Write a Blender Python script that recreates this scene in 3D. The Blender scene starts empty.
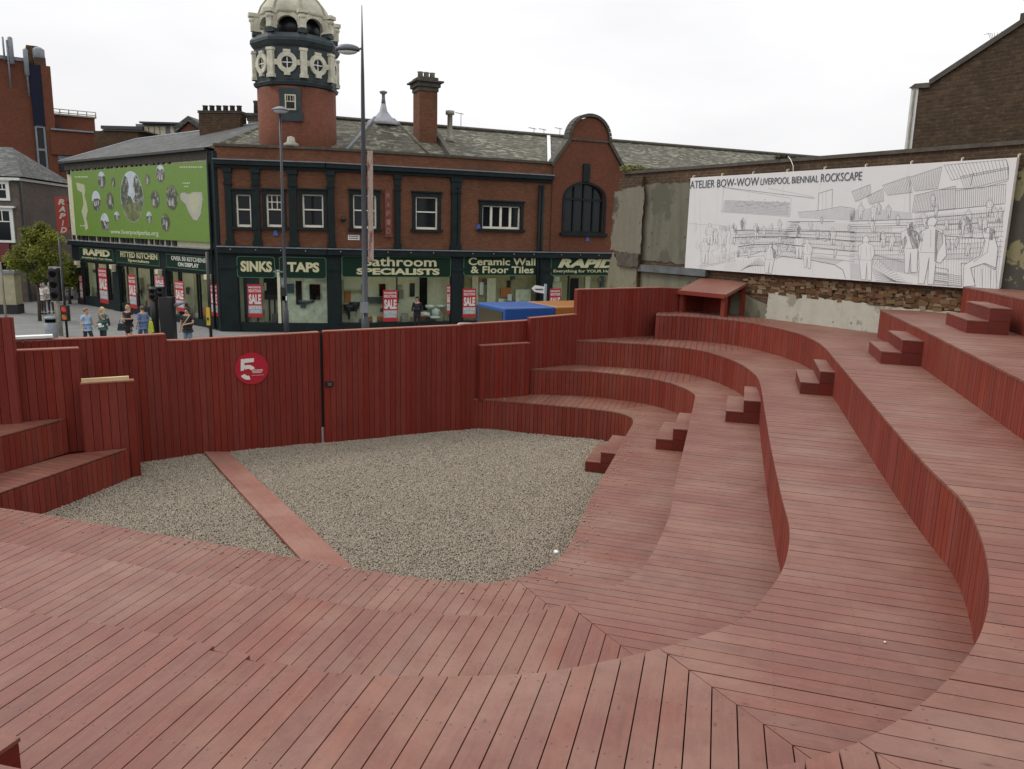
import bpy, bmesh, math, random
from mathutils import Vector, Matrix
random.seed(7)
SC = bpy.context.scene
COL = SC.collection
rad = math.radians
# ------------------------------------------------------------------ camera
CAMH, FPX, PITCH, ROLL = 5.0, 780.0, rad(11.0), rad(1.45)
cF = Vector((0, math.cos(PITCH), -math.sin(PITCH)))
_R0 = Vector((1, 0, 0)); _U0 = Vector((0, math.sin(PITCH), math.cos(PITCH)))
cR = _R0 * math.cos(ROLL) + _U0 * math.sin(ROLL)
cU = -_R0 * math.sin(ROLL) + _U0 * math.cos(ROLL)
def ray(px, py):
    return cF + cR * ((px - 512) / FPX) - cU * ((py - 384.5) / FPX)
def un(px, py, z):
    """plan position of a surveyed point of known height"""
    d = ray(px, py); t = (z - CAMH) / d.z
    return (d.x * t, d.y * t)
def und(px, py, y):
    """surveyed point at known distance y"""
    d = ray(px, py); t = y / d.y
    return Vector((d.x * t, y, CAMH + d.z * t))
cam_d = bpy.data.cameras.new('camera'); cam = bpy.data.objects.new('camera', cam_d)
COL.objects.link(cam); SC.camera = cam
cam.matrix_world = Matrix(((cR.x, cU.x, -cF.x, 0), (cR.y, cU.y, -cF.y, 0), (cR.z, cU.z, -cF.z, CAMH), (0, 0, 0, 1)))
cam_d.sensor_width = 36; cam_d.lens = FPX / 1024 * 36; cam_d.clip_end = 4000; cam_d.clip_start = .05

# ------------------------------------------------------------------ objects
def tag(o, label=None, cat=None, group=None, kind=None):
    if label: o['label'] = label
    if cat: o['category'] = cat
    if group: o['group'] = group
    if kind: o['kind'] = kind
    return o
def thing(name, label, cat, loc=(0, 0, 0), group=None, rz=0):
    o = bpy.data.objects.new(name, None); o.empty_display_size = .2
    COL.objects.link(o); o.location = loc; o.rotation_euler = (0, 0, rz)
    o['origin'] = (0, 0, 0)
    return tag(o, label, cat, group)
def root_loc(o):
    while o.parent: o = o.parent
    return Vector(o.location) if o.type == 'EMPTY' else Vector((0, 0, 0))
class MB:
    def __init__(s):
        s.v = []; s.f = []; s.m = []; s.uv = []; s.tone = []; s.sm = []; s.mi = 0
    def face(s, idx, uv=None, tone=0.5, smooth=False):
        s.f.append(idx); s.m.append(s.mi); s.uv.append(uv); s.tone.append(tone); s.sm.append(smooth)
    def add(s, pts): 
        n = len(s.v); s.v.extend([tuple(p) for p in pts]); return n
    def quad(s, a, b, c, d, tone=.5):
        n = s.add([a, b, c, d]); s.face([n, n+1, n+2, n+3], tone=tone)
    def poly(s, pts, tone=.5):
        n = s.add(pts); s.face(list(range(n, n+len(pts))), tone=tone)
    def hexa(s, p, tone=.5):
        """8 points: bottom ring 0-3, top ring 4-7 (ccw from above)"""
        n = s.add(p)
        for f in ((3, 2, 1, 0), (4, 5, 6, 7), (0, 1, 5, 4), (1, 2, 6, 5), (2, 3, 7, 6), (3, 0, 4, 7)):
            s.face([n+i for i in f], tone=tone)
    def box(s, c, sz, rz=0, tone=.5):
        cx, cy, cz = c; x, y, z = sz[0]/2, sz[1]/2, sz[2]/2
        co, si = math.cos(rz), math.sin(rz); P = []
        for dz in (-z, z):
            for dx, dy in ((-x, -y), (x, -y), (x, y), (-x, y)):
                P.append((cx + dx*co - dy*si, cy + dx*si + dy*co, cz + dz))
        s.hexa(P, tone)
    def prism(s, poly, z0, z1, uvf=None, tone=.5, cap0=True):
        """poly 2d list ccw or cw; z0/z1 floats"""
        a = sum(poly[i][0]*poly[(i+1) % len(poly)][1] - poly[(i+1) % len(poly)][0]*poly[i][1] for i in range(len(poly)))
        if a < 0: poly = poly[::-1]
        k = len(poly); n = s.add([(p[0], p[1], z0) for p in poly] + [(p[0], p[1], z1) for p in poly])
        U = (lambda ids: [uvf(s.v[i]) for i in ids]) if uvf else (lambda ids: None)
        top = [n+k+i for i in range(k)]; s.face(top, U(top), tone)
        if cap0:
            bot = [n+i for i in range(k)][::-1]; s.face(bot, U(bot), tone)
        for i in range(k):
            j = (i+1) % k; ids = [n+i, n+j, n+k+j, n+k+i]; s.face(ids, U(ids), tone)
    def tube(s, pts, r, seg=10, caps=True, smooth=True, tone=.5):
        """pts list of Vector; r float or list"""
        pts = [Vector(p) for p in pts]; rs = r if isinstance(r, (list, tuple)) else [r]*len(pts)
        ring = []; up = None
        for i, p in enumerate(pts):
            t = (pts[min(i+1, len(pts)-1)] - pts[max(i-1, 0)])
            if t.length < 1e-9: t = Vector((0, 0, 1))
            t.normalize()
            if up is None:
                a = Vector((1, 0, 0)) if abs(t.x) < .8 else Vector((0, 1, 0))
                up = (a - t*a.dot(t)).normalized()
            else:
                up = (up - t*up.dot(t)).normalized()
            w = t.cross(up)
            ring.append(s.add([p + (up*math.cos(2*math.pi*k/seg) + w*math.sin(2*math.pi*k/seg))*rs[i] for k in range(seg)]))
        for i in range(len(pts)-1):
            for k in range(seg):
                j = (k+1) % seg
                s.face([ring[i]+k, ring[i]+j, ring[i+1]+j, ring[i+1]+k], tone=tone, smooth=smooth)
        if caps:
            s.face([ring[0]+k for k in range(seg)][::-1], tone=tone); s.face([ring[-1]+k for k in range(seg)], tone=tone)
    def lathe(s, c, prof, seg=24, a0=0, smooth=True, tone=.5):
        """prof: (r,z) list bottom to top"""
        R = []
        for r, z in prof:
            R.append(s.add([(c[0]+r*math.cos(a0+2*math.pi*k/seg), c[1]+r*math.sin(a0+2*math.pi*k/seg), c[2]+z) for k in range(seg)]))
        for i in range(len(prof)-1):
            for k in range(seg):
                j = (k+1) % seg; s.face([R[i]+k, R[i]+j, R[i+1]+j, R[i+1]+k], tone=tone, smooth=smooth)
        s.face([R[0]+k for k in range(seg)][::-1], tone=tone); s.face([R[-1]+k for k in range(seg)], tone=tone)
    def ellipsoid(s, c, r, seg=12, rings=8, tone=.5, M=None):
        R = []
        for i in range(rings+1):
            th = math.pi*i/rings
            ring = []
            for k in range(seg):
                ph = 2*math.pi*k/seg
                v = Vector((r[0]*math.sin(th)*math.cos(ph), r[1]*math.sin(th)*math.sin(ph), -r[2]*math.cos(th)))
                if M: v = M @ v
                ring.append(Vector(c)+v)
            R.append(s.add(ring))
        for i in range(rings):
            for k in range(seg):
                j = (k+1) % seg; s.face([R[i]+k, R[i]+j, R[i+1]+j, R[i+1]+k], tone=tone, smooth=True)
    def build(s, name, mats, parent=None, bevel=0):
        if not isinstance(mats, (list, tuple)): mats = [mats]
        off = root_loc(parent) if parent else Vector((0, 0, 0))
        me = bpy.data.meshes.new(name)
        me.from_pydata([(v[0]-off.x, v[1]-off.y, v[2]-off.z) for v in s.v], [], s.f)
        for m in mats: me.materials.append(m)
        uvl = me.uv_layers.new(name='UVMap'); ca = me.color_attributes.new('tone', 'FLOAT_COLOR', 'CORNER')
        me.update()
        uvs = []; cols = []
        for p, uv, tn, mi, sm in zip(me.polygons, s.uv, s.tone, s.m, s.sm):
            p.material_index = mi; p.use_smooth = sm
            if uv is None:
                n = p.normal
                if abs(n.z) > .93: t = Vector((1, 0, 0)); b = Vector((0, 1, 0))
                else:
                    t = Vector((-n.y, n.x, 0)).normalized(); b = n.cross(t)
                for vi in p.vertices:
                    co = me.vertices[vi].co + off
                    uvs.extend((co.dot(t), co.dot(b)))
            else:
                for q in uv: uvs.extend(q)
            for _ in p.vertices: cols.extend((tn, tn, tn, 1))
        me.uv_layers['UVMap'].uv.foreach_set('vector', uvs); me.color_attributes['tone'].data.foreach_set('color', cols)
        o = bpy.data.objects.new(name, me); COL.objects.link(o)
        if parent: o.parent = parent
        if bevel:
            b = o.modifiers.new('bevel', 'BEVEL'); b.width = bevel; b.segments = 2; b.limit_method = 'ANGLE'
        return o
def copy_tree(o, parent=None):
    c = o.copy(); COL.objects.link(c); c.parent = parent
    for ch in [x for x in COL.objects if x.parent == o]: copy_tree(ch, c)
    return c
def catmull(P, step=.12):
    out = []
    n = len(P)
    for i in range(n-1):
        p0, p1, p2, p3 = P[max(i-1, 0)], P[i], P[i+1], P[min(i+2, n-1)]
        L = math.hypot(p2[0]-p1[0], p2[1]-p1[1]); k = max(1, int(L/step))
        for j in range(k):
            t = j/k
            out.append(tuple(.5*((2*p1[a]) + (-p0[a]+p2[a])*t + (2*p0[a]-5*p1[a]+4*p2[a]-p3[a])*t*t + (-p0[a]+3*p1[a]-3*p2[a]+p3[a])*t**3) for a in (0, 1)))
    out.append(tuple(P[-1])); return out
def smooth_line(P, it=2):
    for _ in range(it):
        P = [P[0]] + [tuple((P[i-1][a]+2*P[i][a]+P[i+1][a])/4 for a in (0, 1)) for i in range(1, len(P)-1)] + [P[-1]]
    return P
def clip(poly, n, c):
    """keep dot(p,n) <= c"""
    out = []
    for i in range(len(poly)):
        a, b = poly[i], poly[(i+1) % len(poly)]
        da = a[0]*n[0]+a[1]*n[1]-c; db = b[0]*n[0]+b[1]*n[1]-c
        if da <= 0: out.append(a)
        if (da < 0 < db) or (db < 0 < da):
            t = da/(da-db); out.append((a[0]+(b[0]-a[0])*t, a[1]+(b[1]-a[1])*t))
    return out
def resample(line, step):
    """points at equal arclength: list of (pt, tangent)"""
    d = [0]
    for i in range(1, len(line)): d.append(d[-1]+math.hypot(line[i][0]-line[i-1][0], line[i][1]-line[i-1][1]))
    L = d[-1]; n = max(1, round(L/step)); out = []; j = 0
    for i in range(n+1):
        s = L*i/n
        while j < len(d)-2 and d[j+1] < s: j += 1
        t = (s-d[j])/max(1e-9, d[j+1]-d[j])
        out.append(((line[j][0]+(line[j+1][0]-line[j][0])*t, line[j][1]+(line[j+1][1]-line[j][1])*t), s))
    return out, L

# ------------------------------------------------------------------ materials
class NT:
    def __init__(s, name):
        s.mat = bpy.data.materials.new(name); s.mat.use_nodes = True; s.t = s.mat.node_tree
        s.b = s.t.nodes['Principled BSDF']
    def n(s, typ, **k):
        nd = s.t.nodes.new(typ)
        for a, v in k.items():
            if a in nd.bl_rna.properties.keys(): setattr(nd, a, v)
            else: nd.inputs[a.replace('_', ' ')].default_value = v
        return nd
    def l(s, a, b): s.t.links.new(a, b)
    def mapping(s, out, scale):
        m = s.n('ShaderNodeMapping'); m.inputs['Scale'].default_value = scale; s.l(out, m.inputs[0]); return m.outputs[0]
    def noise(s, vec, scale, detail=4, rough=.55):
        q = s.n('ShaderNodeTexNoise'); q.inputs['Scale'].default_value = scale; q.inputs['Detail'].default_value = detail
        q.inputs['Roughness'].default_value = rough; s.l(vec, q.inputs['Vector']); return q.outputs['Fac']
    def ramp(s, fac, stops, interp='LINEAR'):
        r = s.n('ShaderNodeValToRGB'); r.color_ramp.interpolation = interp
        e = r.color_ramp.elements
        while len(e) < len(stops): e.new(.5)
        for el, (p, c) in zip(e, stops):
            el.position = p; el.color = (c, c, c, 1) if isinstance(c, (int, float)) else (*c, 1)
        s.l(fac, r.inputs[0]); return r.outputs[0]
    def mix(s, fac, a, b, mode='MIX'):
        m = s.n('ShaderNodeMix', data_type='RGBA', blend_type=mode)
        for sock, v in ((m.inputs[0], fac), (m.inputs[6], a), (m.inputs[7], b)):
            if isinstance(v, (int, float)): sock.default_value = v
            elif isinstance(v, tuple): sock.default_value = (*v, 1)
            else: s.l(v, sock)
        return m.outputs[2]
    def math(s, op, a, b=0, c=0):
        m = s.n('ShaderNodeMath', operation=op)
        for i, v in enumerate((a, b, c)):
            if isinstance(v, (int, float)): m.inputs[i].default_value = v
            else: s.l(v, m.inputs[i])
        return m.outputs[0]
    def bump(s, h, strength=.3, dist=.01):
        b = s.n('ShaderNodeBump'); b.inputs['Strength'].default_value = strength; b.inputs['Distance'].default_value = dist
        s.l(h, b.inputs['Height']); s.l(b.outputs[0], s.b.inputs['Normal'])
    def uv(s): return s.n('ShaderNodeTexCoord').outputs['UV']
    def ob(s): return s.n('ShaderNodeTexCoord').outputs['Object']
    def tone(s):
        a = s.n('ShaderNodeVertexColor'); a.layer_name = 'tone'; return a.outputs[0]
    def col(s, c):
        if isinstance(c, tuple): s.b.inputs['Base Color'].default_value = (*c, 1)
        else: s.l(c, s.b.inputs['Base Color'])
    def rough(s, r, spec=.5):
        if isinstance(r, (int, float)): s.b.inputs['Roughness'].default_value = r
        else: s.l(r, s.b.inputs['Roughness'])
        s.b.inputs['Specular IOR Level'].default_value = spec
def sc(c, k): return tuple(min(1, x*k) for x in c)
def plain(name, c, rough=.6, var=.25, scale=3., bump=0., metal=0, spec=.5, dirt=0.):
    m = NT(name); o = m.ob()
    f = m.noise(o, scale, 6, .6); f2 = m.noise(o, scale*9, 4, .6)
    cc = m.mix(m.ramp(f, [(.3, 0.), (.7, 1.)]), sc(c, 1-var), sc(c, 1+var))
    cc = m.mix(m.math('MULTIPLY', m.ramp(f2, [(.45, 0.), (.75, 1.)]), var), cc, sc(c, .55))
    m.col(cc); m.rough(rough, spec); m.b.inputs['Metallic'].default_value = metal
    if bump: m.bump(f2, bump, .01)
    return m.mat
def wood(name, base, dark, pale, fade=.4, rough=.55, spec=.4, knots=True, tvar=.3, weather=1.0, screws=False):
    """stained timber planks: u runs along the plank, v across; 'tone' is one random number per plank"""
    m = NT(name); uv = m.uv(); t = m.tone(); o = m.ob()
    cmb = m.n('ShaderNodeCombineXYZ'); sep = m.n('ShaderNodeSeparateXYZ'); m.l(uv, sep.inputs[0])
    m.l(m.math('MULTIPLY', sep.outputs[0], 1.0), cmb.inputs[0]); m.l(m.math('MULTIPLY', sep.outputs[1], 14.0), cmb.inputs[1])
    m.l(m.math('MULTIPLY', t, 91.0), cmb.inputs[2]); v3 = cmb.outputs[0]
    g = m.noise(v3, 2.2, 8, .68); g2 = m.noise(v3, 9., 5, .7)
    big = m.noise(o, .75, 5, .6); mid = m.noise(o, 3.1, 6, .65)
    c = m.mix(m.ramp(g, [(.25, 0.), (.72, 1.)]), dark, base)
    c = m.mix(m.math('MULTIPLY', m.ramp(big, [(.42, 0.), (.66, 1.)]), fade), c, pale)
    c = m.mix(m.math('MULTIPLY', m.ramp(mid, [(.5, 0.), (.8, 1.)]), .5*weather), c, sc(dark, .8))
    c = m.mix(m.math('MULTIPLY', m.ramp(g2, [(.55, 0.), (.75, 1.)]), .35), c, sc(dark, .7))
    # per plank lightness
    fs = m.noise(m.mapping(o, (1, 1, 1)), 26, 5, .75); c = m.mix(m.math('MULTIPLY', m.ramp(fs, [(.56, 0.), (.72, 1.)]), .4*weather), c, sc(pale, 1.15))
    sc_ = m.noise(o, 7.5, 7, .7); c = m.mix(m.math('MULTIPLY', m.ramp(sc_, [(.52, 0.), (.66, 1.)]), .22*weather), c, sc(dark, .75))
    br = m.math('ADD', 1-tvar/2, m.math('MULTIPLY', t, tvar))
    hsv = m.n('ShaderNodeHueSaturation'); m.l(c, hsv.inputs['Color']); m.l(br, hsv.inputs['Value'])
    m.l(m.math('ADD', .96, m.math('MULTIPLY', m.math('FRACT', m.math('MULTIPLY', t, 7.3)), .08)), hsv.inputs['Saturation'])
    c = hsv.outputs[0]
    if knots:
        k2 = m.n('ShaderNodeCombineXYZ'); m.l(m.math('MULTIPLY', sep.outputs[0], 2.0), k2.inputs[0])
        m.l(m.math('MULTIPLY', sep.outputs[1], 4.5), k2.inputs[1]); m.l(m.math('MULTIPLY', t, 53.0), k2.inputs[2])
        vo = m.n('ShaderNodeTexVoronoi'); vo.inputs['Scale'].default_value = 1.25; m.l(k2.outputs[0], vo.inputs['Vector'])
        kn = m.ramp(vo.outputs['Distance'], [(.02, .7), (.05, .3), (.09, 0.)])
        c = m.mix(kn, c, sc(dark, .28))
    if screws:
        du = m.math('MULTIPLY', m.math('ABSOLUTE', m.math('SUBTRACT', m.math('FRACT', m.math('DIVIDE', sep.outputs[0], .6)), .5)), .6)
        dv = m.math('MINIMUM', m.math('ABSOLUTE', m.math('SUBTRACT', sep.outputs[1], .028)), m.math('ABSOLUTE', m.math('SUBTRACT', sep.outputs[1], .115)))
        ds = m.math('SQRT', m.math('ADD', m.math('MULTIPLY', du, du), m.math('MULTIPLY', dv, dv)))
        c = m.mix(m.ramp(ds, [(.004, .75), (.0085, 0.)]), c, sc(dark, .25))
    m.col(c); rr = m.math('ADD', rough-.1, m.math('MULTIPLY', g2, .25)); m.rough(rr, spec)
    m.bump(m.math('ADD', g, m.math('MULTIPLY', g2, .5)), .25, .004)
    return m.mat
def brick(name, c1, c2, mortar, soot=.3, sootc=(.03, .025, .02), bw=.235, bh=.078, ms=.011, rough=.85, patch=None, patchc=None, var=.5, speck=.3, speckc=(.2,.16,.11)):
    m = NT(name); uv = m.uv(); o = m.ob()
    b = m.n('ShaderNodeTexBrick'); m.l(uv, b.inputs['Vector']); b.inputs['Scale'].default_value = 1
    b.inputs['Brick Width'].default_value = bw; b.inputs['Row Height'].default_value = bh; b.inputs['Mortar Size'].default_value = ms
    b.inputs['Color1'].default_value = (*c1, 1); b.inputs['Color2'].default_value = (*c2, 1); b.inputs['Mortar'].default_value = (*mortar, 1)
    b.inputs['Mortar Smooth'].default_value = .3; b.inputs['Bias'].default_value = -.1
    n1 = m.noise(o, .5, 7, .65); n2 = m.noise(o, 4.0, 7, .7)
    c = m.mix(m.math('MULTIPLY', m.ramp(n2, [(.35, 0.), (.7, 1.)]), var), b.outputs['Color'], sc(c1, .5))
    c = m.mix(m.math('MULTIPLY', m.ramp(n1, [(.4, 0.), (.75, 1.)]), soot), c, sootc)
    n3 = m.noise(m.mapping(uv, (5, 13, 1)), 1.0, 3, .8)
    c = m.mix(m.math('MULTIPLY', m.ramp(n3, [(.55, 0.), (.7, 1.)]), speck), c, speckc)
    if patch: c = m.mix(m.ramp(m.noise(o, .9, 8, .6), [(patch, 0.), (patch+.04, 1.)]), c, patchc)
    m.col(c); m.rough(rough, .3); m.bump(m.math('ADD', m.math('MULTIPLY', b.outputs['Fac'], -1.), n2), .5, .012)
    return m.mat
M = {}
M['deck'] = wood('weathered_red_deck', (.210, .073, .049), (.142, .046, .030), (.238, .122, .086), fade=.85, rough=.50, spec=.6, tvar=.17, screws=True)
M['riser'] = wood('red_stained_cladding', (.215, .038, .023), (.145, .023, .015), (.25, .075, .045), fade=.3, rough=.65, spec=.25, tvar=.26, weather=.6)
M['fence'] = wood('red_stained_fence', (.205, .030, .019), (.13, .017, .012), (.22, .05, .03), fade=.3, rough=.65, spec=.25, tvar=.26, weather=.6)
M['fence_cap'] = wood('fence_cap', (.34, .14, .09), (.24, .07, .05), (.4, .25, .17), fade=.5, rough=.7, spec=.3)
M['rawwood'] = wood('raw_timber', (.62, .50, .27), (.5, .38, .2), (.66, .56, .36), fade=.3, rough=.7, spec=.3)
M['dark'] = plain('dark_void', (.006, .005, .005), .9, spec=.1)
M['green'] = plain('dark_green_paint', (.0105, .0175, .0185), .55, .3, 2.5, .05, spec=.2)
M['towergreen'] = plain('tower_green_grey_paint', (.034, .046, .050), .5, .3, 2.5, .05, spec=.3)
M['black'] = plain('black_paint', (.012, .012, .014), .4, .3, 3)
M['towercream'] = plain('pale_cream_paint', (.56, .54, .42), .6, .28, 3, .1)
M['sashwhite'] = plain('off_white_sash_paint', (.74, .72, .60), .5, .08, 4)
M['cream'] = plain('cream_paint', (.58, .55, .38), .55, .12, 4, .05)
M['white'] = plain('white_paint', (.74, .75, .72), .5, .06, 4)
M['lead'] = plain('lead_sheet', (.19, .21, .23), .5, .25, 3, .1, metal=0)
M['grey'] = plain('grey_steel', (.10, .11, .12), .4, .2, 6, metal=.4)
M['lampgrey'] = plain('lamp_post_paint', (.030, .033, .040), .45, .25, 6)
M['stone'] = plain('sooty_stone', (.075, .065, .05), .8, .4, 5, .3)
M['palestone'] = plain('pale_stone', (.33, .31, .25), .8, .3, 5, .3)
M['brick'] = brick('orange_red_brick', (.215, .080, .038), (.145, .054, .028), (.15, .085, .052), soot=.5, sootc=(.06, .03, .02))
M['brickred'] = brick('plain_red_brick', (.185, .058, .028), (.145, .046, .024), (.15, .06, .04), soot=.4, sootc=(.07, .03, .02), var=.45)
M['brickold'] = brick('sooty_old_brick', (.115, .055, .026), (.065, .038, .022), (.13, .105, .07), soot=.65, sootc=(.026, .020, .014), var=.9, speck=.75, speckc=(.17, .115, .06), bw=.26, bh=.09, ms=.016)
M['bricksoot'] = brick('blackened_brick', (.095, .054, .027), (.045, .028, .018), (.085, .065, .042), soot=.65, sootc=(.022, .016, .011), var=.9, speck=.6, speckc=(.16, .12, .07), bw=.26, bh=.09, ms=.014)
M['brickgrey'] = brick('grey_brown_brick', (.15, .115, .095), (.115, .09, .078), (.17, .15, .13), soot=.3)
def slate(name, c1, c2, c3):
    m = NT(name); uv = m.uv(); o = m.ob()
    b = m.n('ShaderNodeTexBrick'); m.l(uv, b.inputs['Vector']); b.inputs['Scale'].default_value = 1
    b.inputs['Brick Width'].default_value = .42; b.inputs['Row Height'].default_value = .26; b.inputs['Mortar Size'].default_value = .012
    b.inputs['Color1'].default_value = (*c1, 1); b.inputs['Color2'].default_value = (*c2, 1); b.inputs['Mortar'].default_value = (*sc(c1, .35), 1)
    b.inputs['Bias'].default_value = 0.
    n1 = m.noise(o, .45, 6, .6); n2 = m.noise(o, 2.2, 7, .75)
    vo = m.n('ShaderNodeTexVoronoi'); m.l(m.mapping(uv, (3.6, 7.5, 1)), vo.inputs['Vector']); vo.inputs['Scale'].default_value = 1.
    sp = m.n('ShaderNodeSeparateColor'); m.l(vo.outputs['Color'], sp.inputs[0])
    pt = m.math('MULTIPLY', m.ramp(sp.outputs[0], [(.66, 0.), (.80, 1.)]), m.ramp(n1, [(.30, 0.), (.55, 1.)]))
    c = m.mix(pt, b.outputs['Color'], c3)
    c = m.mix(m.math('MULTIPLY', m.ramp(n2, [(.4, 0.), (.75, 1.)]), .6), c, sc(c1, .6))
    m.col(c); m.rough(.75, .3); m.bump(m.math('MULTIPLY', b.outputs['Fac'], -1.), .5, .02); return m.mat
M['slate'] = slate('lichened_slate', (.070, .066, .048), (.12, .113, .082), (.25, .238, .18))
M['slate2'] = slate('plain_grey_slate', (.060, .062, .060), (.095, .095, .090), (.15, .15, .14))
def glassmat(name, c=(.012, .014, .016), rough=.06):
    m = NT(name); m.col(c); m.rough(rough, .25); return m.mat
M['glass'] = glassmat('dark_window_glass')
def shopglass():
    m = NT('shop_glass'); t = m.t; t.nodes.remove(m.b)
    tr = t.nodes.new('ShaderNodeBsdfTransparent'); tr.inputs[0].default_value = (.86, .9, .87, 1)
    gl = t.nodes.new('ShaderNodeBsdfGlossy'); gl.inputs['Roughness'].default_value = .04
    fr = t.nodes.new('ShaderNodeFresnel'); fr.inputs[0].default_value = 1.5; ge = t.nodes.new('ShaderNodeNewGeometry'); ff = m.math('MULTIPLY', fr.outputs[0], m.math('SUBTRACT', 1., ge.outputs['Backfacing']))
    mx = t.nodes.new('ShaderNodeMixShader'); m.l(ff, mx.inputs[0]); m.l(tr.outputs[0], mx.inputs[1]); m.l(gl.outputs[0], mx.inputs[2])
    m.l(mx.outputs[0], t.nodes['Material Output'].inputs[0]); return m.mat
M['shopglass'] = shopglass()
def flat(name, c, rough=.55, var=.06, spec=.5): return plain(name, c, rough, var, 5, spec=spec)

# ------------------------------------------------------------------ frames for upright planes
class Fr:
    def __init__(s, A, B):
        s.A = Vector((A[0], A[1], 0)); d = Vector((B[0]-A[0], B[1]-A[1], 0)); s.L = d.length; s.u = d.normalized()
        s.n = Vector((s.u.y, -s.u.x, 0))
    def p(s, u, z, d=0): 
        q = s.A + s.u*u + s.n*d; return Vector((q.x, q.y, z))
    def pix(s, px, py, d=0):
        r = ray(px, py); o = Vector((0, 0, CAMH)); a = s.A + s.n*d
        t = (a-o).dot(s.n)/r.dot(s.n); q = o + r*t
        return ((q-s.A).dot(s.u), q.z)
    def U(s, px, py=230): return s.pix(px, py)[0]
    def box(s, mb, u0, u1, z0, z1, d0, d1, tone=.5):
        if d0 > d1: d0, d1 = d1, d0
        # ccw ring seen from above
        mb.hexa([s.p(u0, z0, d1), s.p(u1, z0, d1), s.p(u1, z0, d0), s.p(u0, z0, d0), s.p(u0, z1, d1), s.p(u1, z1, d1), s.p(u1, z1, d0), s.p(u0, z1, d0)], tone)
    def ring(s, mb, c, ro, ri, d0, d1, seg=28, sx=1., sz=1.):
        for k in range(seg):
            a, b = 2*math.pi*k/seg, 2*math.pi*(k+1)/seg
            P = []
            for d in (d1, d0):
                for r, t in ((ri, a), (ro, a), (ro, b), (ri, b)):
                    P.append(s.p(c[0]+r*sx*math.cos(t), c[1]+r*sz*math.sin(t), d))
            mb.hexa([P[4], P[5], P[6], P[7], P[0], P[1], P[2], P[3]])
    def disc(s, mb, c, rx, rz, d0, d1, seg=28):
        f = [s.p(c[0]+rx*math.cos(2*math.pi*k/seg), c[1]+rz*math.sin(2*math.pi*k/seg), d1) for k in range(seg)]
        b = [s.p(c[0]+rx*math.cos(2*math.pi*k/seg), c[1]+rz*math.sin(2*math.pi*k/seg), d0) for k in range(seg)]
        n = mb.add(f+b); mb.face([n+k for k in range(seg)])
        for k in range(seg): mb.face([n+k, n+seg+k, n+seg+(k+1) % seg, n+(k+1) % seg])
    def poly(s, mb, pts, d0, d1):
        """extruded polygon given in (u,z), ccw seen from the front"""
        a = sum(pts[i][0]*pts[(i+1) % len(pts)][1]-pts[(i+1) % len(pts)][0]*pts[i][1] for i in range(len(pts)))
        if a < 0: pts = pts[::-1]
        k = len(pts); n = mb.add([s.p(u, z, d1) for u, z in pts]+[s.p(u, z, d0) for u, z in pts])
        mb.face([n+i for i in range(k)]); mb.face([n+k+i for i in range(k)][::-1])
        for i in range(k): j = (i+1) % k; mb.face([n+i, n+k+i, n+k+j, n+j])
_txt = {}
def letters(fr, text, u0, u1, z0, z1, d, mat, parent, name='lettering', bold=0., shear=0., depth=.012, space=1., lines=None):
    """text fitted into a rectangle of an upright plane"""
    key = (text, bold, shear, space)
    if key not in _txt:
        c = bpy.data.curves.new('t', 'FONT'); c.body = text; c.offset = bold; c.shear = shear; c.space_character = space
        c.align_x = 'CENTER' if '\n' in text else 'LEFT'; c.extrude = .5; c.resolution_u = 3
        o = bpy.data.objects.new('t', c); COL.objects.link(o)
        bpy.context.view_layer.update()
        me = bpy.data.meshes.new_from_object(o.evaluated_get(bpy.context.evaluated_depsgraph_get()))
        _txt[key] = ([v.co.copy() for v in me.vertices], [list(p.vertices) for p in me.polygons])
        bpy.data.objects.remove(o); bpy.data.curves.remove(c); bpy.data.meshes.remove(me)
    V, Fc = _txt[key]
    x0 = min(v.x for v in V); x1 = max(v.x for v in V); y0 = min(v.y for v in V); y1 = max(v.y for v in V)
    mb = MB(); mb.add([fr.p(u0+(v.x-x0)/(x1-x0)*(u1-u0), z0+(v.y-y0)/(y1-y0)*(z1-z0), d+(v.z+.5)*depth) for v in V])
    for f in Fc: mb.face(f)
    return mb.build(name, mat, parent)
# ------------------------------------------------------------------ terraces
Z = [0, .78, 1.47, 2.16, 2.84, 3.48, 4.10]
pe = {1: [(470.3,398.7),(487.9,399.6),(546.5,404.6),(587.5,408.4),(616.8,411.9),(631.5,417.2),(633,423),(625.6,436),(616.8,452.4),(605,472.9),(590,500),(576,531.6),(562,556),(541,570),(505.8,581.6),(481,583.7),(435.5,580),(365,570),(309,560),(246,549),(176,537),(53,516),(0,507.7)],
2: [(530.4,368.9),(575.8,370.3),(605,372.4),(652,378.5),(681.3,386.4),(693.9,393.8),(694.5,400),(682.7,452.4),(675.4,481.7),(672.8,500),(667.6,521),(646.5,563),(621.8,582.6),(590,598.5),(555,607),(505.8,616),(435,614),(365,609),(316.5,598.5),(225,581.6),(158,570),(88,556),(0,541.5)],
3: [(576.7,340),(652,344.5),(697.5,349.6),(734,360.5),(754,373.3),(760.3,384.3),(765,411.7),(770.5,444.5),(781.5,495.7),(789.9,528),(787,556),(780,575.6),(748.4,616),(730.8,624.8),(688.6,640.6),(636,654.7),(611,660),(555,672),(498.8,675.8),(418,675.8),(330,674),(260,658),(225,647.7),(130,628),(70,619.5),(0,607)],
4: [(656,315),(697.5,316.7),(741,321),(788.8,330.6),(818,342),(836,360.5),(854.5,382.4),(898,433.6),(935,473.7),(960.4,497.5),(973.4,517.6),(984,545.7),(990,581),(987.5,612.5),(977,644),(955.8,672),(924,704),(875,735.6),(840,753),(815,760)]}
EDG = {k: [un(*q, Z[k]) for q in v] for k, v in pe.items()}
EDG[1] += [(-8.75, 11.4)]
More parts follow.
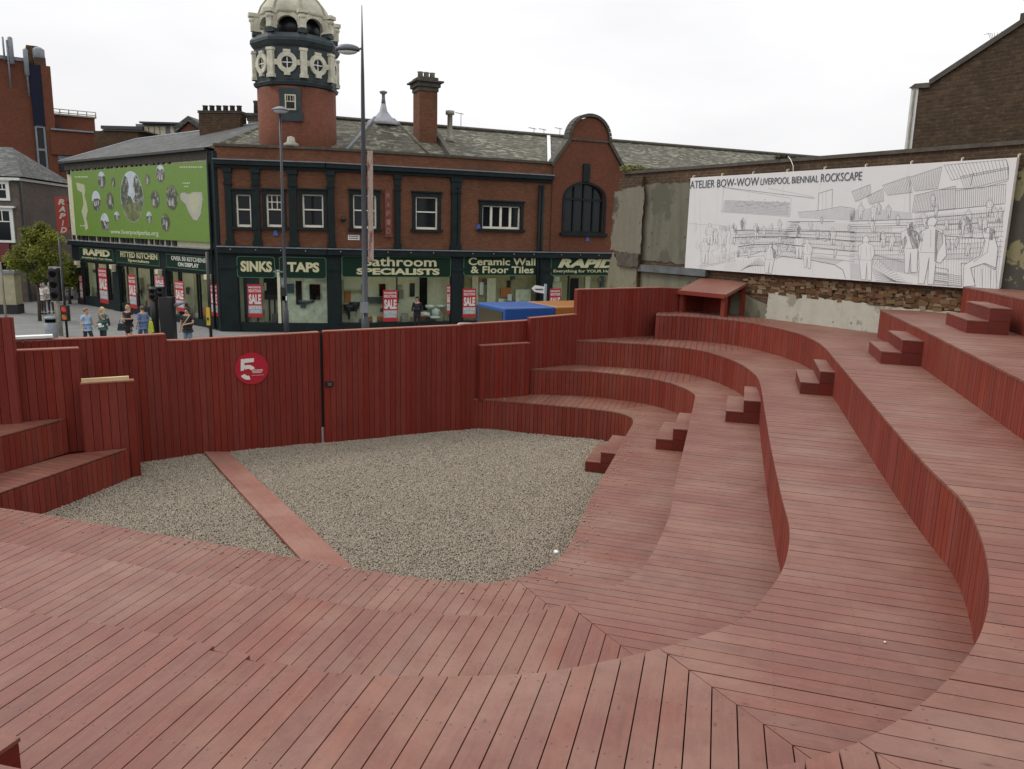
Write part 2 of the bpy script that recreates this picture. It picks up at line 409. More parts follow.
EDG[2] += [(-8.9, 9.25)]
EDG[3] += [(-5.6, 5.95), (-9.2, 7.1)]
EDG[4] += [(.7, 2.78), (0, 2.68), (-.9, 2.66), (-1.7, 2.72), (-3.6, 3.2), (-5.6, 3.8), (-9.4, 5.0)]
EDG[5] = [(8.43, 18.01), (7.33, 13.97), (5.87, 8.83), (5.2, 6.5), (4.5, 4.3), (3.6, 2.5), (2.6, 1.1), (1.4, .35), (0, .2), (-4.5, 1.3), (-9.6, 2.8)]
EDG[6] = [(9.66, 16.95), (8.79, 13.52), (7.6, 9.0), (6.9, 6.), (6., 3.), (4.8, .6), (3.6, -1.1), (2.4, -1.7), (-10, 0.8)]
LINE = {k: smooth_line(catmull(v, .11), 6) for k, v in EDG.items()}
LINE[3][0] = (1.70, 21.26)
def wx(y): return 9.15-.63*(y-18.3)        # face of the long party wall
def shift(L_, d):
    o_ = []
    for i, p in enumerate(L_):
        a, b = L_[max(0, i-1)], L_[min(len(L_)-1, i+1)]; dx, dy = b[0]-a[0], b[1]-a[1]; l = math.hypot(dx, dy) or 1
        o_.append((p[0]-dy/l*d, p[1]+dx/l*d))
    return o_
back = {k: shift(LINE[k+1], .03) for k in range(1, 6)}; back[6] = None
def deck_poly(k):
    f = LINE[k]
    if k == 3: return f + back[3][::-1] + [(4.14, 22.62)]
    if k == 4: return f + back[4][::-1] + [(wx(17.9)-.03, 17.9), (wx(23.6)-.03, 23.6), (4.14, 22.62)]
    if k == 5: return f + back[5][::-1] + [(wx(16.9)-.03, 16.9), (wx(17.9)-.03, 17.9)]
    if k == 6: return f + [(-10, -5), (18, -5), (wx(3.)-.03, 3.), (wx(16.9)-.03, 16.9)]
    return f + back[k][::-1]
DL, DR = rad(75.5), rad(-17.3)
AM = rad(-60.9); BM = rad(29.1)
pA = {1: un(527, 588, Z[1]), 2: un(606, 634, Z[2]), 3: un(736.8, 704.6, Z[3]), 4: un(875, 752, Z[4]), 5: (2.6, 1.0), 6: (4.2, -1)}
pB = {1: (2.35, 18.75), 2: (4.25, 19.1), 3: (5.45, 19.75), 4: (6.6, 20.6), 5: (9.6, 21.), 6: (12, 22)}
nA = (-math.sin(AM), math.cos(AM)); nB = (-math.sin(BM), math.cos(BM))   # nA points up-right of the mitre, nB up-left
M['walk'] = wood('scuffed_boardwalk', (.26, .115, .085), (.20, .08, .058), (.30, .165, .125), fade=.8, rough=.6, spec=.4, tvar=.1)
M['cheek'] = wood('step_cladding', (.165, .027, .018), (.105, .015, .011), (.19, .05, .032), fade=.3, rough=.65, spec=.25, tvar=.2, weather=.6)
GRP_T = 'curved timber terraces around the gravel'
T_LAB = {1: 'lowest red timber terrace, its boarded edge directly on the gravel',
 2: 'second red timber terrace up from the gravel',
 3: 'third red timber terrace up, its herringbone decking filling the bottom of the photo',
 4: 'fourth red timber terrace up, with the long curved riser in front of the lean-to shelter',
 5: 'fifth red timber terrace up, meeting the whitewashed foot of the old wall',
 6: 'topmost red timber terrace at the right edge beneath the drawn billboard'}
def boards(mb, poly, clips, ang, org, z, th=.028, pitch=.151, gap=.0085, notch=()):
    for n, c in clips: 
        poly = clip(poly, n, c)
        if len(poly) < 3: return
    e = (math.cos(ang), math.sin(ang)); w = (-e[1], e[0])
    o = org[0]*w[0]+org[1]*w[1]
    vs = [p[0]*w[0]+p[1]*w[1]-o for p in poly]; i0 = math.floor(min(vs)/pitch); i1 = math.ceil(max(vs)/pitch)
    for i in range(i0, i1):
        a = o+i*pitch+gap/2; b = o+(i+1)*pitch-gap/2
        q = clip(clip(poly, w, b), (-w[0], -w[1]), -a)
        if len(q) < 3: continue
        for nx_, ny_ in notch:
            if a < nx_*w[0]+ny_*w[1] < b:
                ee = sorted(p[0]*e[0]+p[1]*e[1] for p in q); q = clip(q, e, ee[-1]-.06)
        r = random.random(); off = random.randint(0, 70)*.6; dz = random.uniform(-.0015, .0015)
        def uvf(v, off=off, a=a): return (v[0]*e[0]+v[1]*e[1]+off, v[0]*w[0]+v[1]*w[1]-a)
        mb.prism(q, z-th, z+dz, uvf, r)
def dd(p, n): return p[0]*n[0]+p[1]*n[1]
def planks(mb, line, z0, z1, side=1, off=.006, th=.022, pitch=.118, gap=.009, over=0, tvar=(0, 1)):
    """upright cladding along a plan line; side=+1 puts it on the left of travel"""
    P, L = resample(line, pitch); g = gap/2
    f0 = z0 if callable(z0) else (lambda s: z0); f1 = z1 if callable(z1) else (lambda s: z1)
    for (a, sa), (b, sb) in zip(P[:-1], P[1:]):
        dx, dy = b[0]-a[0], b[1]-a[1]; l = math.hypot(dx, dy)
        if l < 1e-5: continue
        dx /= l; dy /= l; nx, ny = -dy*side, dx*side
        jit = random.uniform(0, .0025)
        a2 = (a[0]+dx*g, a[1]+dy*g); b2 = (b[0]-dx*g, b[1]-dy*g)
        q = [(a2[0]+nx*(off+jit), a2[1]+ny*(off+jit)), (b2[0]+nx*(off+jit), b2[1]+ny*(off+jit)), (b2[0]+nx*(off+th), b2[1]+ny*(off+th)), (a2[0]+nx*(off+th), a2[1]+ny*(off+th))]
        r = random.random(); o = random.random()*30
        def uvf(v, o=o, a=a, dx=dx, dy=dy): return (v[2]+o, (v[0]-a[0])*dx+(v[1]-a[1])*dy)
        zt = f1((sa+sb)/2)+random.uniform(-.004, .004) if over else f1((sa+sb)/2)
        mb.prism(q, f0((sa+sb)/2), zt, uvf, r)
def backing(mb, line, z0, z1, side=1, off=.036, th=.03):
    P, L = resample(line, .25)
    for (a, sa), (b, sb) in zip(P[:-1], P[1:]):
        dx, dy = b[0]-a[0], b[1]-a[1]; l = math.hypot(dx, dy); dx /= l; dy /= l; nx, ny = -dy*side, dx*side
        mb.prism([(a[0]+nx*off, a[1]+ny*off), (b[0]+nx*off, b[1]+ny*off), (b[0]+nx*(off+th), b[1]+ny*(off+th)), (a[0]+nx*(off+th), a[1]+ny*(off+th))], z0, z1)
for k in range(1, 7):
    t = thing('timber_terrace', T_LAB[k], 'terrace', (*LINE[k][len(LINE[k])//4], Z[k-1]), GRP_T)
    P = deck_poly(k); mb = MB(); A_, B_ = pA[k], pB[k]
    # board rows share their origin on the mitre lines so that the joints meet
    boards(mb, P, [(nA, dd(A_, nA)-.003)], DL, A_, Z[k], notch=[un(223, 654, Z[3]), un(253, 660, Z[3])] if k == 3 else ())
    boards(mb, P, [((-nA[0], -nA[1]), -dd(A_, nA)-.003), (nB, dd(B_, nB)-.003)], DR, A_, Z[k])
    boards(mb, P, [((-nB[0], -nB[1]), -dd(B_, nB)-.003)], DL, B_, Z[k])
    mb.build('deck', M['deck'], t)
    mb = MB(); planks(mb, LINE[k], Z[k-1]-.02, Z[k]-.029, side=1, pitch=.105 if k < 4 else .115)
    mb.build('riser', M['riser'], t)
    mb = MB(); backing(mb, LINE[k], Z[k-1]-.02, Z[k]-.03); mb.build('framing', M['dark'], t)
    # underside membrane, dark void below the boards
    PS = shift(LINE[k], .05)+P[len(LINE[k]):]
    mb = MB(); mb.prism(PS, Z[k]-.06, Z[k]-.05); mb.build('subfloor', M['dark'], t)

# ------------------------------------------------------------------ step blocks
def step_block(a, ang, zb, label, width=1.5, tread=.325, rise=.23, wdir=None, group='timber step blocks'):
    e = Vector((math.cos(ang), math.sin(ang), 0)); w = Vector((math.cos(wdir), math.sin(wdir), 0)) if wdir is not None else Vector((-e.y, e.x, 0))
    t = thing('step_block', label, 'steps', (a[0], a[1], zb), group)
    A = Vector((a[0], a[1], zb))
    def q(u, v, z): p = A+e*u+w*v; return (p.x, p.y, zb+z)
    for i, nm in ((0, 'lower_step'), (1, 'upper_step')):
        mb = MB(); h = rise*(i+1); u0 = tread*i; u1 = tread*(i+1)-(.0 if i else .002)
        # carcass: plank cheeks
        n = 1+i
        for j in range(n):
            z0 = h-rise*(n-j)+.003; z1 = z0+rise-.006 - (.024 if j == n-1 else 0)
            if i == 0 or j > 0:
                mb.hexa([q(u0, .0, z0), q(u1, .0, z0), q(u1, width, z0), q(u0, width, z0), q(u0, .0, z1), q(u1, .0, z1), q(u1, width, z1), q(u0, width, z1)], random.random())
            else:
                mb.hexa([q(u0, .0, z0), q(u1, .0, z0), q(u1, width, z0), q(u0, width, z0), q(u0, .0, z1), q(u1, .0, z1), q(u1, width, z1), q(u0, width, z1)], random.random())
        o = mb.build(nm, M['cheek'], t)
        mb = MB(); k = 10
        for j in range(k):
            v0 = -.008+(width+.016)*j/k+.003; v1 = -.008+(width+.016)*(j+1)/k-.003
            mb.hexa([q(u0-.008, v0, h-.022), q(u1+.006*(1-i), v0, h-.022), q(u1+.006*(1-i), v1, h-.022), q(u0-.008, v1, h-.022), q(u0-.008, v0, h), q(u1+.006*(1-i), v0, h), q(u1+.006*(1-i), v1, h), q(u0-.008, v1, h)], random.random())
        mb.build('tread', M['deck'], o)
    return t
SB = [((1.62, 16.15), 0), ((2.93, 15.23), 1), ((4.19, 14.87), 2), ((5.42, 14.41), 3), ((6.66, 13.98), 4), ((7.91, 13.6), 5)]
ST_LAB = ['two-step timber block standing on the gravel against the lowest terrace', 'two-step timber block standing on the lowest terrace against the second riser',
 'two-step timber block standing on the second terrace against the third riser', 'two-step timber block standing on the third terrace below the longest curved riser',
 'two-step timber block standing on the fourth terrace near the whitewashed wall', 'two-step timber block standing on the fifth terrace at the right edge under the billboard']
for i, (a, k) in enumerate(SB):
    step_block(a, rad([-16, -13, -13, -17, -21, -19][i]), Z[k], ST_LAB[i], width=1.52, wdir=rad(73.5))
step_block(un(18, 738, Z[3]+.33), rad(74+180), Z[3], 'timber step block cut off by the bottom left corner of the photo', wdir=rad(-16+180), rise=.33, tread=.6)
# ------------------------------------------------------------------ left hand seating
LT = [((-7.60, 14.90), (-8.52, 11.45), 1.02, 0, .62), ((-8.62, 14.62), (-9.5, 11.2), 1.3, .62, 1.27)]
for i, (a, b, wd, z0, z1) in enumerate(LT):
    t = thing('timber_bench', ['lower step of red timber seating at the left edge, beside the gravel', 'upper step of red timber seating at the left edge'][i], 'bench', (a[0], a[1], z0), 'timber seating steps at the left')
    ux, uy = b[0]-a[0], b[1]-a[1]; l = math.hypot(ux, uy); ux /= l; uy /= l; nx, ny = uy, -ux
    if nx > 0: nx, ny = -nx, -ny
    P = [a, b, (b[0]+nx*wd, b[1]+ny*wd), (a[0]+nx*wd*.93+ux*.45*0, a[1]+ny*wd-.0)]
    # back end follows the screen behind
    ang = math.atan2(ny, nx)
    P[3] = (a[0]-wd*.86, a[1]-wd*.50)
    mb = MB(); boards(mb, P, [], ang, a, z1); mb.build('deck', M['deck'], t)
    mb = MB(); planks(mb, [b, a], z0-.02, z1-.029, side=1, off=-.03, th=-.008); mb.build('riser', M['riser'], t)
    mb = MB(); mb.prism([(p[0]*.998+P[2][0]*.002, p[1]*.998+P[2][1]*.002) for p in P], z0, z1-.05); mb.build('framing', M['dark'], t)

# ------------------------------------------------------------------ gravel
def inside(p, poly):
    c = False; n = len(poly); x, y = p; j = n-1
    for i in range(n):
        xi, yi = poly[i]; xj, yj = poly[j]
        if (yi > y) != (yj > y) and x < (xj-xi)*(y-yi)/(yj-yi)+xi: c = not c
        j = i
    return c
ARENA = [(-7.55, 14.95), (-7.9, 15.9), (-6.95, 16.66), (-4.4, 17.9), (-1.08, 19.55)] + LINE[1][1:] + [(-8.45, 11.4)]
gp = [(-9.3, 15.2), (-7.95, 15.98), (-6.97, 16.68), (-4.42, 17.95), (-1.0, 19.6), (.6, 20.0), (3.6, 18.9), (2.2, 11.5), (1.0, 9.2), (-1.0, 8.3), (-8.8, 10.9), (-9.6, 11.3)]
m = NT('gravel_bed'); o = m.ob()
n1 = m.noise(o, 38, 8, .75); n2 = m.noise(o, 1.3, 5, .6); vo = m.n('ShaderNodeTexVoronoi'); m.l(o, vo.inputs['Vector']); vo.inputs['Scale'].default_value = 42
c = m.mix(m.ramp(vo.outputs['Distance'], [(.1, 0.), (.7, 1.)]), (.27, .24, .195), (.16, .14, .11)); c = m.mix(m.ramp(n1, [(.3, 0.), (.75, 1.)]), c, (.20, .175, .14))
m.col(m.mix(m.math('MULTIPLY', n2, .3), c, (.20, .18, .15))); m.rough(.9, .2); m.bump(vo.outputs['Distance'], .8, .02); M['gravelbed'] = m.mat
mb = MB(); mb.prism(gp, -.3, -.03); o = mb.build('gravel_ground', M['gravelbed']); tag(o, kind='structure')
m = NT('gravel_stones'); t_ = m.tone(); m.col(m.ramp(t_, [(0., (.225, .188, .143)), (.35, (.295, .252, .195)), (.75, (.335, .29, .228)), (1., (.43, .38, .31))])); m.rough(.85, .25); M['stones'] = m.mat
def gravel():
    import numpy as np
    rng = np.random.default_rng(3)
    N = 430000
    xs = rng.uniform(-8.8, 3.0, N); ys = rng.uniform(8.8, 19.7, N)
    keep = np.zeros(N, bool); A_ = ARENA; j = len(A_)-1
    for i in range(len(A_)):
        (xi, yi), (xj, yj) = A_[i], A_[j]
        if yi != yj: keep ^= ((yi > ys) != (yj > ys)) & (xs < (xj-xi)*(ys-yi)/(yj-yi)+xi)
        j = i
    xs = xs[keep]; ys = ys[keep]; N = len(xs)
    NS = 420; ii = rng.integers(4, len(LINE[1])-6, NS); off_ = rng.exponential(.16, NS)+.03
    L1 = np.array(LINE[1]); tg = L1[ii+1]-L1[ii-1]; tg = tg/np.linalg.norm(tg, axis=1)[:, None]
    sx_ = L1[ii, 0]-tg[:, 1]*off_; sy_ = L1[ii, 1]+tg[:, 0]*off_; xs = np.concatenate([xs, sx_]); ys = np.concatenate([ys, sy_]); zb_ = np.zeros(N+NS); zb_[N:] = Z[1]+.008; N = N+NS
    base = np.array([(1,0,0),(-1,0,0),(0,1,0),(0,-1,0),(0,0,1),(0,0,-1)], float)
    tri = np.array([(0,2,4),(2,1,4),(1,3,4),(3,0,4),(2,0,5),(1,2,5),(3,1,5),(0,3,5)])
    sz = rng.gamma(6., .0014, (N, 1))*rng.uniform(.6, 1.3, (N, 3))+.004
    a = rng.uniform(0, 6.283, N); b = rng.uniform(-.7, .7, N)
    V = base[None]*sz[:, None, :]; V = V*(1+rng.uniform(-.25, .25, V.shape))
    ca, sa, cb, sb = np.cos(a), np.sin(a), np.cos(b), np.sin(b)
    x = V[..., 0]*cb[:, None]+V[..., 2]*sb[:, None]; z = -V[..., 0]*sb[:, None]+V[..., 2]*cb[:, None]; y = V[..., 1]
    X = x*ca[:, None]-y*sa[:, None]+xs[:, None]; Y = x*sa[:, None]+y*ca[:, None]+ys[:, None]
    und_ = .012*np.sin(xs*1.7+1)*np.sin(ys*1.3)+.008*np.sin(xs*4.1)*np.cos(ys*3.7)
    Zz = z+np.where(zb_ > 0, zb_, und_-.004+rng.uniform(-.005, .007, N))[:, None]
    co = np.stack([X, Y, Zz], -1).reshape(-1, 3)
    F = (tri[None]+(np.arange(N)*6)[:, None, None]).reshape(-1)
    me = bpy.data.meshes.new('gravel'); me.vertices.add(N*6); me.vertices.foreach_set('co', co.reshape(-1))
    me.loops.add(N*24); me.loops.foreach_set('vertex_index', F.astype(np.int32))
    me.polygons.add(N*8); me.polygons.foreach_set('loop_start', np.arange(0, N*24, 3, dtype=np.int32))
    me.update(calc_edges=True)
    ca_ = me.color_attributes.new('tone', 'FLOAT_COLOR', 'CORNER'); tn = np.repeat(rng.beta(2, 2, N), 24)
    ca_.data.foreach_set('color', np.stack([tn, tn, tn, np.ones_like(tn)], -1).reshape(-1)); me.materials.append(M['stones'])
    o = bpy.data.objects.new('gravel', me); COL.objects.link(o)
    tag(o, 'loose grey-buff gravel filling the arena floor inside the red fence', 'gravel', kind='stuff')
gravel()
# boardwalk across the gravel
a0, a1, b0, b1 = un(204, 452, .05), un(228, 452, .05), un(355, 569, .06), un(303, 561, .06)
t = thing('boardwalk', 'narrow flat red boardwalk lying across the gravel from the fence to the near deck', 'boardwalk', (a0[0], a0[1], 0))
ex = lambda p, q, k: (q[0]+(q[0]-p[0])*k, q[1]+(q[1]-p[1])*k)
b0 = ex(a1, b0, .12); b1 = ex(a0, b1, .12)
mb = MB()
for i in range(2):
    f0, f1 = i/2+.002, (i+1)/2-.002
    L_ = lambda p, q, f: (p[0]+(q[0]-p[0])*f, p[1]+(q[1]-p[1])*f)
    q = [L_(a0, a1, f0), L_(a0, a1, f1), L_(b1, b0, f1), L_(b1, b0, f0)]
    d = Vector((b0[0]-a1[0], b0[1]-a1[1])).normalized(); r = random.random()
    mb.prism(q, .028, .06, (lambda v, d=d: (v[0]*d.x+v[1]*d.y, -v[0]*d.y+v[1]*d.x)), .5+.2*r)
mb.build('boards', M['walk'], t)
mb = MB(); mb.prism([a0, a1, b0, b1], -.01, .026); mb.build('bearer', M['riser'], t)

# ------------------------------------------------------------------ fence and screens
def screen(name, label, cat, A, B, z0, zA, zB, cap=True, group='red boarded fence sections', th=.09, mat='fence', pitch=.132, capmat='fence_cap', post=True, capd=.0):
    fr = Fr(A, B); L = fr.L
    t = thing(name, label, cat, (A[0], A[1], z0), group)
    f1 = lambda s: zA+(zB-zA)*s/L
    mb = MB(); a, b = fr.p(0, 0, 0), fr.p(L, 0, 0)
    planks(mb, [(a.x, a.y), (b.x, b.y)], z0-.02, f1, side=1, off=0, pitch=pitch, over=0); mb.build('boards', M[mat], t)
    mb = MB()
    for zz in (z0+.25, (z0+min(zA, zB))/2, min(zA, zB)-.25):
        fr.box(mb, .01, L-.01, zz-.05, zz+.05, -.07, -.024)
    P = int(L/1.6)+1
    for i in range(P+1):
        u = .05+(L-.1)*i/P; fr.box(mb, u-.045, u+.045, z0-.02, f1(u)-.03, -.07-.06, -.071)
    mb.build('frame', M['riser'], t)
    mb = MB(); fr.box(mb, .005, L-.005, z0-.02, min(zA, zB)-.01, -.0239, -.0225); mb.build('lining', M['dark'], t)
    # back cladding closes the screen
    mb = MB(); a, b = fr.p(0, 0, -.135), fr.p(L, 0, -.135)
    planks(mb, [(a.x, a.y), (b.x, b.y)], z0-.02, f1, side=1, off=0, pitch=pitch); mb.build('back_boards', M[mat], t)
    if cap:
        mb = MB(); n = 1
        P4 = [fr.p(-.004, 0, .008), fr.p(L+.004, 0, .008), fr.p(L+.004, 0, -.165), fr.p(-.004, 0, -.165)]
        zs = [zA, zB, zB, zA]
        mb.hexa([(p.x, p.y, z+.001) for p, z in zip(P4, zs)]+[(p.x, p.y, z+.026) for p, z in zip(P4, zs)], .5)
        mb.build('capping', M[capmat], t)
    for u0, u1 in ((-.001-.02, -.001), (L+.001, L+.021)):
        mb = MB(); fr.box(mb, u0, u1, z0-.02, (zA if u0 < 0 else zB)-.002, -.155, 0); mb.build('end_board', M[mat], t)
    return t
G170 = (-7.33, 16.375)
G0, G1, G2, G3 = (-7.92, 15.93), (-6.95, 16.66), (-4.50, 17.90), (-4.40, 17.97)
G4 = (-1.30, 19.46)
screen('fence_section', 'short fence section left of the gates, behind the pale-topped screen', 'fence', (-10.9, 13.95), (-7.94, 15.97), 0, 2.72, 2.68)
screen('fence_section', 'taller fence section ending in a small step down behind the street cabinet', 'fence', G0, (-7.36, 16.352), 0, 2.70, 2.70)
screen('fence_section', 'narrow lower fence section beside the left edge of the gate with the round sign', 'fence', G170, (-6.975, 16.645), 0, 2.56, 2.54)
gl = screen('timber_gate', 'red boarded gate leaf carrying the round sign with a white 5', 'gate', G1, G2, 0, 2.55, 2.62, group='red boarded gate leaves')
gr = screen('timber_gate', 'red boarded gate leaf to the right of the gap, with the lock', 'gate', G3, G4, 0, 2.63, 2.68, group='red boarded gate leaves')
screen('fence_section', 'fence section between the right gate leaf and the low screen on the lowest terrace', 'fence', (-1.28, 19.45), (.62, 20.74), 0, 2.70, 2.72)
screen('timber_screen', 'low boarded screen standing on the lowest terrace at its far end', 'screen', (-.80, 19.58), (.44, 20.24), .78, 2.16, 2.17, group='stepped timber screens')
screen('timber_screen', 'middle boarded screen at the far end of the second terrace', 'screen', (.46, 20.42), (1.72, 21.24), .78, 2.80, 2.85, group='stepped timber screens')
screen('timber_screen', 'tallest boarded screen at the far end of the third terrace, left of the lean-to', 'screen', (1.73, 21.25), (4.18, 22.66), 1.47, 3.52, 3.54, group='stepped timber screens')
screen('timber_screen', 'boarded screen running from the tallest screen to the lean-to shelter', 'screen', (4.20, 22.67), (4.95, 23.1), 1.4, 3.54, 3.5, group='stepped timber screens')
# left screens
t = screen('timber_screen', 'low boarded screen with a pale unpainted batten on top, beside the left seating', 'screen', (-8.24, 14.585), (-7.44, 15.04), 0, 1.95, 1.95, group='stepped timber screens at the left', pitch=.15)
fr = Fr((-8.24, 14.585), (-7.44, 15.04)); mb = MB(); fr.box(mb, .02, fr.L-.08, 1.976, 2.05, -.10, -.02, .7); mb.build('batten', M['rawwood'], t)
t = screen('timber_screen', 'middle boarded screen at the left, rising behind the upper seating step', 'screen', (-9.40, 14.25), (-8.36, 14.82), 0.6, 2.6, 2.6, group='stepped timber screens at the left', pitch=.15)
t = screen('timber_screen', 'tallest boarded screen cut off by the left edge of the photo', 'screen', (-11.0, 13.4), (-9.18, 14.16), 0.6, 3.25, 3.25, group='stepped timber screens at the left', pitch=.15, cap=False)
# pale plank lying on the fence
mb = MB(); f_ = Fr((-10.9, 13.95), (-7.94, 15.97)); u0 = f_.pix(13, 338)[0]; u1 = f_.pix(53, 337)[0]; zA = 2.725
f_.box(mb, u0, u1, zA+.03, zA+.075, -.2, .02); o = mb.build('loose_plank', M['white']); tag(o, 'pale grey plank lying on top of the fence at the left', 'plank')
# gate lock and gap
mb = MB(); f_ = Fr(G3, G4); u, z = f_.pix(327, 384); f_.box(mb, .01, .20, z-.06, z+.06, .002, .03)
o = mb.build('lock', M['black'], gr); mb = MB(); f_.box(mb, .06, .15, z-.035, z+.03, .031, .07); mb.build('padlock', M['grey'], o)
mb = MB(); f_ = Fr(G1, G2); f_.box(mb, f_.L-.02+.022, f_.L+.13, .35, 2.62, -.16, -.10); mb.build('dark_gap_strip', M['black'], gl)  # black strip behind the leaves, darkness of the gap painted in
# round sign with the 5
f_ = Fr(G1, G2); u, z = f_.pix(251.5, 368.5); R5 = .36
mb = MB(); f_.disc(mb, (u, z), R5, R5, .004, .02, 48); sgn = mb.build('round_sign', flat('crimson_sign', (.40, .012, .03), .35)); tag(sgn, 'round crimson sign with a white number 5 fixed to the boarded gate', 'sign')
wl = flat('sign_white', (.72, .70, .66)); 
k = R5/1.0
def S(x, y): return (u+x*k, z+y*k)
mb = MB()
# block figure five: top bar, stem, then the bowl as an arc cut by the lettering
f_.poly(mb, [S(-.62, .62), S(.15, .66), S(.15, .42), S(-.42, .38)], .021, .03)
f_.poly(mb, [S(-.62, .62), S(-.42, .38), S(-.40, .10), S(-.48, -.1), S(-.66, -.1)], .021, .03)
def arc(c, r0, r1, t0, t1, n=14):
    o_ = [S(c[0]+r1*math.cos(rad(t0+(t1-t0)*i/n)), c[1]+r1*math.sin(rad(t0+(t1-t0)*i/n))) for i in range(n+1)]
    i_ = [S(c[0]+r0*math.cos(rad(t1+(t0-t1)*i/n)), c[1]+r0*math.sin(rad(t1+(t0-t1)*i/n))) for i in range(n+1)]
    return o_+i_
for t0, t1 in ((30, 128), (205, 285)):
    P = arc((-.22, -.22), .22, .47, t0, t1)
    f_.poly(mb, P, .021, .0295)
mb.build('number', wl, sgn)
mb = MB()
for (y0, y1, x0, x1) in ((-.12, -.07, .05, .66), (-.20, -.15, .02, .66), (-.28, -.23, .05, .6), (-.44, -.42, -.0, .7)):
    x = x0
    while x < x1:
        w_ = random.uniform(.03, .07); f_.poly(mb, [S(x, y0), S(min(x+w_, x1), y0), S(min(x+w_, x1), y1), S(x, y1)], .021, .024); x += w_+.018
mb.build('small_print', wl, sgn)
# litter
for (px, py, zz, nm, lab, s_) in ((556.5, 554, .78, 'paper_scrap', 'crumpled white paper scrap on the edge of the lowest terrace', .05), (885, 643, 2.16, 'paper_scrap', 'tiny white paper scrap lying in the middle of the third terrace', .012)):
    x, y = un(px, py, zz); mb = MB(); mb.ellipsoid((x, y, zz+s_*.4), (s_*.7, s_*.9, s_*.5), 7, 5)
    mb.v = [(a+random.uniform(-s_, s_)*.25, b+random.uniform(-s_, s_)*.25, c+random.uniform(0, s_)*.3) for a, b, c in mb.v]
    o = mb.build(nm, M['white']); tag(o, lab, 'litter')
# ------------------------------------------------------------------ the long party wall and its billboard
def jag(pts, n=6, amp=.05, seed=1):
    r = random.Random(seed); o_ = []
    for i in range(len(pts)):
        a, b = pts[i], pts[(i+1) % len(pts)]
        for j in range(n):
            t = j/n; k = 0 if j == 0 else amp
            o_.append((a[0]+(b[0]-a[0])*t+r.uniform(-k, k), a[1]+(b[1]-a[1])*t+r.uniform(-k, k)))
    return o_
WF = Fr((wx(27.2), 27.2), (wx(2.0), 2.0))
def render_mat(name, c, patch, stain, scale=.8, th=.56, streak=.5, spots=True):
    m = NT(name); o = m.ob(); n1 = m.noise(o, scale, 9, .62); n2 = m.noise(o, 5, 8, .7)
    st = m.noise(m.mapping(o, (2.6, 2.6, .35)), 1.2, 6, .6)
    cc = m.mix(m.math('MULTIPLY', m.ramp(n2, [(.35, 0.), (.7, 1.)]), .45), c, sc(c, .68))
    cc = m.mix(m.math('MULTIPLY', m.ramp(st, [(.45, 0.), (.7, 1.)]), streak), cc, stain)
    cc = m.mix(m.ramp(n1, [(th, 0.), (th+.03, 1.)]), cc, patch)
    if spots:
        vo = m.n('ShaderNodeTexVoronoi'); m.l(o, vo.inputs['Vector']); vo.inputs['Scale'].default_value = 3.3
        cc = m.mix(m.math('MULTIPLY', m.ramp(vo.outputs['Distance'], [(.07, 1.), (.13, 0.)]), m.ramp(n2, [(.5, 0.), (.56, 1.)])), cc, sc(stain, .5))
    m.col(cc); m.rough(.85, .25); m.bump(m.math('ADD', n2, m.math('MULTIPLY', n1, 2.)), .35, .02); return m.mat
M['oldrender'] = render_mat('grey_old_render', (.165, .158, .118), (.105, .10, .075), (.065, .06, .043), .55, .55)
M['pierrender'] = render_mat('pier_render', (.20, .185, .14), (.085, .07, .048), (.13, .115, .085), .8, .58)
M['whitewash'] = render_mat('flaking_whitewash', (.46, .45, .375), (.27, .25, .19), (.30, .28, .21), .9, .545, .55)
M['greenwash'] = render_mat('pale_green_wash', (.20, .195, .14), (.11, .10, .068), (.10, .09, .06), .9, .55)
M['mossrender'] = render_mat('lichened_render', (.075, .068, .055), (.22, .20, .11), (.03, .027, .02), 1.6, .55)
wt = thing('party_wall', 'long old brick party wall with grey render and whitewash, carrying the white billboard', 'wall', (wx(20), 20, 0))
Lw = WF.L; ZT = 7.02
zt = lambda px, py: WF.pix(px, py)[1]
mb = MB(); up = WF.pix(643, 230)[0]; WF.box(mb, .12, Lw, 0, ZT, -.45, 0); mb.build('brickwork', M['brickold'], wt)
mb = MB(); WF.box(mb, -.05+.12, Lw, ZT+.002, ZT+.09, -.5, .05); mb.build('coping', M['stone'], wt)
# pier at the street end
mb = MB(); WF.poly(mb, jag([(0, 0), (up, 0), (up, ZT-.12), (0.02, ZT-.15)], 12, .025, 3), .002, .14); mb.build('end_pier', M['brickold'], wt)
mb = MB(); a = WF.pix(613, 185, .15); WF.poly(mb, jag([(a[0], 4.5), (up+.1, 4.4), (up+.12, ZT-.42), (a[0]+.12, ZT-.55)], 16, .035, 5), .141, .150); mb.build('pier_render', M['pierrender'], wt)
mb = MB(); WF.poly(mb, jag([(-.75, 0), (up-.02, 0), (up-.02, 4.1), (.12, 4.15), (-.1, 4.45), (-.25, 4.1)], 9, .03, 8), .142, .155); mb.build('pier_foot', M['greenwash'], wt)
mb = MB(); WF.poly(mb, jag([(.25, 3.98), (up+.1, 4.0), (up+.1, 4.42), (.2, 4.45)], 5, .03, 9), .191, .24); mb.build('exposed_lintel', M['stone'], wt)
# grey render left of the billboard
bl = WF.pix(687, 230, .1)[0]
mb = MB(); WF.poly(mb, jag([(up+.02, 4.22), (bl+1.2, 4.18), (bl+1.2, ZT-.42), (up+.02, ZT-.36)], 20, .04, 11), .003, .014); mb.build('grey_render', M['oldrender'], wt)
# steel beam
ub = WF.pix(706, 280, .1)[0]
mb = MB(); WF.box(mb, up+.02, ub, 3.86, 4.08, .004, .16); mb.build('steel_beam', plain('weathered_beam', (.105, .115, .115), .6, .4, 3), wt)
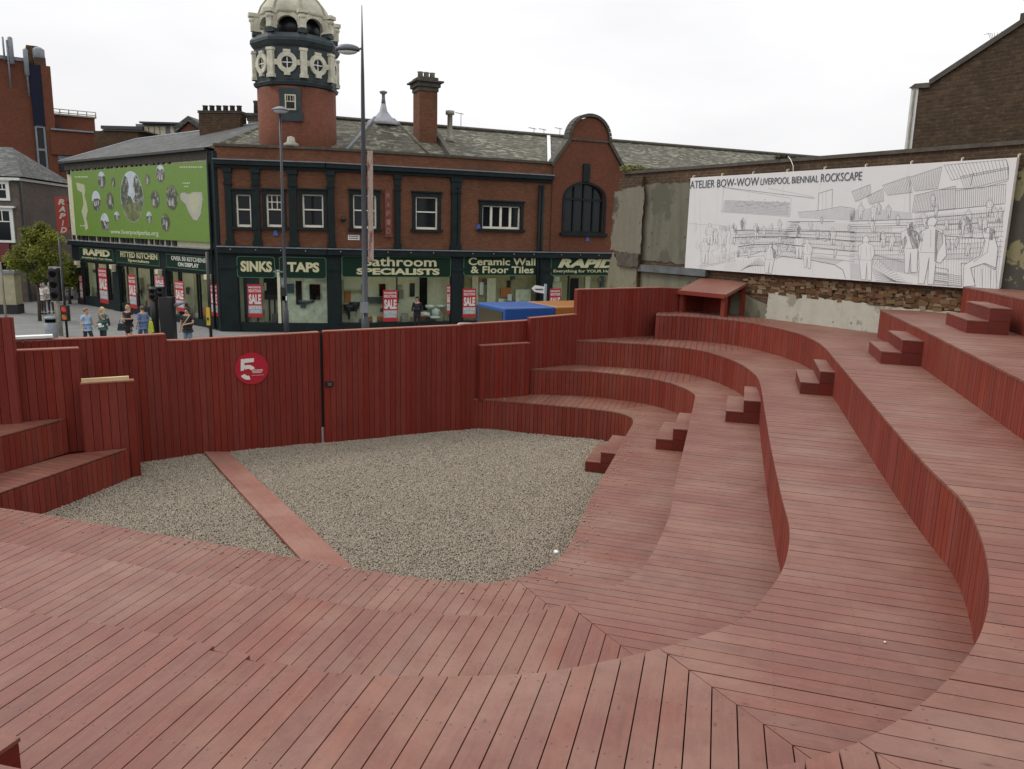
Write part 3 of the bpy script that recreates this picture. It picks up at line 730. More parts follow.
# under it
mb = MB(); WF.poly(mb, jag([(up+.02, 0), (WF.U(772, 300), 0), (WF.U(772, 300), 3.2), (ub, 3.82), (up+.02, 3.84)], 8, .03, 12), .003, .012); mb.build('shelter_render', M['greenwash'], wt)
uw0, uw1 = WF.U(766, 300), WF.U(884, 320)
mb = MB(); WF.poly(mb, jag([(uw0, 2.), (uw1+3, 2.), (uw1+3, 3.52), (uw1, 3.50), (WF.U(820, 300), 3.55), (WF.U(790, 300), 3.58), (uw0+.1, 3.6)], 22, .03, 14), .013, .022); mb.build('whitewash', M['whitewash'], wt)
# row of broken corbel bricks and joist sockets beneath the billboard
mbs = MB(); mbb = MB(); u = WF.U(745, 290); r_ = random.Random(4)
while u < WF.U(960, 300):
    w_ = r_.uniform(.07, .15); zb_ = r_.uniform(3.70, 3.82); WF.box(mbs, u, u+w_*.8, zb_, zb_+r_.uniform(.06, .13), .001, .012); 
    u += r_.uniform(.36, .58)
o = mbs.build('joist_sockets', M['dark'], wt); o['kind'] = 'stuff'; mbb = MB(); rr2 = random.Random(12); m = NT('broken_brick'); tn = m.tone(); m.col(m.ramp(tn, [(0., (.05, .032, .02)), (.4, (.13, .065, .03)), (.75, (.17, .11, .06)), (1., (.25, .20, .13))])); m.rough(.9, .2)
for _ in range(380):
    uu = rr2.uniform(WF.U(742, 290), WF.U(968, 300)); z_ = rr2.uniform(3.52, 3.95); a_ = rr2.uniform(.04, .13); b_ = rr2.uniform(.025, .06); d_ = rr2.uniform(.004, .035)
    n0_ = len(mbb.f); WF.poly(mbb, [(uu-a_+rr2.uniform(-.02, .02), z_-b_), (uu+a_, z_-b_*rr2.uniform(.6, 1.2)), (uu+a_*rr2.uniform(.6, 1.1), z_+b_), (uu-a_, z_+b_*rr2.uniform(.5, 1.1))], .001, d_)
    tt = rr2.random()
    for q_ in range(n0_, len(mbb.f)): mbb.tone[q_] = tt
mbb.build('broken_brickwork', m.mat, wt)['kind'] = 'stuff'
# far right lichened area
uR = WF.U(1005, 230)
mb = MB(); WF.poly(mb, jag([(uR-.2, 3.4), (Lw-.1, 3.4), (Lw-.1, 6.5), (uR-.2, 6.55)], 14, .06, 21), .003, .016); mb.build('lichened_render', M['mossrender'], wt)

# billboard ------------------------------------------------
D_B = .16
q = [WF.pix(689.8, 178, D_B), WF.pix(1017, 157.3, D_B), WF.pix(998.5, 290.5, D_B), WF.pix(685.5, 268.3, D_B)]
bu0, bu1 = (q[0][0]+q[3][0])/2, (q[1][0]+q[2][0])/2; bz1, bz0 = (q[0][1]+q[1][1])/2, (q[2][1]+q[3][1])/2
print('billboard', q)
M['board'] = plain('white_printed_board', (.68, .68, .67), .5, .03, 1.2)
bt = thing('billboard', 'wide white billboard printed with a line drawing of people on curved terraces', 'billboard', tuple(WF.p(bu0, bz0, D_B)))
mb = MB(); n_ = 8
for i in range(n_):
    a = bu0+(bu1-bu0)*i/n_; b = bu0+(bu1-bu0)*(i+1)/n_; WF.box(mb, a+.0015, b-.0015, bz0, bz1, .09, D_B)
mb.build('panel', M['board'], bt)
for i in range(n_+1):
    u = bu0+.02+(bu1-bu0-.04)*i/n_; mb = MB(); WF.box(mb, u-.012, u+.012, bz0+.05, bz1+.07, .045, .088); WF.box(mb, u-.012, u+.012, bz1+.04, bz1+.09, .001, .044); mb.build('bracket', M['cream'], bt)
ink = {'k': flat('ink_black', (.09, .09, .10)), 'm': flat('ink_mid_grey', (.17, .17, .18)), 'l': flat('ink_light_grey', (.36, .36, .365)), 'f': flat('ink_fill_grey', (.55, .55, .555))}
LN = {'k': MB(), 'm': MB(), 'l': MB(), 'f': MB()}
inb = lambda p: (min(max(p[0], bu0+.03), bu1-.03), min(max(p[1], bz0+.03), bz1-.03))
def ln(pts, w=.010, c='m', closed=False, lay=0):
    P = [inb(p) for p in pts]
    if closed: P.append(P[0])
    for a, b in zip(P[:-1], P[1:]):
        dx, dz = b[0]-a[0], b[1]-a[1]; l = math.hypot(dx, dz)
        if l < 1e-4: continue
        nx, nz = -dz/l*w*.38, dx/l*w*.38
        d = D_B+.003+{'l': 0, 'm': .0015, 'k': .003, 'f': 0}[c]
        LN[c].quad(WF.p(a[0]-nx, a[1]-nz, d), WF.p(b[0]-nx, b[1]-nz, d), WF.p(b[0]+nx, b[1]+nz, d), WF.p(a[0]+nx, a[1]+nz, d))
def fill(pts, c='f', lay=0.):
    LN[c].poly([WF.p(*inb(p), D_B+.0015+lay) for p in pts])
c2 = lambda *a: [WF.pix(685+x/6.02, 165+y/6.02, D_B) for x, y in a]
c3 = lambda *a: [WF.pix(850+x/5.305, 150+y/5.305, D_B) for x, y in a]
def hatch(A, B, n, c='l', w=.006):
    for i in range(n+1):
        t = i/n
        f = lambda L_: (L_[0][0]+(L_[-1][0]-L_[0][0])*t, L_[0][1]+(L_[-1][1]-L_[0][1])*t) if len(L_) == 2 else at_t(L_, t)
        ln([f(A), f(B)], w, c)
def at_t(L_, t):
    k = t*(len(L_)-1); i = min(int(k), len(L_)-2); k -= i
    return (L_[i][0]+(L_[i+1][0]-L_[i][0])*k, L_[i][1]+(L_[i+1][1]-L_[i][1])*k)
# left hand third
ln(c2((235, 135), (380, 160), (640, 200), (632, 310), (220, 282), (235, 135)), .009, 'l'); fill(c2((235, 210), (630, 225), (630, 305), (225, 280)), 'f')
ln(c2((235, 135), (780, 200)), .012, 'm'); ln(c2((500, 140), (780, 192)), .008, 'l')
for i in range(40):
    x = 300+i*8.3; y = 235+25*math.sin(i*1.7)*math.sin(i*.37); ln(c2((x, y), (x+12, y+8*math.sin(i*2.3))), .009, 'm')
for i in range(9): ln(c2((240, 215+i*8), (620, 228+i*9)), .004, 'm')
ln(c2((800, 275), (805, 170), (888, 145), (885, 262)), .010, 'm'); ln(c2((830, 160), (828, 270)), .006, 'l'); ln(c2((850, 155), (848, 268)), .006, 'l')
ln(c2((680, 285), (820, 272), (940, 250), (1024, 262)), .009, 'm')
fill(c2((680, 290), (820, 277), (940, 256), (1024, 268), (1024, 335), (690, 318)), 'f')
ln(c2((15, 350), (90, 358), (215, 362)), .007, 'l'); ln(c2((90, 200), (95, 620)), .005, 'l'); ln(c2((60, 130), (60, 420)), .004, 'l')
fill(c2((205, 362), (270, 366), (270, 395), (205, 392)), 'f')
T1 = [c2((300, 395), (480, 393), (620, 398)), c2((290, 438), (420, 432), (600, 432), (700, 440)), c2((320, 492), (400, 480), (580, 474), (720, 490)), c2((320, 550), (400, 540), (460, 520))]
for i, L_ in enumerate(T1): ln(L_, .022 if i in (1, 2) else .012, 'k' if i < 3 else 'm')
hatch(T1[0], c2((300, 432), (480, 428), (620, 430)), 46); hatch(T1[1], c2((300, 485), (420, 476), (600, 468), (700, 482)), 52); hatch(T1[2], c2((320, 545), (420, 530), (580, 520), (720, 540)), 50)
R1 = [c2((620, 340), (900, 340)), c2((600, 398), (760, 398), (1024, 404)), c2((610, 432), (800, 440), (1024, 458)), c2((610, 480), (800, 498), (1024, 520)), c2((545, 545), (760, 572), (900, 600), (950, 630), (965, 700))]
for i, L_ in enumerate(R1): ln(L_, .016, 'k' if i in (1, 2) else 'm')
hatch(R1[1], c2((610, 428), (760, 432), (1024, 450)), 40); hatch(R1[2], c2((610, 476), (800, 494), (1024, 515)), 44); hatch(c2((560, 500), (800, 540), (960, 570)), R1[4][:3], 34)
for i in range(11): ln(c2((690-i*11, 345+i*14), (640-i*9, 348+i*14)), .014, 'm')
ln(c2((80, 610), (200, 590), (300, 555)), .009, 'l'); ln(c2((90, 622), (310, 572)), .007, 'l'); hatch(c2((100, 560), (300, 520)), c2((100, 615), (300, 575)), 22)
for i in range(7): ln(c2((330+i*8, 640-i*6), (450+i*10, 560+i*8)), .007, 'm')
def fig(c, x, y, h, w=.012, col='m', seed=0):
    """small outlined standing figure, feet at x,y, height h (crop units)"""
    r = random.Random(seed); s = h; j = lambda: r.uniform(-.012, .012)*h
    P = [(-.09, 0), (-.11, .28), (-.13, .48), (-.17, .60), (-.16, .78), (-.05, .84), (-.055, .90), (-.03, .985), (.03, .99), (.06, .92), (.045, .84), (.15, .78), (.19, .6), (.13, .47), (.12, .26), (.11, 0), (.03, 0), (.01, .40), (-.02, 0)]
    pts = c(*[(x+a*s+j(), y-b*s+j()) for a, b in P]); fill2(pts); ln(pts, w, col, True); ln(c((x-.13*s, y-.48*s), (x+.13*s, y-.47*s)), w*.8, col); ln(c((x-.02*s, y-.8*s), (x+.01*s, y-.5*s)), w*.6, col)
WH = MB()
def fill2(pts): WH.poly([WF.p(*inb(p), D_B+.0052) for p in pts])
def ln2(pts, w=.012, closed=False):
    P = [inb(p) for p in pts]
    if closed: P.append(P[0])
    for a, b in zip(P[:-1], P[1:]):
        dx, dz = b[0]-a[0], b[1]-a[1]; l = math.hypot(dx, dz)
        if l < 1e-4: continue
        nx, nz = -dz/l*w*.36, dx/l*w*.36; d = D_B+.0066
        LN['m'].quad(WF.p(a[0]-nx, a[1]-nz, d), WF.p(b[0]-nx, b[1]-nz, d), WF.p(b[0]+nx, b[1]+nz, d), WF.p(a[0]+nx, a[1]+nz, d))
_ln = ln
def ln(pts, w=.010, c='m', closed=False, lay=0):
    if lay: ln2(pts, w, closed)
    else: _ln(pts, w, c, closed)
def fig(c, x, y, h, w=.009, seed=0, lean=0, bag=False):
    r = random.Random(seed); j = lambda: r.uniform(-.014, .014)*h
    P = [(-.10, 0), (-.12, .28), (-.14, .48), (-.18, .60), (-.17, .78), (-.05, .84), (-.065, .90), (-.04, .985), (.03, 1.), (.07, .93), (.05, .84), (.16, .78), (.20, .6), (.14, .47), (.13, .26), (.12, 0), (.03, 0), (.01, .40), (-.02, 0)]
    pts = c(*[(x+(a+lean*b)*h+j(), y-b*h+j()) for a, b in P]); fill2(pts); ln(pts, w, closed=True, lay=1)
    for a, b in (((-.14, .48), (.14, .47)), ((-.10, .76), (-.12, .5)), ((.10, .76), (.11, .5)), ((-.05, .86), (.05, .86)), ((0, .8), (.02, .55))):
        ln(c((x+(a[0]+lean*a[1])*h, y-a[1]*h), (x+(b[0]+lean*b[1])*h, y-b[1]*h)), w*.7, lay=1)
for i, (x, y, h) in enumerate(((150, 480, 130), (185, 470, 90), (350, 390, 75), (430, 445, 95), (475, 435, 70), (570, 400, 72), (345, 388, 60), (757, 398, 62), (800, 445, 60), (824, 350, 40), (890, 478, 105), (988, 402, 45), (685, 560, 150), (235, 480, 100), (235, 560, 80), (735, 620, 175), (120, 590, 150), (290, 470, 110))):
    fig(c2, x, y, h, .008, i)
fig(c2, 500, 660, 190, .009, 40, .1); fig(c2, 545, 560, 100, .008, 41, -.1)
# right hand part: slatted roof, long terraces, large seated and standing figures
fill(c3((0, 318), (120, 308), (205, 320), (330, 332), (330, 372), (0, 375)), 'f')
for A_, B_, n in ((c3((10, 220), (108, 182)), c3((30, 275), (112, 238)), 13), (c3((90, 245), (175, 205)), c3((105, 288), (180, 270)), 11), (c3((172, 188), (315, 140)), c3((200, 240), (330, 225)), 17), (c3((315, 145), (488, 88)), c3((345, 218), (465, 205)), 17), (c3((500, 80), (830, 48)), c3((540, 160), (840, 100)), 17), (c3((585, 140), (835, 92)), c3((610, 210), (840, 155)), 20), (c3((345, 240), (560, 190)), c3((330, 330), (560, 310)), 26), (c3((560, 215), (828, 180)), c3((560, 312), (822, 285)), 24)):
    hatch(A_, B_, n, 'm', .008); _ln(A_, .008, 'm'); _ln(B_, .008, 'm')
_ln(c3((830, 45), (842, 95), (838, 160)), .014, 'm'); _ln(c3((480, 210), (560, 205), (700, 200), (835, 165)), .01, 'm'); _ln(c3((62, 270), (62, 370)), .01, 'm'); _ln(c3((318, 150), (318, 330)), .01, 'm'); _ln(c3((640, 190), (655, 120)), .012, 'm')
T2 = [c3((0, 378), (340, 366), (600, 345), (820, 325)), c3((0, 406), (200, 402), (420, 395), (810, 385)), c3((0, 438), (230, 442), (400, 450)), c3((345, 335), (820, 285)), c3((500, 455), (700, 468), (790, 465)), c3((0, 480), (300, 492)), c3((100, 548), (300, 600)), c3((0, 535), (120, 550))]
for i, L_ in enumerate(T2): _ln(L_, .014 if i in (1, 2, 4) else .011, 'k' if i in (0, 4) else 'm')
fill(c3((190, 488), (400, 505), (400, 540), (190, 505)), 'f'); fill(c3((110, 548), (350, 590), (345, 660), (210, 640)), 'f'); fill(c3((500, 540), (640, 560), (660, 590), (510, 580)), 'f'); fill(c3((0, 600), (60, 605), (60, 700), (0, 700)), 'f')
hatch(c3((0, 410), (220, 406)), c3((0, 434), (220, 438)), 30); hatch(c3((0, 442), (300, 450)), c3((0, 478), (300, 488)), 30); hatch(c3((500, 460), (800, 470)), c3((505, 535), (780, 600)), 18, 'm'); hatch(c3((350, 350), (810, 330)), c3((350, 395), (810, 383)), 40); hatch(c3((500, 392), (810, 388)), c3((500, 452), (800, 462)), 24, 'l'); hatch(c3((120, 552), (330, 720)), c3((110, 600), (240, 720)), 14, 'm')
for i in range(8): _ln(c3((110+i*4, 620+i*12), (230+i*10, 690+i*4)), .008, 'm'); _ln(c3((420, 640+i*11), (590, 670+i*10)), .009, 'm')
for y in (620, 650, 690): _ln(c3((430, y), (520, y+12), (520, y+30)), .012, 'm')
_ln(c3((590, 600), (590, 740)), .013, 'm'); _ln(c3((590, 600), (700, 600), (770, 635), (775, 600)), .013, 'm')
for x in (660, 700, 745, 775): _ln(c3((x, 630), (x, 745)), .008, 'm')
for i, (x, y, h, l) in enumerate(((85, 700, 245, 0), (175, 515, 85, 0), (205, 360, 70, 0), (155, 340, 60, 0), (255, 400, 60, 0), (440, 300, 70, 0), (455, 350, 60, .1), (320, 650, 270, 0), (345, 520, 130, -.2), (590, 450, 95, .1), (640, 440, 90, -.2), (735, 350, 95, .1), (690, 420, 70, 0))): fig(c3, x, y, h, .009, 60+i, l)
fig(c3, 400, 720, 370, .011, 80, .1); 
P = c3((455, 420), (505, 450), (512, 560), (480, 600), (450, 590)); fill2(P); ln(P, .011, closed=True, lay=1)
P = c3((700, 425), (735, 410), (770, 428), (765, 450), (785, 520), (775, 625), (715, 600), (640, 625), (665, 720), (600, 730), (605, 610), (690, 560), (715, 480)); fill2(P); ln(P, .012, closed=True, lay=1); ln(c3((715, 440), (775, 440)), .01, lay=1); ln(c3((740, 470), (730, 540), (655, 595)), .01, lay=1); ln(c3((720, 480), (700, 560)), .01, lay=1)
# further terrace edges, cladding lines and small seated figures that fill the sheet
for i in range(7):
    y0_ = 385+i*27; _ln(c2((300+i*9, y0_+8), (480, y0_-2), (700, y0_+4), (1020, y0_+16+i*3)), .007, 'm')
hatch(c2((610, 345), (800, 345), (1020, 350)), c2((610, 395), (800, 396), (1020, 402)), 46, 'l', .005)
hatch(c2((330, 400), (470, 398), (610, 402)), c2((330, 430), (470, 428), (610, 432)), 34, 'l', .005)
hatch(c2((240, 600), (300, 580), (450, 560)), c2((240, 640), (330, 640), (455, 655)), 18, 'l', .006)
for i in range(9): _ln(c3((0, 395+i*23), (250, 388+i*24), (500, 372+i*26), (815, 350+i*27)), .006, 'm')
hatch(c3((0, 445), (250, 452), (500, 470)), c3((0, 600), (250, 640), (420, 690)), 44, 'l', .006); hatch(c3((430, 480), (800, 500)), c3((430, 700), (790, 735)), 26, 'l', .006)
hatch(c3((350, 345), (560, 330), (820, 300)), c3((350, 450), (560, 440), (800, 430)), 40, 'l', .005)
rf_ = random.Random(77)
for i in range(26): fig(c2, rf_.uniform(300, 1010), rf_.uniform(395, 560), rf_.uniform(34, 62), .006, 200+i, rf_.uniform(-.25, .25))
for i in range(20): fig(c3, rf_.uniform(10, 820), rf_.uniform(360, 560), rf_.uniform(45, 95), .007, 300+i, rf_.uniform(-.3, .3))
for i in range(30):
    x, y = rf_.uniform(60, 310), rf_.uniform(390, 600); _ln(c2((x, y), (x+rf_.uniform(-10, 14), y-rf_.uniform(8, 40)), (x+rf_.uniform(-12, 12), y-rf_.uniform(20, 60))), .006, 'm')
for nm, k_ in (('drawing_light_lines', 'l'), ('drawing_grey_tint', 'f'), ('drawing_mid_lines', 'm'), ('drawing_dark_lines', 'k')):
    LN[k_].build(nm, ink[k_], bt)
WH.build('drawing_figures', M['board'], bt)
ud = lambda px: WF.pix(px, 180, D_B)[0]
zc = WF.pix(725, 181.5, D_B)[1]
tm = flat('title_ink', (.08, .085, .10))
letters(WF, 'ATELIER BOW-WOW', ud(690.8), ud(759), zc-.15, zc+.07, D_B+.001, tm, bt, name='title', bold=-.004)
zc2 = WF.pix(790, 180, D_B)[1]
letters(WF, 'LIVERPOOL BIENNIAL', ud(761), ud(818.5), zc-.14, zc+.03, D_B+.001, tm, bt, name='title', bold=-.006)
letters(WF, 'ROCKSCAPE', ud(821), ud(861.5), zc-.14, zc+.06, D_B+.001, tm, bt, name='title', bold=-.004)
# loose cable and plants on the wall top
mb = MB(); a = WF.pix(793, 156, .1); mb.tube([WF.p(a[0]-.25, ZT+.09, -.1), WF.p(a[0]-.18, ZT+.13, .06), WF.p(a[0]-.05, ZT+.05, .12), WF.p(a[0]+.06, ZT-.12, .13), WF.p(a[0]+.08, ZT-.36, .12)], .010, 6); o = mb.build('cable', M['white']); tag(o, 'thin white cable drooping over the wall top above the billboard', 'cable')
M['weed'] = plain('yellow_green_leaf', (.16, .17, .03), .6, .4, 8); M['leaf'] = plain('tree_leaf', (.075, .085, .018), .55, .5, 1.6); M['bark'] = plain('bark', (.07, .055, .04), .9, .4, 9, .4)
M['moss'] = plain('dark_moss', (.05, .055, .03), .9, .5, 8)
def leaves(mb, c, r, n, s, seed=0, flatz=1.):
    rr = random.Random(seed)
    for _ in range(n):
        while True:
            v = Vector((rr.uniform(-1, 1), rr.uniform(-1, 1), rr.uniform(-1, 1)))
            if v.length < 1: break
        p = Vector(c)+Vector((v.x*r[0], v.y*r[1], v.z*r[2])); k = s*rr.uniform(.6, 1.4)
        a = Vector((rr.uniform(-1, 1), rr.uniform(-1, 1), rr.uniform(-.6, .6))).normalized(); b = a.cross(Vector((rr.uniform(-1, 1), rr.uniform(-1, 1), rr.uniform(.2, 1)))).normalized()
        mb.poly([p-a*k, p+b*k*.45, p+a*k, p-b*k*.45], rr.random())
def tuft(name, label, cat, px, py, d, w, h, n, s, mat, seed):
    u, z = WF.pix(px, py, d); c = WF.p(u, ZT+.09+h*.5, d); mb = MB()
    leaves(mb, c, (w, w*.6, h*.6), n, s, seed); 
    for i in range(10):
        r = random.Random(seed+i); mb.tube([WF.p(u+r.uniform(-w, w)*.6, ZT+.08, d), WF.p(u+r.uniform(-w, w)*.8, ZT+.09+h*.8, d+r.uniform(-.1, .1))], .006, 4)
    o = mb.build(name, mat); tag(o, label, cat)
tuft('weed', 'yellow-green weed tuft growing on the street end of the old wall', 'plant', 633, 165, -.2, .52, .20, 420, .045, M['weed'], 5)
tuft('weed', 'dark mossy clump on the wall top above the billboard title', 'plant', 785, 156, -.15, .3, .12, 160, .05, M['moss'], 8)

# brick gable of the neighbouring house ----------------------
GD = -2.2
gt = thing('brick_gable_house', 'tall sooty brick gable with a pale rendered edge rising behind the wall at top right', 'house', tuple(WF.p(WF.pix(960, 150, GD)[0], 0, GD)))
g = lambda px, py, d=GD: WF.pix(px, py, d)
e0 = g(919.5, 85); e1 = g(931, 85.2); e2 = g(1022, 25.5); ap = (e2[0]+(e2[0]-e1[0])*.9, e2[1]+(e2[1]-e1[1])*.9)
fe = (ap[0]+(ap[0]-e1[0]), e1[1])
mb = MB(); WF.poly(mb, [(e0[0], 0), (fe[0], 0), (fe[0], fe[1]), ap, (e1[0], e1[1]), (e0[0], e0[1])], GD-9, GD); mb.build('gable_wall', M['bricksoot'], gt)
mb = MB(); x0 = g(906, 148)[0]; x0b = (g(905.2, 148)[0]+g(912.0, 86)[0])/2; WF.box(mb, x0b, e0[0]-.003, 0, e0[1]-.06, GD-.5, GD+.02); mb.build('pale_render_edge', M['lead'] if 0 else plain('pale_grey_render', (.62, .62, .60), .8, .12, 4), gt)
mb = MB(); WF.box(mb, (x0b+e0[0])/2-.02, (x0b+e0[0])/2+.02, 0, e0[1]-.1, GD+.021, GD+.06); mb.build('drainpipe', M['palestone'], gt)
mb = MB(); WF.poly(mb, [(x0b-.05, e0[1]-.05), (e1[0], e1[1]-.06), (e1[0], e1[1]+.06), (x0b+.1, e0[1]+.04)], GD-.7, GD+.06); mb.build('kneeler', M['stone'], gt)
mb = MB(); WF.poly(mb, [(e1[0]-.02, e1[1]+.001), (ap[0], ap[1]+.001), (ap[0], ap[1]+.13), (e1[0]-.04, e1[1]+.13)], GD-9.1, GD+.05); WF.poly(mb, [(ap[0]+.001, ap[1]+.001), (fe[0]+.02, fe[1]+.001), (fe[0]+.04, fe[1]+.13), (ap[0]+.001, ap[1]+.13)], GD-9.1, GD+.05); mb.build('roof_verge', M['stone'], gt)
c0 = g(1018.5, 25)[0]; mb = MB(); WF.box(mb, c0, c0+.9, e2[1]-.4, g(1021, 13)[1], GD-1, GD-.02); mb.build('chimney', M['brickold'], gt)
# bare sprig on the verge
u, z = g(994, 40); mb = MB()
for i in range(6):
    r = random.Random(i); mb.tube([WF.p(u, z-.15, GD), WF.p(u-.05*i+.1, z+.08+.02*i, GD), WF.p(u-.08*i+.15, z+.16, GD)], .005, 4)
o = mb.build('dry_sprig', M['bark']); tag(o, 'small bare sprig growing on the sloping verge of the brick gable', 'plant')

# lean-to shelter --------------------------------------------
st = thing('lean_to_shelter', 'small red timber lean-to with a sloping flat roof against the old wall behind the terraces', 'shelter', (5.3, 22, 0))
A_, B_ = (4.90, 23.0), (5.88, 21.78)
SF = Fr(A_, B_); wd = 1.0
def sp(u, d, z): return SF.p(u, z, -d)
mb = MB()
mb.hexa([sp(-.1, -.08, 3.38), sp(SF.L+.06, -.08, 3.38), sp(SF.L+.06, wd, 3.74), sp(-.1, wd, 3.74), sp(-.1, -.08, 3.47), sp(SF.L+.06, -.08, 3.47), sp(SF.L+.06, wd, 3.81), sp(-.1, wd, 3.81)]); mb.build('roof', M['deck'], st)
mb = MB(); mb.hexa([sp(-.11, -.15, 3.36), sp(SF.L+.07, -.15, 3.36), sp(SF.L+.07, -.122, 3.36), sp(-.11, -.122, 3.36), sp(-.11, -.15, 3.475), sp(SF.L+.07, -.15, 3.475), sp(SF.L+.07, -.122, 3.475), sp(-.11, -.122, 3.475)]); mb.build('fascia', M['riser'], st)
for i, (u, d, z) in enumerate(((SF.L-.05, .02, 3.39), (.05, .02, 3.39), (SF.L-.05, wd-.1, 3.66))):
    mb = MB(); c = sp(u, d, 0); mb.box((c.x, c.y, z/2+1), (.13, .13, z-2), math.atan2(SF.u.y, SF.u.x)); mb.build('post', M['riser'], st)
mb = MB(); mb.hexa([sp(-.02, 0, 1), sp(.02, 0, 1), sp(.02, wd, 1), sp(-.02, wd, 1), sp(-.02, 0, 3.4), sp(.02, 0, 3.4), sp(.02, wd, 3.7), sp(-.02, wd, 3.7)]); mb.build('side_boards', M['fence'], st)
mb = MB(); c = sp(SF.L*.35, wd-.05, 0); mb.box((c.x, c.y, 2.4), (.95, .05, 2.4), math.atan2(SF.u.y, SF.u.x)); mb.build('door', M['fence'], st)
mb = MB(); mb.prism([tuple(sp(-.3, -.3, 0))[:2], tuple(sp(SF.L+.6, -.3, 0))[:2], tuple(sp(SF.L+.6, wd, 0))[:2], tuple(sp(-.3, wd, 0))[:2]], 2.0, 2.1); mb.build('floor', M['deck'], st)
# ------------------------------------------------------------------ the big corner shop building
Q0, Q2, R3, Q4, Q5 = (-14.03, 37.40), (-9.06, 38.0), (-2.85, 40.43), (1.80, 42.50), (14.2, 48.03)
LW = Fr((-27.4, 48.9), (-14.39, 37.85)); CW = Fr((-14.39, 37.85), Q0); S1 = Fr(Q0, Q2); S3 = Fr(Q2, R3); S4 = Fr(R3, Q4); S5 = Fr(Q4, Q5)
bd = thing('corner_shop_building', 'long two-storey red brick corner shop building with a domed tower and dark green shopfronts', 'building', (-9, 38, 0))
def wallgrid(mb, fr, u0, u1, z0, z1, d0, d1, holes):
    us = sorted({u0, u1, *[h[0] for h in holes], *[h[1] for h in holes]}); us = [u for u in us if u0 <= u <= u1]
    for a, b in zip(us[:-1], us[1:]):
        hs = sorted([h for h in holes if h[0] < b-1e-6 and h[1] > a+1e-6], key=lambda h: h[2]); z = z0
        for h in hs:
            if h[2] > z+1e-6: fr.box(mb, a, b, z, h[2], d0, d1)
            z = max(z, h[3])
        if z < z1: fr.box(mb, a, b, z, z1, d0, d1)
def window(fr, u0, u1, z0, z1, style='sash', surround='green', sash='sashwhite', parent=bd, proud=.07, sw=.17, lights=4):
    """an opening u0..u1,z0..z1 in a wall whose face is d=0"""
    mb = MB()
    if surround:
        fr.box(mb, u0-sw, u0, z0, z1, -.10, proud); fr.box(mb, u1, u1+sw, z0, z1, -.10, proud)
        fr.box(mb, u0-sw-.02, u1+sw+.02, z1, z1+sw*1.2, -.10, proud+.02); fr.box(mb, u0-sw-.06, u1+sw+.06, z1+sw*1.2+.001, z1+sw*1.2+.07, -.05, proud+.10)
    else: fr.box(mb, u0, u1, z1-.02, z1, -.2, -.1)
    w = mb.build('window', M[surround or 'green'], parent)
    mb = MB(); fr.box(mb, u0-sw-.08, u1+sw+.08, z0-.12, z0-.002, -.10, proud+.12); mb.build('sill', M[surround or 'green'], w)
    mb = MB(); fw = .075; zm = z0+(z1-z0)*.54; D0, D1 = -.14, -.07
    def bar(a, b, c, d, e=0): fr.box(mb, a, b, c, d, D0+e, D1+e)
    bar(u0+.002, u0+fw, z0+.002, z1-.002); bar(u1-fw, u1-.002, z0+.002, z1-.002); bar(u0+fw+.001, u1-fw-.001, z1-fw*.8, z1-.003); bar(u0+fw+.001, u1-fw-.001, z0+.003, z0+fw*1.5)
    if style in ('sash', 'sash6'):
        bar(u0+fw+.001, u1-fw-.001, zm-.03, zm+.03, .004)
        if style == 'sash6':
            for k in (1, 2): x = u0+(u1-u0)*k/3; bar(x-.018, x+.018, zm+.031, z1-fw*.8-.001, -.01)
            zz = (zm+z1)/2; bar(u0+fw+.001, u1-fw-.001, zz-.018, zz+.018, -.014)
    elif style == 'casement':
        for k in range(1, lights): x = u0+(u1-u0)*k/lights; bar(x-.06, x+.06, z0+fw*1.5+.001, z1-fw*.8-.001)
    elif style == 'cross':
        x = (u0+u1)/2; bar(x-.03, x+.03, z0+fw*1.5+.001, z1-fw*.8-.001, -.01); bar(u0+fw+.001, u1-fw-.001, zm-.03, zm+.03, .006)
    mb.build('frame', M[sash], w)
    mb = MB(); fr.box(mb, u0+.003, u1-.003, z0+.003, z1-.003, -.19, -.16); mb.build('pane', M['glass'], w)
    return w
def pxr(fr, x0, x1, y0, y1, d=0):
    xm = (x0+x1)/2; return (fr.pix(x0, (y0+y1)/2, d)[0], fr.pix(x1, (y0+y1)/2, d)[0], fr.pix(xm, y1, d)[1], fr.pix(xm, y0, d)[1])
ZL, ZC, ZP = 4.08, 7.98, 8.60
W_ = {id(S1): [(pxr(S1, 236.3, 251.3, 194.5, 227), 'sash'), (pxr(S1, 266.5, 282.5, 194.5, 227), 'sash6'), (pxr(S1, 302.5, 323.5, 194.5, 227.5), 'sash')],
      id(S3): [(pxr(S3, 353, 376.5, 195, 228.5), 'cross'), (pxr(S3, 415.5, 437.5, 197, 229.5), 'sash')],
      id(S4): [(pxr(S4, 482, 520, 206, 229), 'casement')], id(S5): []}
for fr, nm in ((S1, 'S1'), (S3, 'S3'), (S4, 'S4'), (S5, 'S5')):
    hs = [w for w, _ in W_[id(fr)]]
    if fr is S5:
        q5 = pxr(S5, 564.5, 603.5, 184, 233, .05); hs = [(q5[0]-.02, q5[1]+.02, q5[2]-.02, q5[3]+.02)]
    mb = MB(); wallgrid(mb, fr, 0, fr.L, ZL, ZP, -.4, 0, hs); mb.build('upper_wall', M['brick'], bd)
    for w, st_ in W_[id(fr)]: window(fr, *w, style=st_)
# corner pier between the two wings
mb = MB(); CW.box(mb, -.06, CW.L+.05, 0, ZC+.4, -.4, .10); mb.build('corner_pier', M['green'], bd)
mb = MB(); mb.tube([CW.p(.12, .1, .2), CW.p(.12, 8.3, .2)], .06, 8); mb.build('downpipe', M['green'], bd)
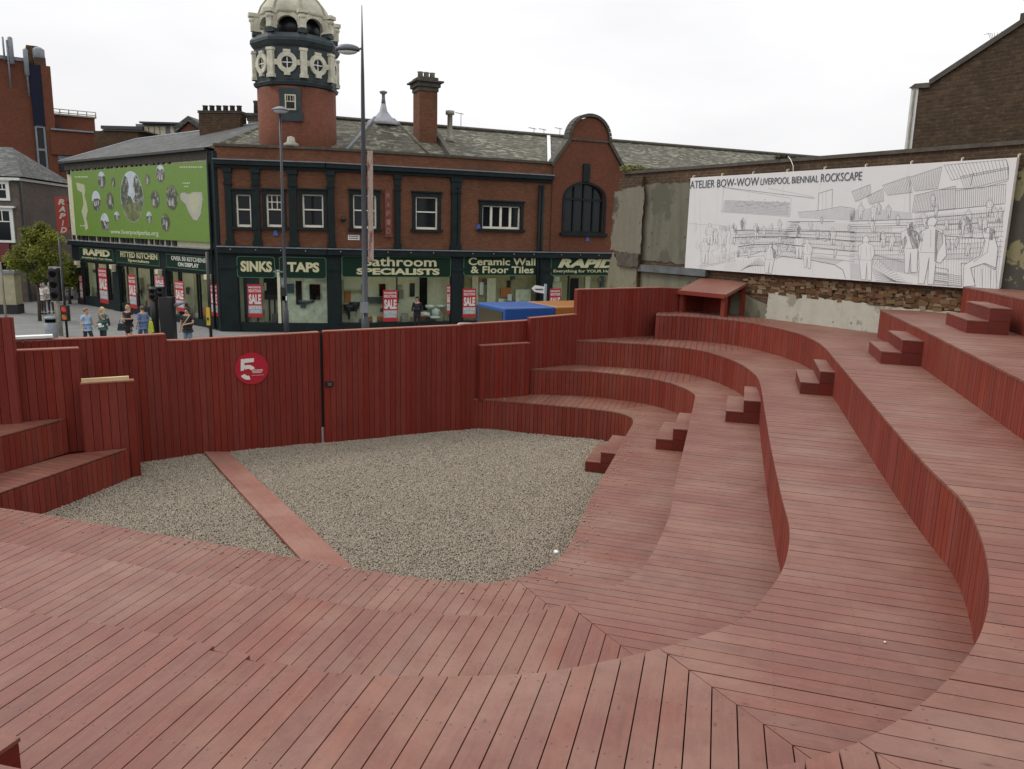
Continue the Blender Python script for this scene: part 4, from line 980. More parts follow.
# parapet, coping, cornice, ledge
for fr, u1 in ((S1, S1.L), (S3, S3.L), (S4, S4.L-.0), ):
    mb = MB(); fr.box(mb, -.03, u1+.03, ZP+.001, ZP+.12, -.45, .09); mb.build('coping', M['stone'], bd)
    mb = MB(); fr.box(mb, -.02, u1+.02, ZC-.34, ZC-.2, .001, .16); fr.box(mb, -.02, u1+.02, ZC-.199, ZC-.001, .001, .32); mb.build('cornice', M['green'], bd)
    mb = MB(); fr.box(mb, -.03, u1+.03, ZC, ZC+.05, .001, .36); mb.build('cornice_lead', M['lead'], bd)
for fr, u1 in ((S1, S1.L), (S3, S3.L), (S4, S4.L), (S5, S5.L)):
    mb = MB(); fr.box(mb, -.02, u1+.02, ZL-.34, ZL-.07, -.3, .30); fr.box(mb, -.02, u1+.02, ZL-.8, ZL-.341, -.3, .06); mb.build('fascia_cornice', M['green'], bd)
    mb = MB(); fr.box(mb, -.03, u1+.03, ZL-.069, ZL-.02, -.3, .36); mb.build('ledge_lead', M['lead'], bd)
    n = int(u1/1.15)
    for i in range(n):
        c = fr.p(.6+i*1.15, ZL-.17, .34); mb = MB(); mb.ellipsoid(c, (.028, .028, .035), 8, 6); mb.build('ledge_lamp', M['palestone'], bd)
# pilasters on the upper floor
def pil(fr, x0, x1, ybot=4.09, z1=ZC-.345):
    a, b = fr.U(x0, 200), fr.U(x1, 200); mb = MB()
    fr.box(mb, a, b, ybot, z1, .001, .13); fr.box(mb, a-.05, b+.05, ybot, ybot+.25, .001, .17); fr.box(mb, a-.04, b+.04, z1-.75, z1-.65, .001, .17); fr.box(mb, a-.06, b+.06, z1-.2, z1-.001, .001, .2); fr.box(mb, a-.02, b+.02, z1-.5, z1-.21, .001, .15)
    mb.build('pilaster', M['green'], bd)
for fr, a, b in ((S1, 225.5, 232), (S1, 253, 260), (S1, 289, 297), (S1, 328, 334.5), (S3, 394.5, 400), (S3, 451, 456.5), (S4, 457, 460)): pil(fr, a, b)
for x in (538.5, 541.5):
    mb = MB(); u = S4.U(x, 200); mb.tube([S4.p(u, .3, .14), S4.p(u, ZC-.5, .14)], .07, 8); mb.build('downpipe', M['green'], bd)
# gable with the round head and arched window
def z5(px, py): return S5.pix(px, py, .05)
gl_ = z5(548, 200)[0]; gr_ = z5(622, 200)[0]; gc = z5(588.5, 200)[0]
Uh = [z5(553, 163), z5(569, 145.5)]; rr = abs(z5(608.3, 140)[0]-z5(570.8, 140)[0])/2; gc = (z5(608.3, 140)[0]+z5(570.8, 140)[0])/2; zsh = z5(571, 138)[1]
ww = pxr(S5, 564.5, 603.5, 184, 233, .05); zc5 = ww[3]-(ww[1]-ww[0])/2*.62
P = [(0.05, ZL), (2*gc+.0-.05, ZL), (2*gc-.05, 8.5), (gc+rr, zsh-.15), (gc+rr, zsh)]
for i in range(1, 16):
    t = math.pi*i/16; P.append((gc+rr*math.cos(t), zsh+rr*.98*math.sin(t)))
P += [(gc-rr, zsh), (gc-rr, zsh-.15), (0.05, 8.5)]
# two halves around the arched opening
def halfpoly(P, side):
    Q = [p for p in P]
    f3 = clip(Q, (side, 0), side*gc)
    return f3
au0, au1, az0, az1 = ww; ar = (au1-au0)/2; rise = az1-zc5; amid = (au0+au1)/2
arch = [(amid+ar*math.cos(math.pi*i/20), zc5+rise*math.sin(math.pi*i/20)) for i in range(21)]
mb = MB()
L_ = [(.05, ZL), (au0, ZL), (au0, zc5)]+[p for p in arch[::-1] if p[0] <= amid+1e-6][1:]+[(amid, zsh+rr*.98*math.sin(math.acos(max(-1, min(1, (amid-gc)/rr)))))]+[p for p in P[5:20] if p[0] < amid-.01]+[(gc-rr, zsh-.15), (.05, 8.5)]
Rt = [(au1, ZL), (2*gc-.05, ZL), (2*gc-.05, 8.5), (gc+rr, zsh-.15)]+[p for p in P[4:20] if p[0] > amid+.01]+[L_[[i for i, p in enumerate(L_) if p[0] == amid and p[1] > az1+.1][0]]]+[p for p in arch[::-1] if p[0] >= amid-1e-6][:-1]+[(au1, zc5)]
S5.poly(mb, L_, -.35, .06); S5.poly(mb, Rt, -.35, .06); S5.box(mb, au0, au1, ZL, az0, -.35, .06); mb.build('gable', M['brickred'], bd)
mb = MB()
top = [(.0, 8.5), (gc-rr-.02, zsh-.12), (gc-rr-.02, zsh)]+[(gc+(rr+.02)*math.cos(math.pi-math.pi*i/18), zsh+(rr+.02)*math.sin(math.pi-math.pi*i/18)) for i in range(19)]+[(gc+rr+.02, zsh-.12), (2*gc, 8.5)]
for a, b in zip(top[:-1], top[1:]):
    dx, dz = b[0]-a[0], b[1]-a[1]; l = math.hypot(dx, dz); 
    if l < .01: continue
    nx, nz = -dz/l*.16, dx/l*.16; S5.poly(mb, [a, b, (b[0]+nx, b[1]+nz), (a[0]+nx, a[1]+nz)], -.45, .16)
mb.build('gable_coping', M['stone'], bd)
mb = MB(); S5.box(mb, gc-rr*.99, gc+rr*.99, zsh-.1, zsh, .061, .13); mb.build('string_course', M['stone'], bd)
mb = MB(); w5 = None
for i in range(20):
    a, b = arch[i], arch[i+1]; k = 1.10; m_ = (amid, zc5)
    S5.poly(mb, [a, (m_[0]+(a[0]-m_[0])*k, m_[1]+(a[1]-m_[1])*k*1.04), (m_[0]+(b[0]-m_[0])*k, m_[1]+(b[1]-m_[1])*k*1.04), b], .061, .12)
S5.box(mb, au0-.14, au0, az0, zc5, .061, .12); S5.box(mb, au1, au1+.14, az0, zc5, .061, .12); S5.box(mb, amid-.2, amid+.2, az1+.12, az1+1.05, .061, .18)
w5 = mb.build('arched_window', M['green'], bd)
mb = MB(); S5.box(mb, au0-.25, au1+.25, az0-.16, az0-.002, .0, .22); mb.build('sill', M['green'], w5)
mb = MB()
for k in (0, 1, 2, 3, 4):
    x = au0+(au1-au0)*k/4; h = zc5+rise*math.sqrt(max(0, 1-((x-amid)/ar)**2)); x = min(max(x, au0+.035), au1-.035); S5.box(mb, x-.035, x+.035, az0+.002, max(h-.03, zc5), -.10, -.04)
S5.box(mb, au0+.04, au1-.04, zc5-.12, zc5-.02, -.095, -.03); S5.box(mb, au0+.04, au1-.04, az0+.003, az0+.09, -.095, -.035)
mb.build('frame', M['green'], w5)
mb = MB(); S5.poly(mb, [(au0, az0), (au1, az0)]+arch, -.16, -.13); mb.build('pane', M['glass'], w5)
# parapet right of the gable
mb = MB(); S5.box(mb, 2*gc, S5.L, ZP+.001, ZP+.12, -.45, .09); mb.build('coping', M['stone'], bd)

# roofs ------------------------------------------------------
RF = Fr(R3, Q4); RF.L = 60
ridge_d = -6.4
zr = RF.pix(480, 127, ridge_d)[1]; zr2 = RF.pix(770, 157.5, ridge_d)[1]; print('ridge z', zr, zr2, RF.pix(340, 113, ridge_d))
zr = (zr+zr2)/2
uL = RF.pix(322, 113, ridge_d)[0]; uR = 62
def slab(mb, a, b, c, d, th=.12):
    n = (Vector(b)-Vector(a)).cross(Vector(d)-Vector(a)).normalized()*th
    mb.hexa([Vector(a)-n, Vector(b)-n, Vector(c)-n, Vector(d)-n, a, b, c, d])
mb = MB(); slab(mb, RF.p(uL, 8.3, -.5), RF.p(uR, 8.3, -.5), RF.p(uR, zr, ridge_d), RF.p(uL, zr, ridge_d)); slab(mb, RF.p(uR, 8.3, -12.4), RF.p(uL, 8.3, -12.4), RF.p(uL, zr, ridge_d-.01), RF.p(uR, zr, ridge_d-.01)); mb.build('roof', M['slate'], bd)
mb = MB(); mb.tube([RF.p(uL, zr+.05, ridge_d), RF.p(uR, zr+.05, ridge_d)], .12, 8); mb.build('ridge_tiles', M['stone'], bd)
mb = MB(); RF.box(mb, uL, uR, 0, 8.3, -12.3, -11.9); RF.box(mb, uR-.3, uR, 0, 8.3, -11.89, -.5); RF.box(mb, RF.L*0+S4.L+S5.L, uR, 0, 8.5, -.4, 0); mb.build('rear_wall', M['brickold'], bd)
mb = MB(); RF.box(mb, uL+.5, uR-.5, 4.1, 4.3, -11.8, -.5); RF.box(mb, uL+.5, uR-.5, -.0, .05, -11.8, -.5); mb.build('floors', M['dark'], bd)
# front hip
bl_, br_ = RF.pix(342, 145, -.5)[0], RF.pix(434, 152, -.5)[0]; tl_, tr_ = RF.pix(375, 119, -3.4)[0], RF.pix(394, 119.5, -3.4)[0]; zt_ = RF.pix(385, 118.5, -3.4)[1]; print('hip', zt_)
a, b, c, d = RF.p(bl_, 8.45, -.42), RF.p(br_, 8.45, -.42), RF.p(tr_, zt_, -3.4), RF.p(tl_, zt_, -3.4)
e, f_ = RF.p(tl_, zt_, -6.3), RF.p(tr_, zt_, -6.3); g1, g2 = RF.p(bl_, 8.45, -6.3), RF.p(br_, 8.45, -6.3)
mb = MB(); mb.poly([a, b, c, d]); mb.poly([g1, a, d, e]); mb.poly([b, g2, f_, c]); mb.poly([d, c, f_, e]); mb.build('hipped_roof', M['slate'], bd)
mb = MB(); mb.tube([a, d], .09, 6); mb.build('hip_flashing', M['lead'], bd)
mb = MB(); mb.tube([b, c], .06, 6); mb.build('hip_flashing', M['stone'], bd)
ce = RF.p((tl_+tr_)/2, zt_, -3.6)
mb = MB(); mb.lathe(ce, [(.95, -.35), (.82, -.15), (.42, .10), (.20, .38), (.12, .75)], 14); fin = mb.build('lead_cap', flat('pale_lead', (.30, .30, .33), .5, .2), bd)
mb = MB(); mb.lathe(ce, [(.12, .75), (.09, 1.0), (.08, 1.20), (.19, 1.28), (.21, 1.35), (.06, 1.4)], 10); mb.build('finial', M['lead'], fin)
# raking parapet wall, flashing strip, flue, aerials
def raking(x0, y0, x1, y1, d0, d1, z0, z1, wd, ht, mat, nm):
    u0 = RF.pix(x0, y0, d0)[0]; u1 = RF.pix(x1, y1, d1)[0]; mb = MB()
    mb.hexa([RF.p(u1, z1, d1), RF.p(u1+wd, z1, d1), RF.p(u0+wd, z0, d0), RF.p(u0, z0, d0), RF.p(u1, z1+ht, d1), RF.p(u1+wd, z1+ht, d1), RF.p(u0+wd, z0+ht, d0), RF.p(u0, z0+ht, d0)]); mb.build(nm, M[mat], bd)
raking(431, 126, 452, 152, -5.6, -.45, zr-.4, 8.3, .22, .34, 'stone', 'roof_party_wall')
raking(547, 135, 548, 160, ridge_d+.1, -.5, zr, 8.3, .22, .06, 'white', 'roof_flashing')
def chimney(cx0, cx1, ybot, ytop, ycap, ypot, d, pots=3, dep=1.3, name='chimney', mat='brick', fr=RF, capx=.28, potc='palestone'):
    u0, u1 = fr.pix(cx0, ytop, d)[0], fr.pix(cx1, ytop, d)[0]; xm = (cx0+cx1)/2
    z0, z1, z2, z3 = [fr.pix(xm, y, d)[1] for y in (ybot, ytop, ycap, ypot)]
    mb = MB(); fr.box(mb, u0, u1, z0-1.5, z1, d-dep, d); c = mb.build(name, M[mat], bd)
    mb = MB(); h = z2-z1; fr.box(mb, u0-.05, u1+.05, z1+.001, z1+h*.3, d-dep-.05, d+.05); fr.box(mb, u0-capx*.5, u1+capx*.5, z1+h*.3+.001, z1+h*.62, d-dep-capx*.5, d+capx*.5); fr.box(mb, u0-capx, u1+capx, z1+h*.62+.001, z1+h*.74, d-dep-capx, d+capx); fr.box(mb, u0-.04, u1+.04, z1+h*.74+.001, z2, d-dep-.04, d+.04)
    mb.build('chimney_cap', M['stone'], c)
    for i in range(pots):
        p = fr.p(u0+(u1-u0)*(i+.5)/pots, z2, d-dep*(.35 if pots < 5 else .5)); mb = MB(); mb.lathe(p, [(.15, 0), (.13, (z3-z2)*.8), (.16, (z3-z2)*.85), (.16, z3-z2)], 10); mb.build('chimney_pot', M[potc], c)
    return c
chimney(419.5, 437.5, 145, 91, 77, 71, -3.6, 3, 1.15)
u, zf = RF.pix(450, 112, -4.2); z0 = RF.pix(450, 142, -4.2)[1]
mb = MB(); mb.lathe(RF.p(u, z0, -4.2), [(.30, 0), (.14, .25), (.14, zf-z0-.15), (.24, zf-z0-.14), (.24, zf-z0+.06)], 10); mb.build('flue', M['palestone'], bd)
for x, y in ((461, 113), (534, 128), (544, 129), (560, 128)):
    u, z1_ = RF.pix(x, y, -6.6); mb = MB(); mb.tube([RF.p(u, zr-.2, -6.6), RF.p(u, z1_, -6.6)], .02, 5); mb.tube([RF.p(u-.35, z1_, -6.6), RF.p(u+.15, z1_-.05, -6.6)], .02, 5); mb.build('aerial', M['lead'], bd)

# tower ------------------------------------------------------
tc_ = und(299.8, 200, 40.3); TC = (tc_.x, tc_.y, 0); TR = 36.5*39.9/780
def tz(py, off=TR): 
    p = und(299.8, py, 40.3-off*.98); return p.z
zb0, zb1, zb2, zb3 = 8.3, tz(86), tz(46.5), tz(33); print('tower', TC, TR, zb1, zb2, zb3)
mb = MB(); mb.lathe(TC, [(TR, 6.0), (TR, zb1)], 40); tw = mb.build('tower', M['brickred'], bd)
mb = MB(); O8 = rad(-65); mb.lathe(TC, [(TR*1.0, zb1), (TR*1.07, zb1+.06), (TR*1.10, zb1+.2), (TR*1.04, zb1+.3)], 8, O8, False); mb.build('tower_band', M['towergreen'], tw)
ra = TR*1.05
mb = MB(); mb.lathe(TC, [(ra, zb1+.3), (ra, zb2)], 8, O8, False); mb.build('tower_drum', M['towergreen'], tw)
mb = MB(); mb.lathe(TC, [(ra, zb2), (ra*1.05, zb2+.1), (ra*1.1, zb2+.28), (ra*1.09, zb2+.30), (ra*1.09, zb2+.40), (ra*1.0, zb2+.62)], 8, O8, False); mb.build('tower_cornice', M['towergreen'], tw)
rc = ra*math.cos(math.pi/8); hw = ra*math.sin(math.pi/8)
for i in range(8):
    a0_ = O8+i*math.pi/4; a1_ = a0_+math.pi/4
    pa = (TC[0]+ra*math.cos(a0_), TC[1]+ra*math.sin(a0_)); pb = (TC[0]+ra*math.cos(a1_), TC[1]+ra*math.sin(a1_))
    F8 = Fr(pa, pb); 
    zm = (zb1+.3+zb2)/2+.02; rad_ = min(hw*.62, .60)
    mb = MB(); F8.ring(mb, (F8.L/2, zm), rad_, rad_*.56, .001, .10); F8.box(mb, F8.L/2-.14, F8.L/2+.14, zm-rad_-.11, zm-rad_*.92, .001, .13); F8.box(mb, F8.L/2-.17, F8.L/2+.17, zm+rad_*.93, zm+rad_+.10, .001, .10)
    F8.box(mb, .16, F8.L/2-rad_*.97, zm-.12, zm+.12, .001, .07); F8.box(mb, F8.L/2+rad_*.97, F8.L-.16, zm-.12, zm+.12, .001, .07)
    o = mb.build('round_window', M['cream'], tw) if 0 else mb.build('oculus_surround', M['towercream'], tw)
    mb = MB(); F8.disc(mb, (F8.L/2, zm), rad_*.57, rad_*.57, .001, .012, 20); mb.build('oculus_pane', M['glass'], tw)
    mb = MB(); F8.box(mb, F8.L/2-.02, F8.L/2+.02, zm-rad_*.56, zm+rad_*.56, .013, .04); F8.box(mb, F8.L/2-rad_*.56, F8.L/2+rad_*.56, zm-.02, zm+.02, .0135, .041); mb.build('glazing_bars', M['white'], tw)
    # corner pilaster
    c = (TC[0]+(ra+.02)*math.cos(a0_), TC[1]+(ra+.02)*math.sin(a0_)); mb = MB(); zz0, zz1 = zb1+.36, zb2-.06
    mb.box((c[0], c[1], (zz0+zz1)/2), (.17, .30, zz1-zz0), a0_); mb.box((c[0], c[1], zz1-.06), (.22, .38, .11), a0_); mb.box((c[0], c[1], zz0+.08), (.22, .38, .16), a0_); mb.build('tower_pilaster', M['towercream'], tw)
    # belvedere piers, arches
    rb = ra*.92; c = (TC[0]+rb*math.cos(a0_), TC[1]+rb*math.sin(a0_)); zq = zb2+.62
    mb = MB(); mb.box((c[0], c[1], zq+.09), (.42, .42, .18), a0_); mb.build('pier_base', M['towergreen'], tw)
    mb = MB(); mb.box((c[0], c[1], zq+.18+.40), (.30, .34, .80), a0_); mb.box((c[0]+.13*math.cos(a0_), c[1]+.13*math.sin(a0_), zq+.52), (.28, .26, .62), a0_); mb.box((c[0]+.10*math.cos(a0_), c[1]+.10*math.sin(a0_), zq+.92), (.52, .42, .16), a0_); mb.ellipsoid((c[0]+.16*math.cos(a0_), c[1]+.16*math.sin(a0_), zq+.70), (.2, .2, .14), 10, 6)
    mb.build('belvedere_pier', M['towercream'], tw)
    pa = (TC[0]+rb*.97*math.cos(a0_), TC[1]+rb*.97*math.sin(a0_)); pb = (TC[0]+rb*.97*math.cos(a1_), TC[1]+rb*.97*math.sin(a1_)); F9 = Fr(pa, pb); mb = MB(); m9 = F9.L/2; r9 = F9.L/2-.20
    for j in range(12):
        t0, t1 = math.pi*j/12, math.pi*(j+1)/12
        F9.poly(mb, [(m9+r9*math.cos(t0), zq+.36+r9*math.sin(t0)*.9), (m9+(r9+.2)*math.cos(t0), zq+.36+(r9+.2)*math.sin(t0)*.95), (m9+(r9+.2)*math.cos(t1), zq+.36+(r9+.2)*math.sin(t1)*.95), (m9+r9*math.cos(t1), zq+.36+r9*math.sin(t1)*.9)], -.2, .02)
    mb.build('arch', M['towercream'], tw)
zq = zb2+.62
prof = [(ra*.80, zq+.86), (ra*.86, zq+.92), (ra*.85, zq+1.05), (ra*.79, zq+1.35), (ra*.67, zq+1.66), (ra*.50, zq+1.92), (ra*.3, zq+2.08), (.12, zq+2.15), (.10, zq+2.5)]
mb = MB(); mb.lathe(TC, prof, 32, 0, True); mb.build('dome', plain('weathered_pale_dome', (.40, .38, .29), .7, .3, 1.2, .2), tw)
mb = MB()
for i in range(8):
    a = O8+i*math.pi/4; mb.tube([(TC[0]+(r+.02)*math.cos(a), TC[1]+(r+.02)*math.sin(a), z+.01) for r, z in prof[1:-2]], .05, 6)
mb.build('dome_ribs', M['palestone'], tw)
mb = MB(); mb.lathe(TC, [(ra*.62, zq), (ra*.62, zq+.9)], 16); mb.build('shade_drum', M['black'], tw)  # added black drum, paints the shade seen through the arches
mb = MB(); mb.lathe(TC, [(ra*.78, zb2+.5), (ra*.80, zb2+.63)], 24); mb.build('belvedere_floor', M['lead'], tw)
# small window on the shaft
aw = rad(-84.5); cw_ = Vector((TC[0]+TR*math.cos(aw), TC[1]+TR*math.sin(aw))); tw_ = Vector((-math.sin(aw), math.cos(aw)))
F7 = Fr(tuple(cw_-tw_), tuple(cw_+tw_)); u0, u1, z0, z1 = pxr(F7, 285, 296, 94.5, 110)
mb = MB(); F7.box(mb, u0-.28, u1+.3, z0-.5, z0-.08, -.4, .07); F7.box(mb, u0-.25, u0, z0-.08, z1+.3, -.4, .04); F7.box(mb, u1, u1+.25, z0-.08, z1+.3, -.4, .04); F7.box(mb, u0, u1, z1, z1+.3, -.4, .04); w = mb.build('tower_window', M['green'], tw) if 0 else mb.build('window_surround', M['towergreen'], tw)
mb = MB(); F7.box(mb, u0, u1, z0, z0+.06, -.1, .05); F7.box(mb, u0, u1, z1-.05, z1, -.1, .05); F7.box(mb, u0, u0+.06, z0+.06, z1-.05, -.1, .05); F7.box(mb, u1-.06, u1, z0+.06, z1-.05, -.1, .05); zz = z0+(z1-z0)*.55; F7.box(mb, u0+.06, u1-.06, zz-.02, zz+.02, -.1, .045)
for k in (1, 2, 3): x = u0+(u1-u0)*k/4; F7.box(mb, x-.012, x+.012, zz+.02, z1-.05, -.1, .04)
mb.build('sash', M['cream'], tw); mb = MB(); F7.box(mb, u0+.02, u1-.02, z0+.02, z1-.02, -.09, .015); mb.build('sash_pane', M['glass'], tw)
mb = MB(); F7.box(mb, u0-.08, u1+.08, z0-.08, z0-.002, -.1, .1); mb.build('window_sill', M['towergreen'], tw)
# bell alarm box on the parapet in front of tower
p = und(291, 141, 38.0); mb = MB(); mb.lathe((p.x, p.y, ZP+.12), [(.36, 0), (.34, .12), (.2, .2), (.16, .42), (.02, .46)], 14); mb.build('roof_vent', M['palestone'], bd)

# left wing --------------------------------------------------
zeL = LW.pix(66, 163.5)[1]; zeR = LW.pix(216, 143.5)[1]; print('LW eave', zeL, zeR)
ZE = 8.55
mb = MB(); wallgrid(mb, LW, 0, LW.L, 3.9, ZE-.5, -.4, 0, []); mb.build('rendered_wall', M['cream'], bd)
mb = MB(); LW.box(mb, -.1, LW.L, ZE-.5, ZE-.12, -.4, .08); mb.build('eaves_band', M['stone'], bd)
mb = MB(); LW.box(mb, -.2, LW.L+.1, ZE-.119, ZE, -.4, .35); mb.build('gutter', M['black'], bd)
rd = random.Random(9); 
for i in range(22):
    u = .3+i*.6+rd.uniform(-.1, .1); mb = MB(); LW.box(mb, u, u+rd.uniform(.15, .4), ZE-.75, ZE-.5, .001, .10); mb.build('eaves_bracket', M['black'], bd)
    mb = MB(); LW.box(mb, u, u+rd.uniform(.25, .45), 3.93, 4.2, .001, .08); mb.build('corbel', M['black'], bd)
zr_ = LW.pix(198, 131.5, -5)[1]; uh = LW.pix(137, 138, -5)[0]; print('LW ridge', zr_, uh)
zr_ = 11.0 if not 9.5 < zr_ < 12.5 else zr_
a, b = LW.p(-.3, ZE, .3), LW.p(LW.L+.3, ZE, .3); c, d = LW.p(LW.L-2.6, zr_, -5), LW.p(uh, zr_, -5); e = LW.p(-.3, ZE, -10)
mb = MB(); mb.poly([a, b, c, d]); mb.poly([e, a, d]); mb.poly([e, d, c, LW.p(LW.L+1, ZE, -10)]); mb.build('roof', M['slate2'], bd)
mb = MB(); k1 = RF.p(uL, zr, ridge_d); k2 = RF.p(uL, 8.3, -.5); mb.poly([b, S1.p(.1, 8.45, -.43), c]); mb.poly([S1.p(.1, 8.45, -.43), S1.p(S1.L, 8.45, -.43), c]); mb.poly([S1.p(S1.L, 8.45, -.43), k2, k1, c]); mb.build('roof', M['slate'], bd)
mb = MB(); mb.tube([a, d], .08, 6); mb.tube([d, c], .08, 6); mb.build('hip_tiles', M['lead'], bd)
mb = MB(); LW.box(mb, 0, LW.L, 0, 8.4, -10, -9.7); LW.box(mb, 0, .3, 0, 8.4, -9.69, -.41); mb.build('rear_wall', M['brickold'], bd)
mb = MB(); LW.box(mb, .4, LW.L-.4, 4.05, 4.2, -9.6, -.42); LW.box(mb, .4, LW.L-.4, 0, .04, -9.6, -.42); mb.build('floors', M['dark'], bd)
chimney(201.5, 239.5, 128, 112, 110, 104, -6.5, 6, .9, mat='brickold', fr=LW, capx=.06, potc='stone') if 0 else None
CF = Fr((-19.5, 45.2), (-14.5, 44.6))
chimney(198.5, 239.5, 140, 113, 110.5, 104.5, 0, 6, .8, mat='brickold', fr=CF, capx=.05, potc='stone')
chimney(248, 262, 145, 121, 113, 100, 0, 1, .8, mat='palestone', fr=Fr((-14, 45), (-9, 45)), capx=.14, potc='stone')
# banner -----------------------------------------------------
D = .22; bq = [LW.pix(71.5, 171, D), LW.pix(210, 158.5, D), LW.pix(212, 242, D), LW.pix(75.5, 237.5, D)]; print('banner', bq)
gu0, gu1 = (bq[0][0]+bq[3][0])/2, (bq[1][0]+bq[2][0])/2; gz1, gz0 = 7.93, 4.2; gu1 -= .28
gb = thing('banner', 'large green banner with oval park photos and a web address on the left wing', 'banner', tuple(LW.p(gu0, gz0, D)))
mb = MB(); LW.box(mb, gu0, gu1, gz0, gz1, D-.05, D); mb.build('sheet', flat('banner_green', (.135, .235, .032), .5, .08), gb)
bx = lambda x, y: LW.pix(60+x/5.917, 120+y/5.917, D)
phs = {'pale': flat('photo_sky', (.42, .47, .52)), 'dk': flat('photo_dark', (.05, .055, .05)), 'gr': flat('photo_grass', (.13, .155, .05)), 'map': flat('map_cream', (.42, .42, .28)), 'pk': flat('map_grey', (.38, .37, .33))}
def blot(nm, sc_, st):
    m = NT(nm); o = m.ob(); m.col(m.ramp(m.noise(o, sc_, 5, .7), st)); m.rough(.55); return m.mat
phs['dk'] = blot('photo_trees', 3.5, [(.35, (.03, .035, .025)), (.5, (.07, .085, .05)), (.58, (.20, .20, .17)), (.66, (.42, .43, .42))]); phs['gr'] = blot('photo_lawn', 2.5, [(.35, (.07, .09, .03)), (.55, (.15, .17, .06)), (.7, (.26, .25, .16))]); phs['pale'] = blot('photo_clouds', 2., [(.3, (.36, .42, .5)), (.6, (.52, .56, .58))])
OV = [(247, 357, 25, 55), (316, 368, 12, 30), (425, 455, 73, 160), (518, 350, 16, 34), (594, 318, 29, 55), (215, 480, 28, 65), (296, 480, 23, 58), (563, 468, 28, 58), (662, 458, 38, 80), (266, 605, 26, 56), (336, 570, 16, 30), (528, 576, 17, 37), (625, 605, 28, 58)]
for i, (x, y, rx, ry) in enumerate(OV):
    rx *= .92; ry *= .95
    c = bx(x, y); r_u = (bx(x+rx, y)[0]-bx(x-rx, y)[0])/2; r_z = abs(bx(x, y+ry)[1]-bx(x, y-ry)[1])/2
    rr_ = random.Random(i)
    mb = MB(); LW.disc(mb, c, r_u, r_z, D+.001, D+.006, 28); o = mb.build('oval_photo', phs['pale'] if i in (0, 2, 4, 5, 9, 10, 11) else phs['gr'], gb)
    def chord(z_lo, z_hi, n=16, jit=.1):
        P = []
        for k in range(n+1):
            a = rad(180+180*k/n); P.append((c[0]+r_u*.99*math.cos(a), c[1]+r_z*.99*math.sin(a)*(-1 if z_lo > 0 else 1)))
        return P
    mb = MB(); P = []
    f = {0: .45, 1: .9, 2: -.1, 3: .5, 4: .55, 5: .1, 9: .1, 10: .2, 11: .2}.get(i, rr_.uniform(.6, .85))
    a0 = math.asin(f); n = 20
    P = [(c[0]+r_u*.98*math.cos(math.pi-a0+(math.pi+2*a0)*k/n), c[1]+r_z*.98*math.sin(math.pi-a0+(math.pi+2*a0)*k/n)) for k in range(n+1)]
    for k in range(1, 7): t = k/7; P.append((P[n][0]+(P[0][0]-P[n][0])*t, c[1]+r_z*(f+rr_.uniform(-.15, .2))))
    LW.poly(mb, P, D+.0065, D+.009); mb.build('oval_image', phs['gr' if i == 2 else 'dk'], o)
    if i == 2:
        for s_ in (-1, 1):
            mb = MB(); P = [(c[0]+s_*r_u*.97*math.cos(t), c[1]+r_z*.97*math.sin(t)) for t in [rad(x_) for x_ in range(-20, 68, 8)]]+[(c[0]+s_*r_u*x_, c[1]+r_z*y_) for x_, y_ in ((.3, .75), (.2, .4), (.35, .1), (.1, -.1), (.5, -.35))]
            LW.poly(mb, P, D+.0095, D+.012); mb.build('oval_image', phs['dk'], o)
    else:
        for k in range(3):
            mb = MB(); w_ = rr_.uniform(.08, .2); x_ = c[0]+r_u*rr_.uniform(-.5, .5); z_ = c[1]+r_z*rr_.uniform(-.6, .1); LW.poly(mb, jag([(x_-r_u*w_, z_-.1), (x_+r_u*w_, z_-.12), (x_+r_u*w_*.8, z_+.15), (x_-r_u*w_*.6, z_+.12)], 2, .04, k), D+.0095, D+.011+.001*k); mb.build('oval_image', phs['pk'], o)
mp_ = lambda pts: [bx(*p) for p in pts]
mb = MB(); LW.poly(mb, mp_([(735, 428), (760, 440), (790, 425), (840, 428), (845, 470), (832, 560), (812, 595), (790, 590), (760, 540), (745, 500), (715, 470), (713, 435)]), D+.001, D+.006); o = mb.build('map', phs['pk'], gb)
mb = MB(); LW.poly(mb, mp_([(765, 452), (790, 435), (830, 440), (828, 500), (805, 560), (780, 545), (765, 500)]), D+.0065, D+.009); mb.build('map_centre', phs['map'], o)
mb = MB(); LW.poly(mb, mp_([(95, 370), (120, 375), (145, 385), (150, 420), (145, 450), (160, 500), (165, 540), (155, 580), (168, 640), (150, 655), (145, 600), (128, 540), (140, 500), (132, 430), (105, 415)]), D+.001, D+.006); mb.build('map', phs['map'], gb)
bw = flat('banner_text_white', (.50, .55, .40))
a, b = bx(302, 680), bx(583, 655); letters(LW, 'www.liverpoolparks.org', a[0], b[0], bx(440, 687)[1], bx(440, 652)[1], D+.001, bw, gb, bold=.01)
for (x0, x1, y, s_) in ((707, 845, 275, 'city parks and'), (85, 160, 333, 'our parks'), (725, 768, 370, 'open'), (735, 760, 388, 'all'), (95, 120, 440, 'day')):
    pass
for (x0, x1, y, t_) in ((707, 845, 275, 9), (85, 165, 333, 7), (725, 768, 370, 5), (735, 760, 390, 3), (120, 160, 622, 4)):
    mb = MB(); r = random.Random(x0); x = x0
    while x < x1: w_ = r.uniform(4, 10); q = bx(x, y); q2 = bx(min(x+w_, x1), y+7); LW.box(mb, q[0], q2[0], q2[1], q[1], D+.001, D+.004); x += w_+3
    mb.build('faint_lettering', bw, gb)
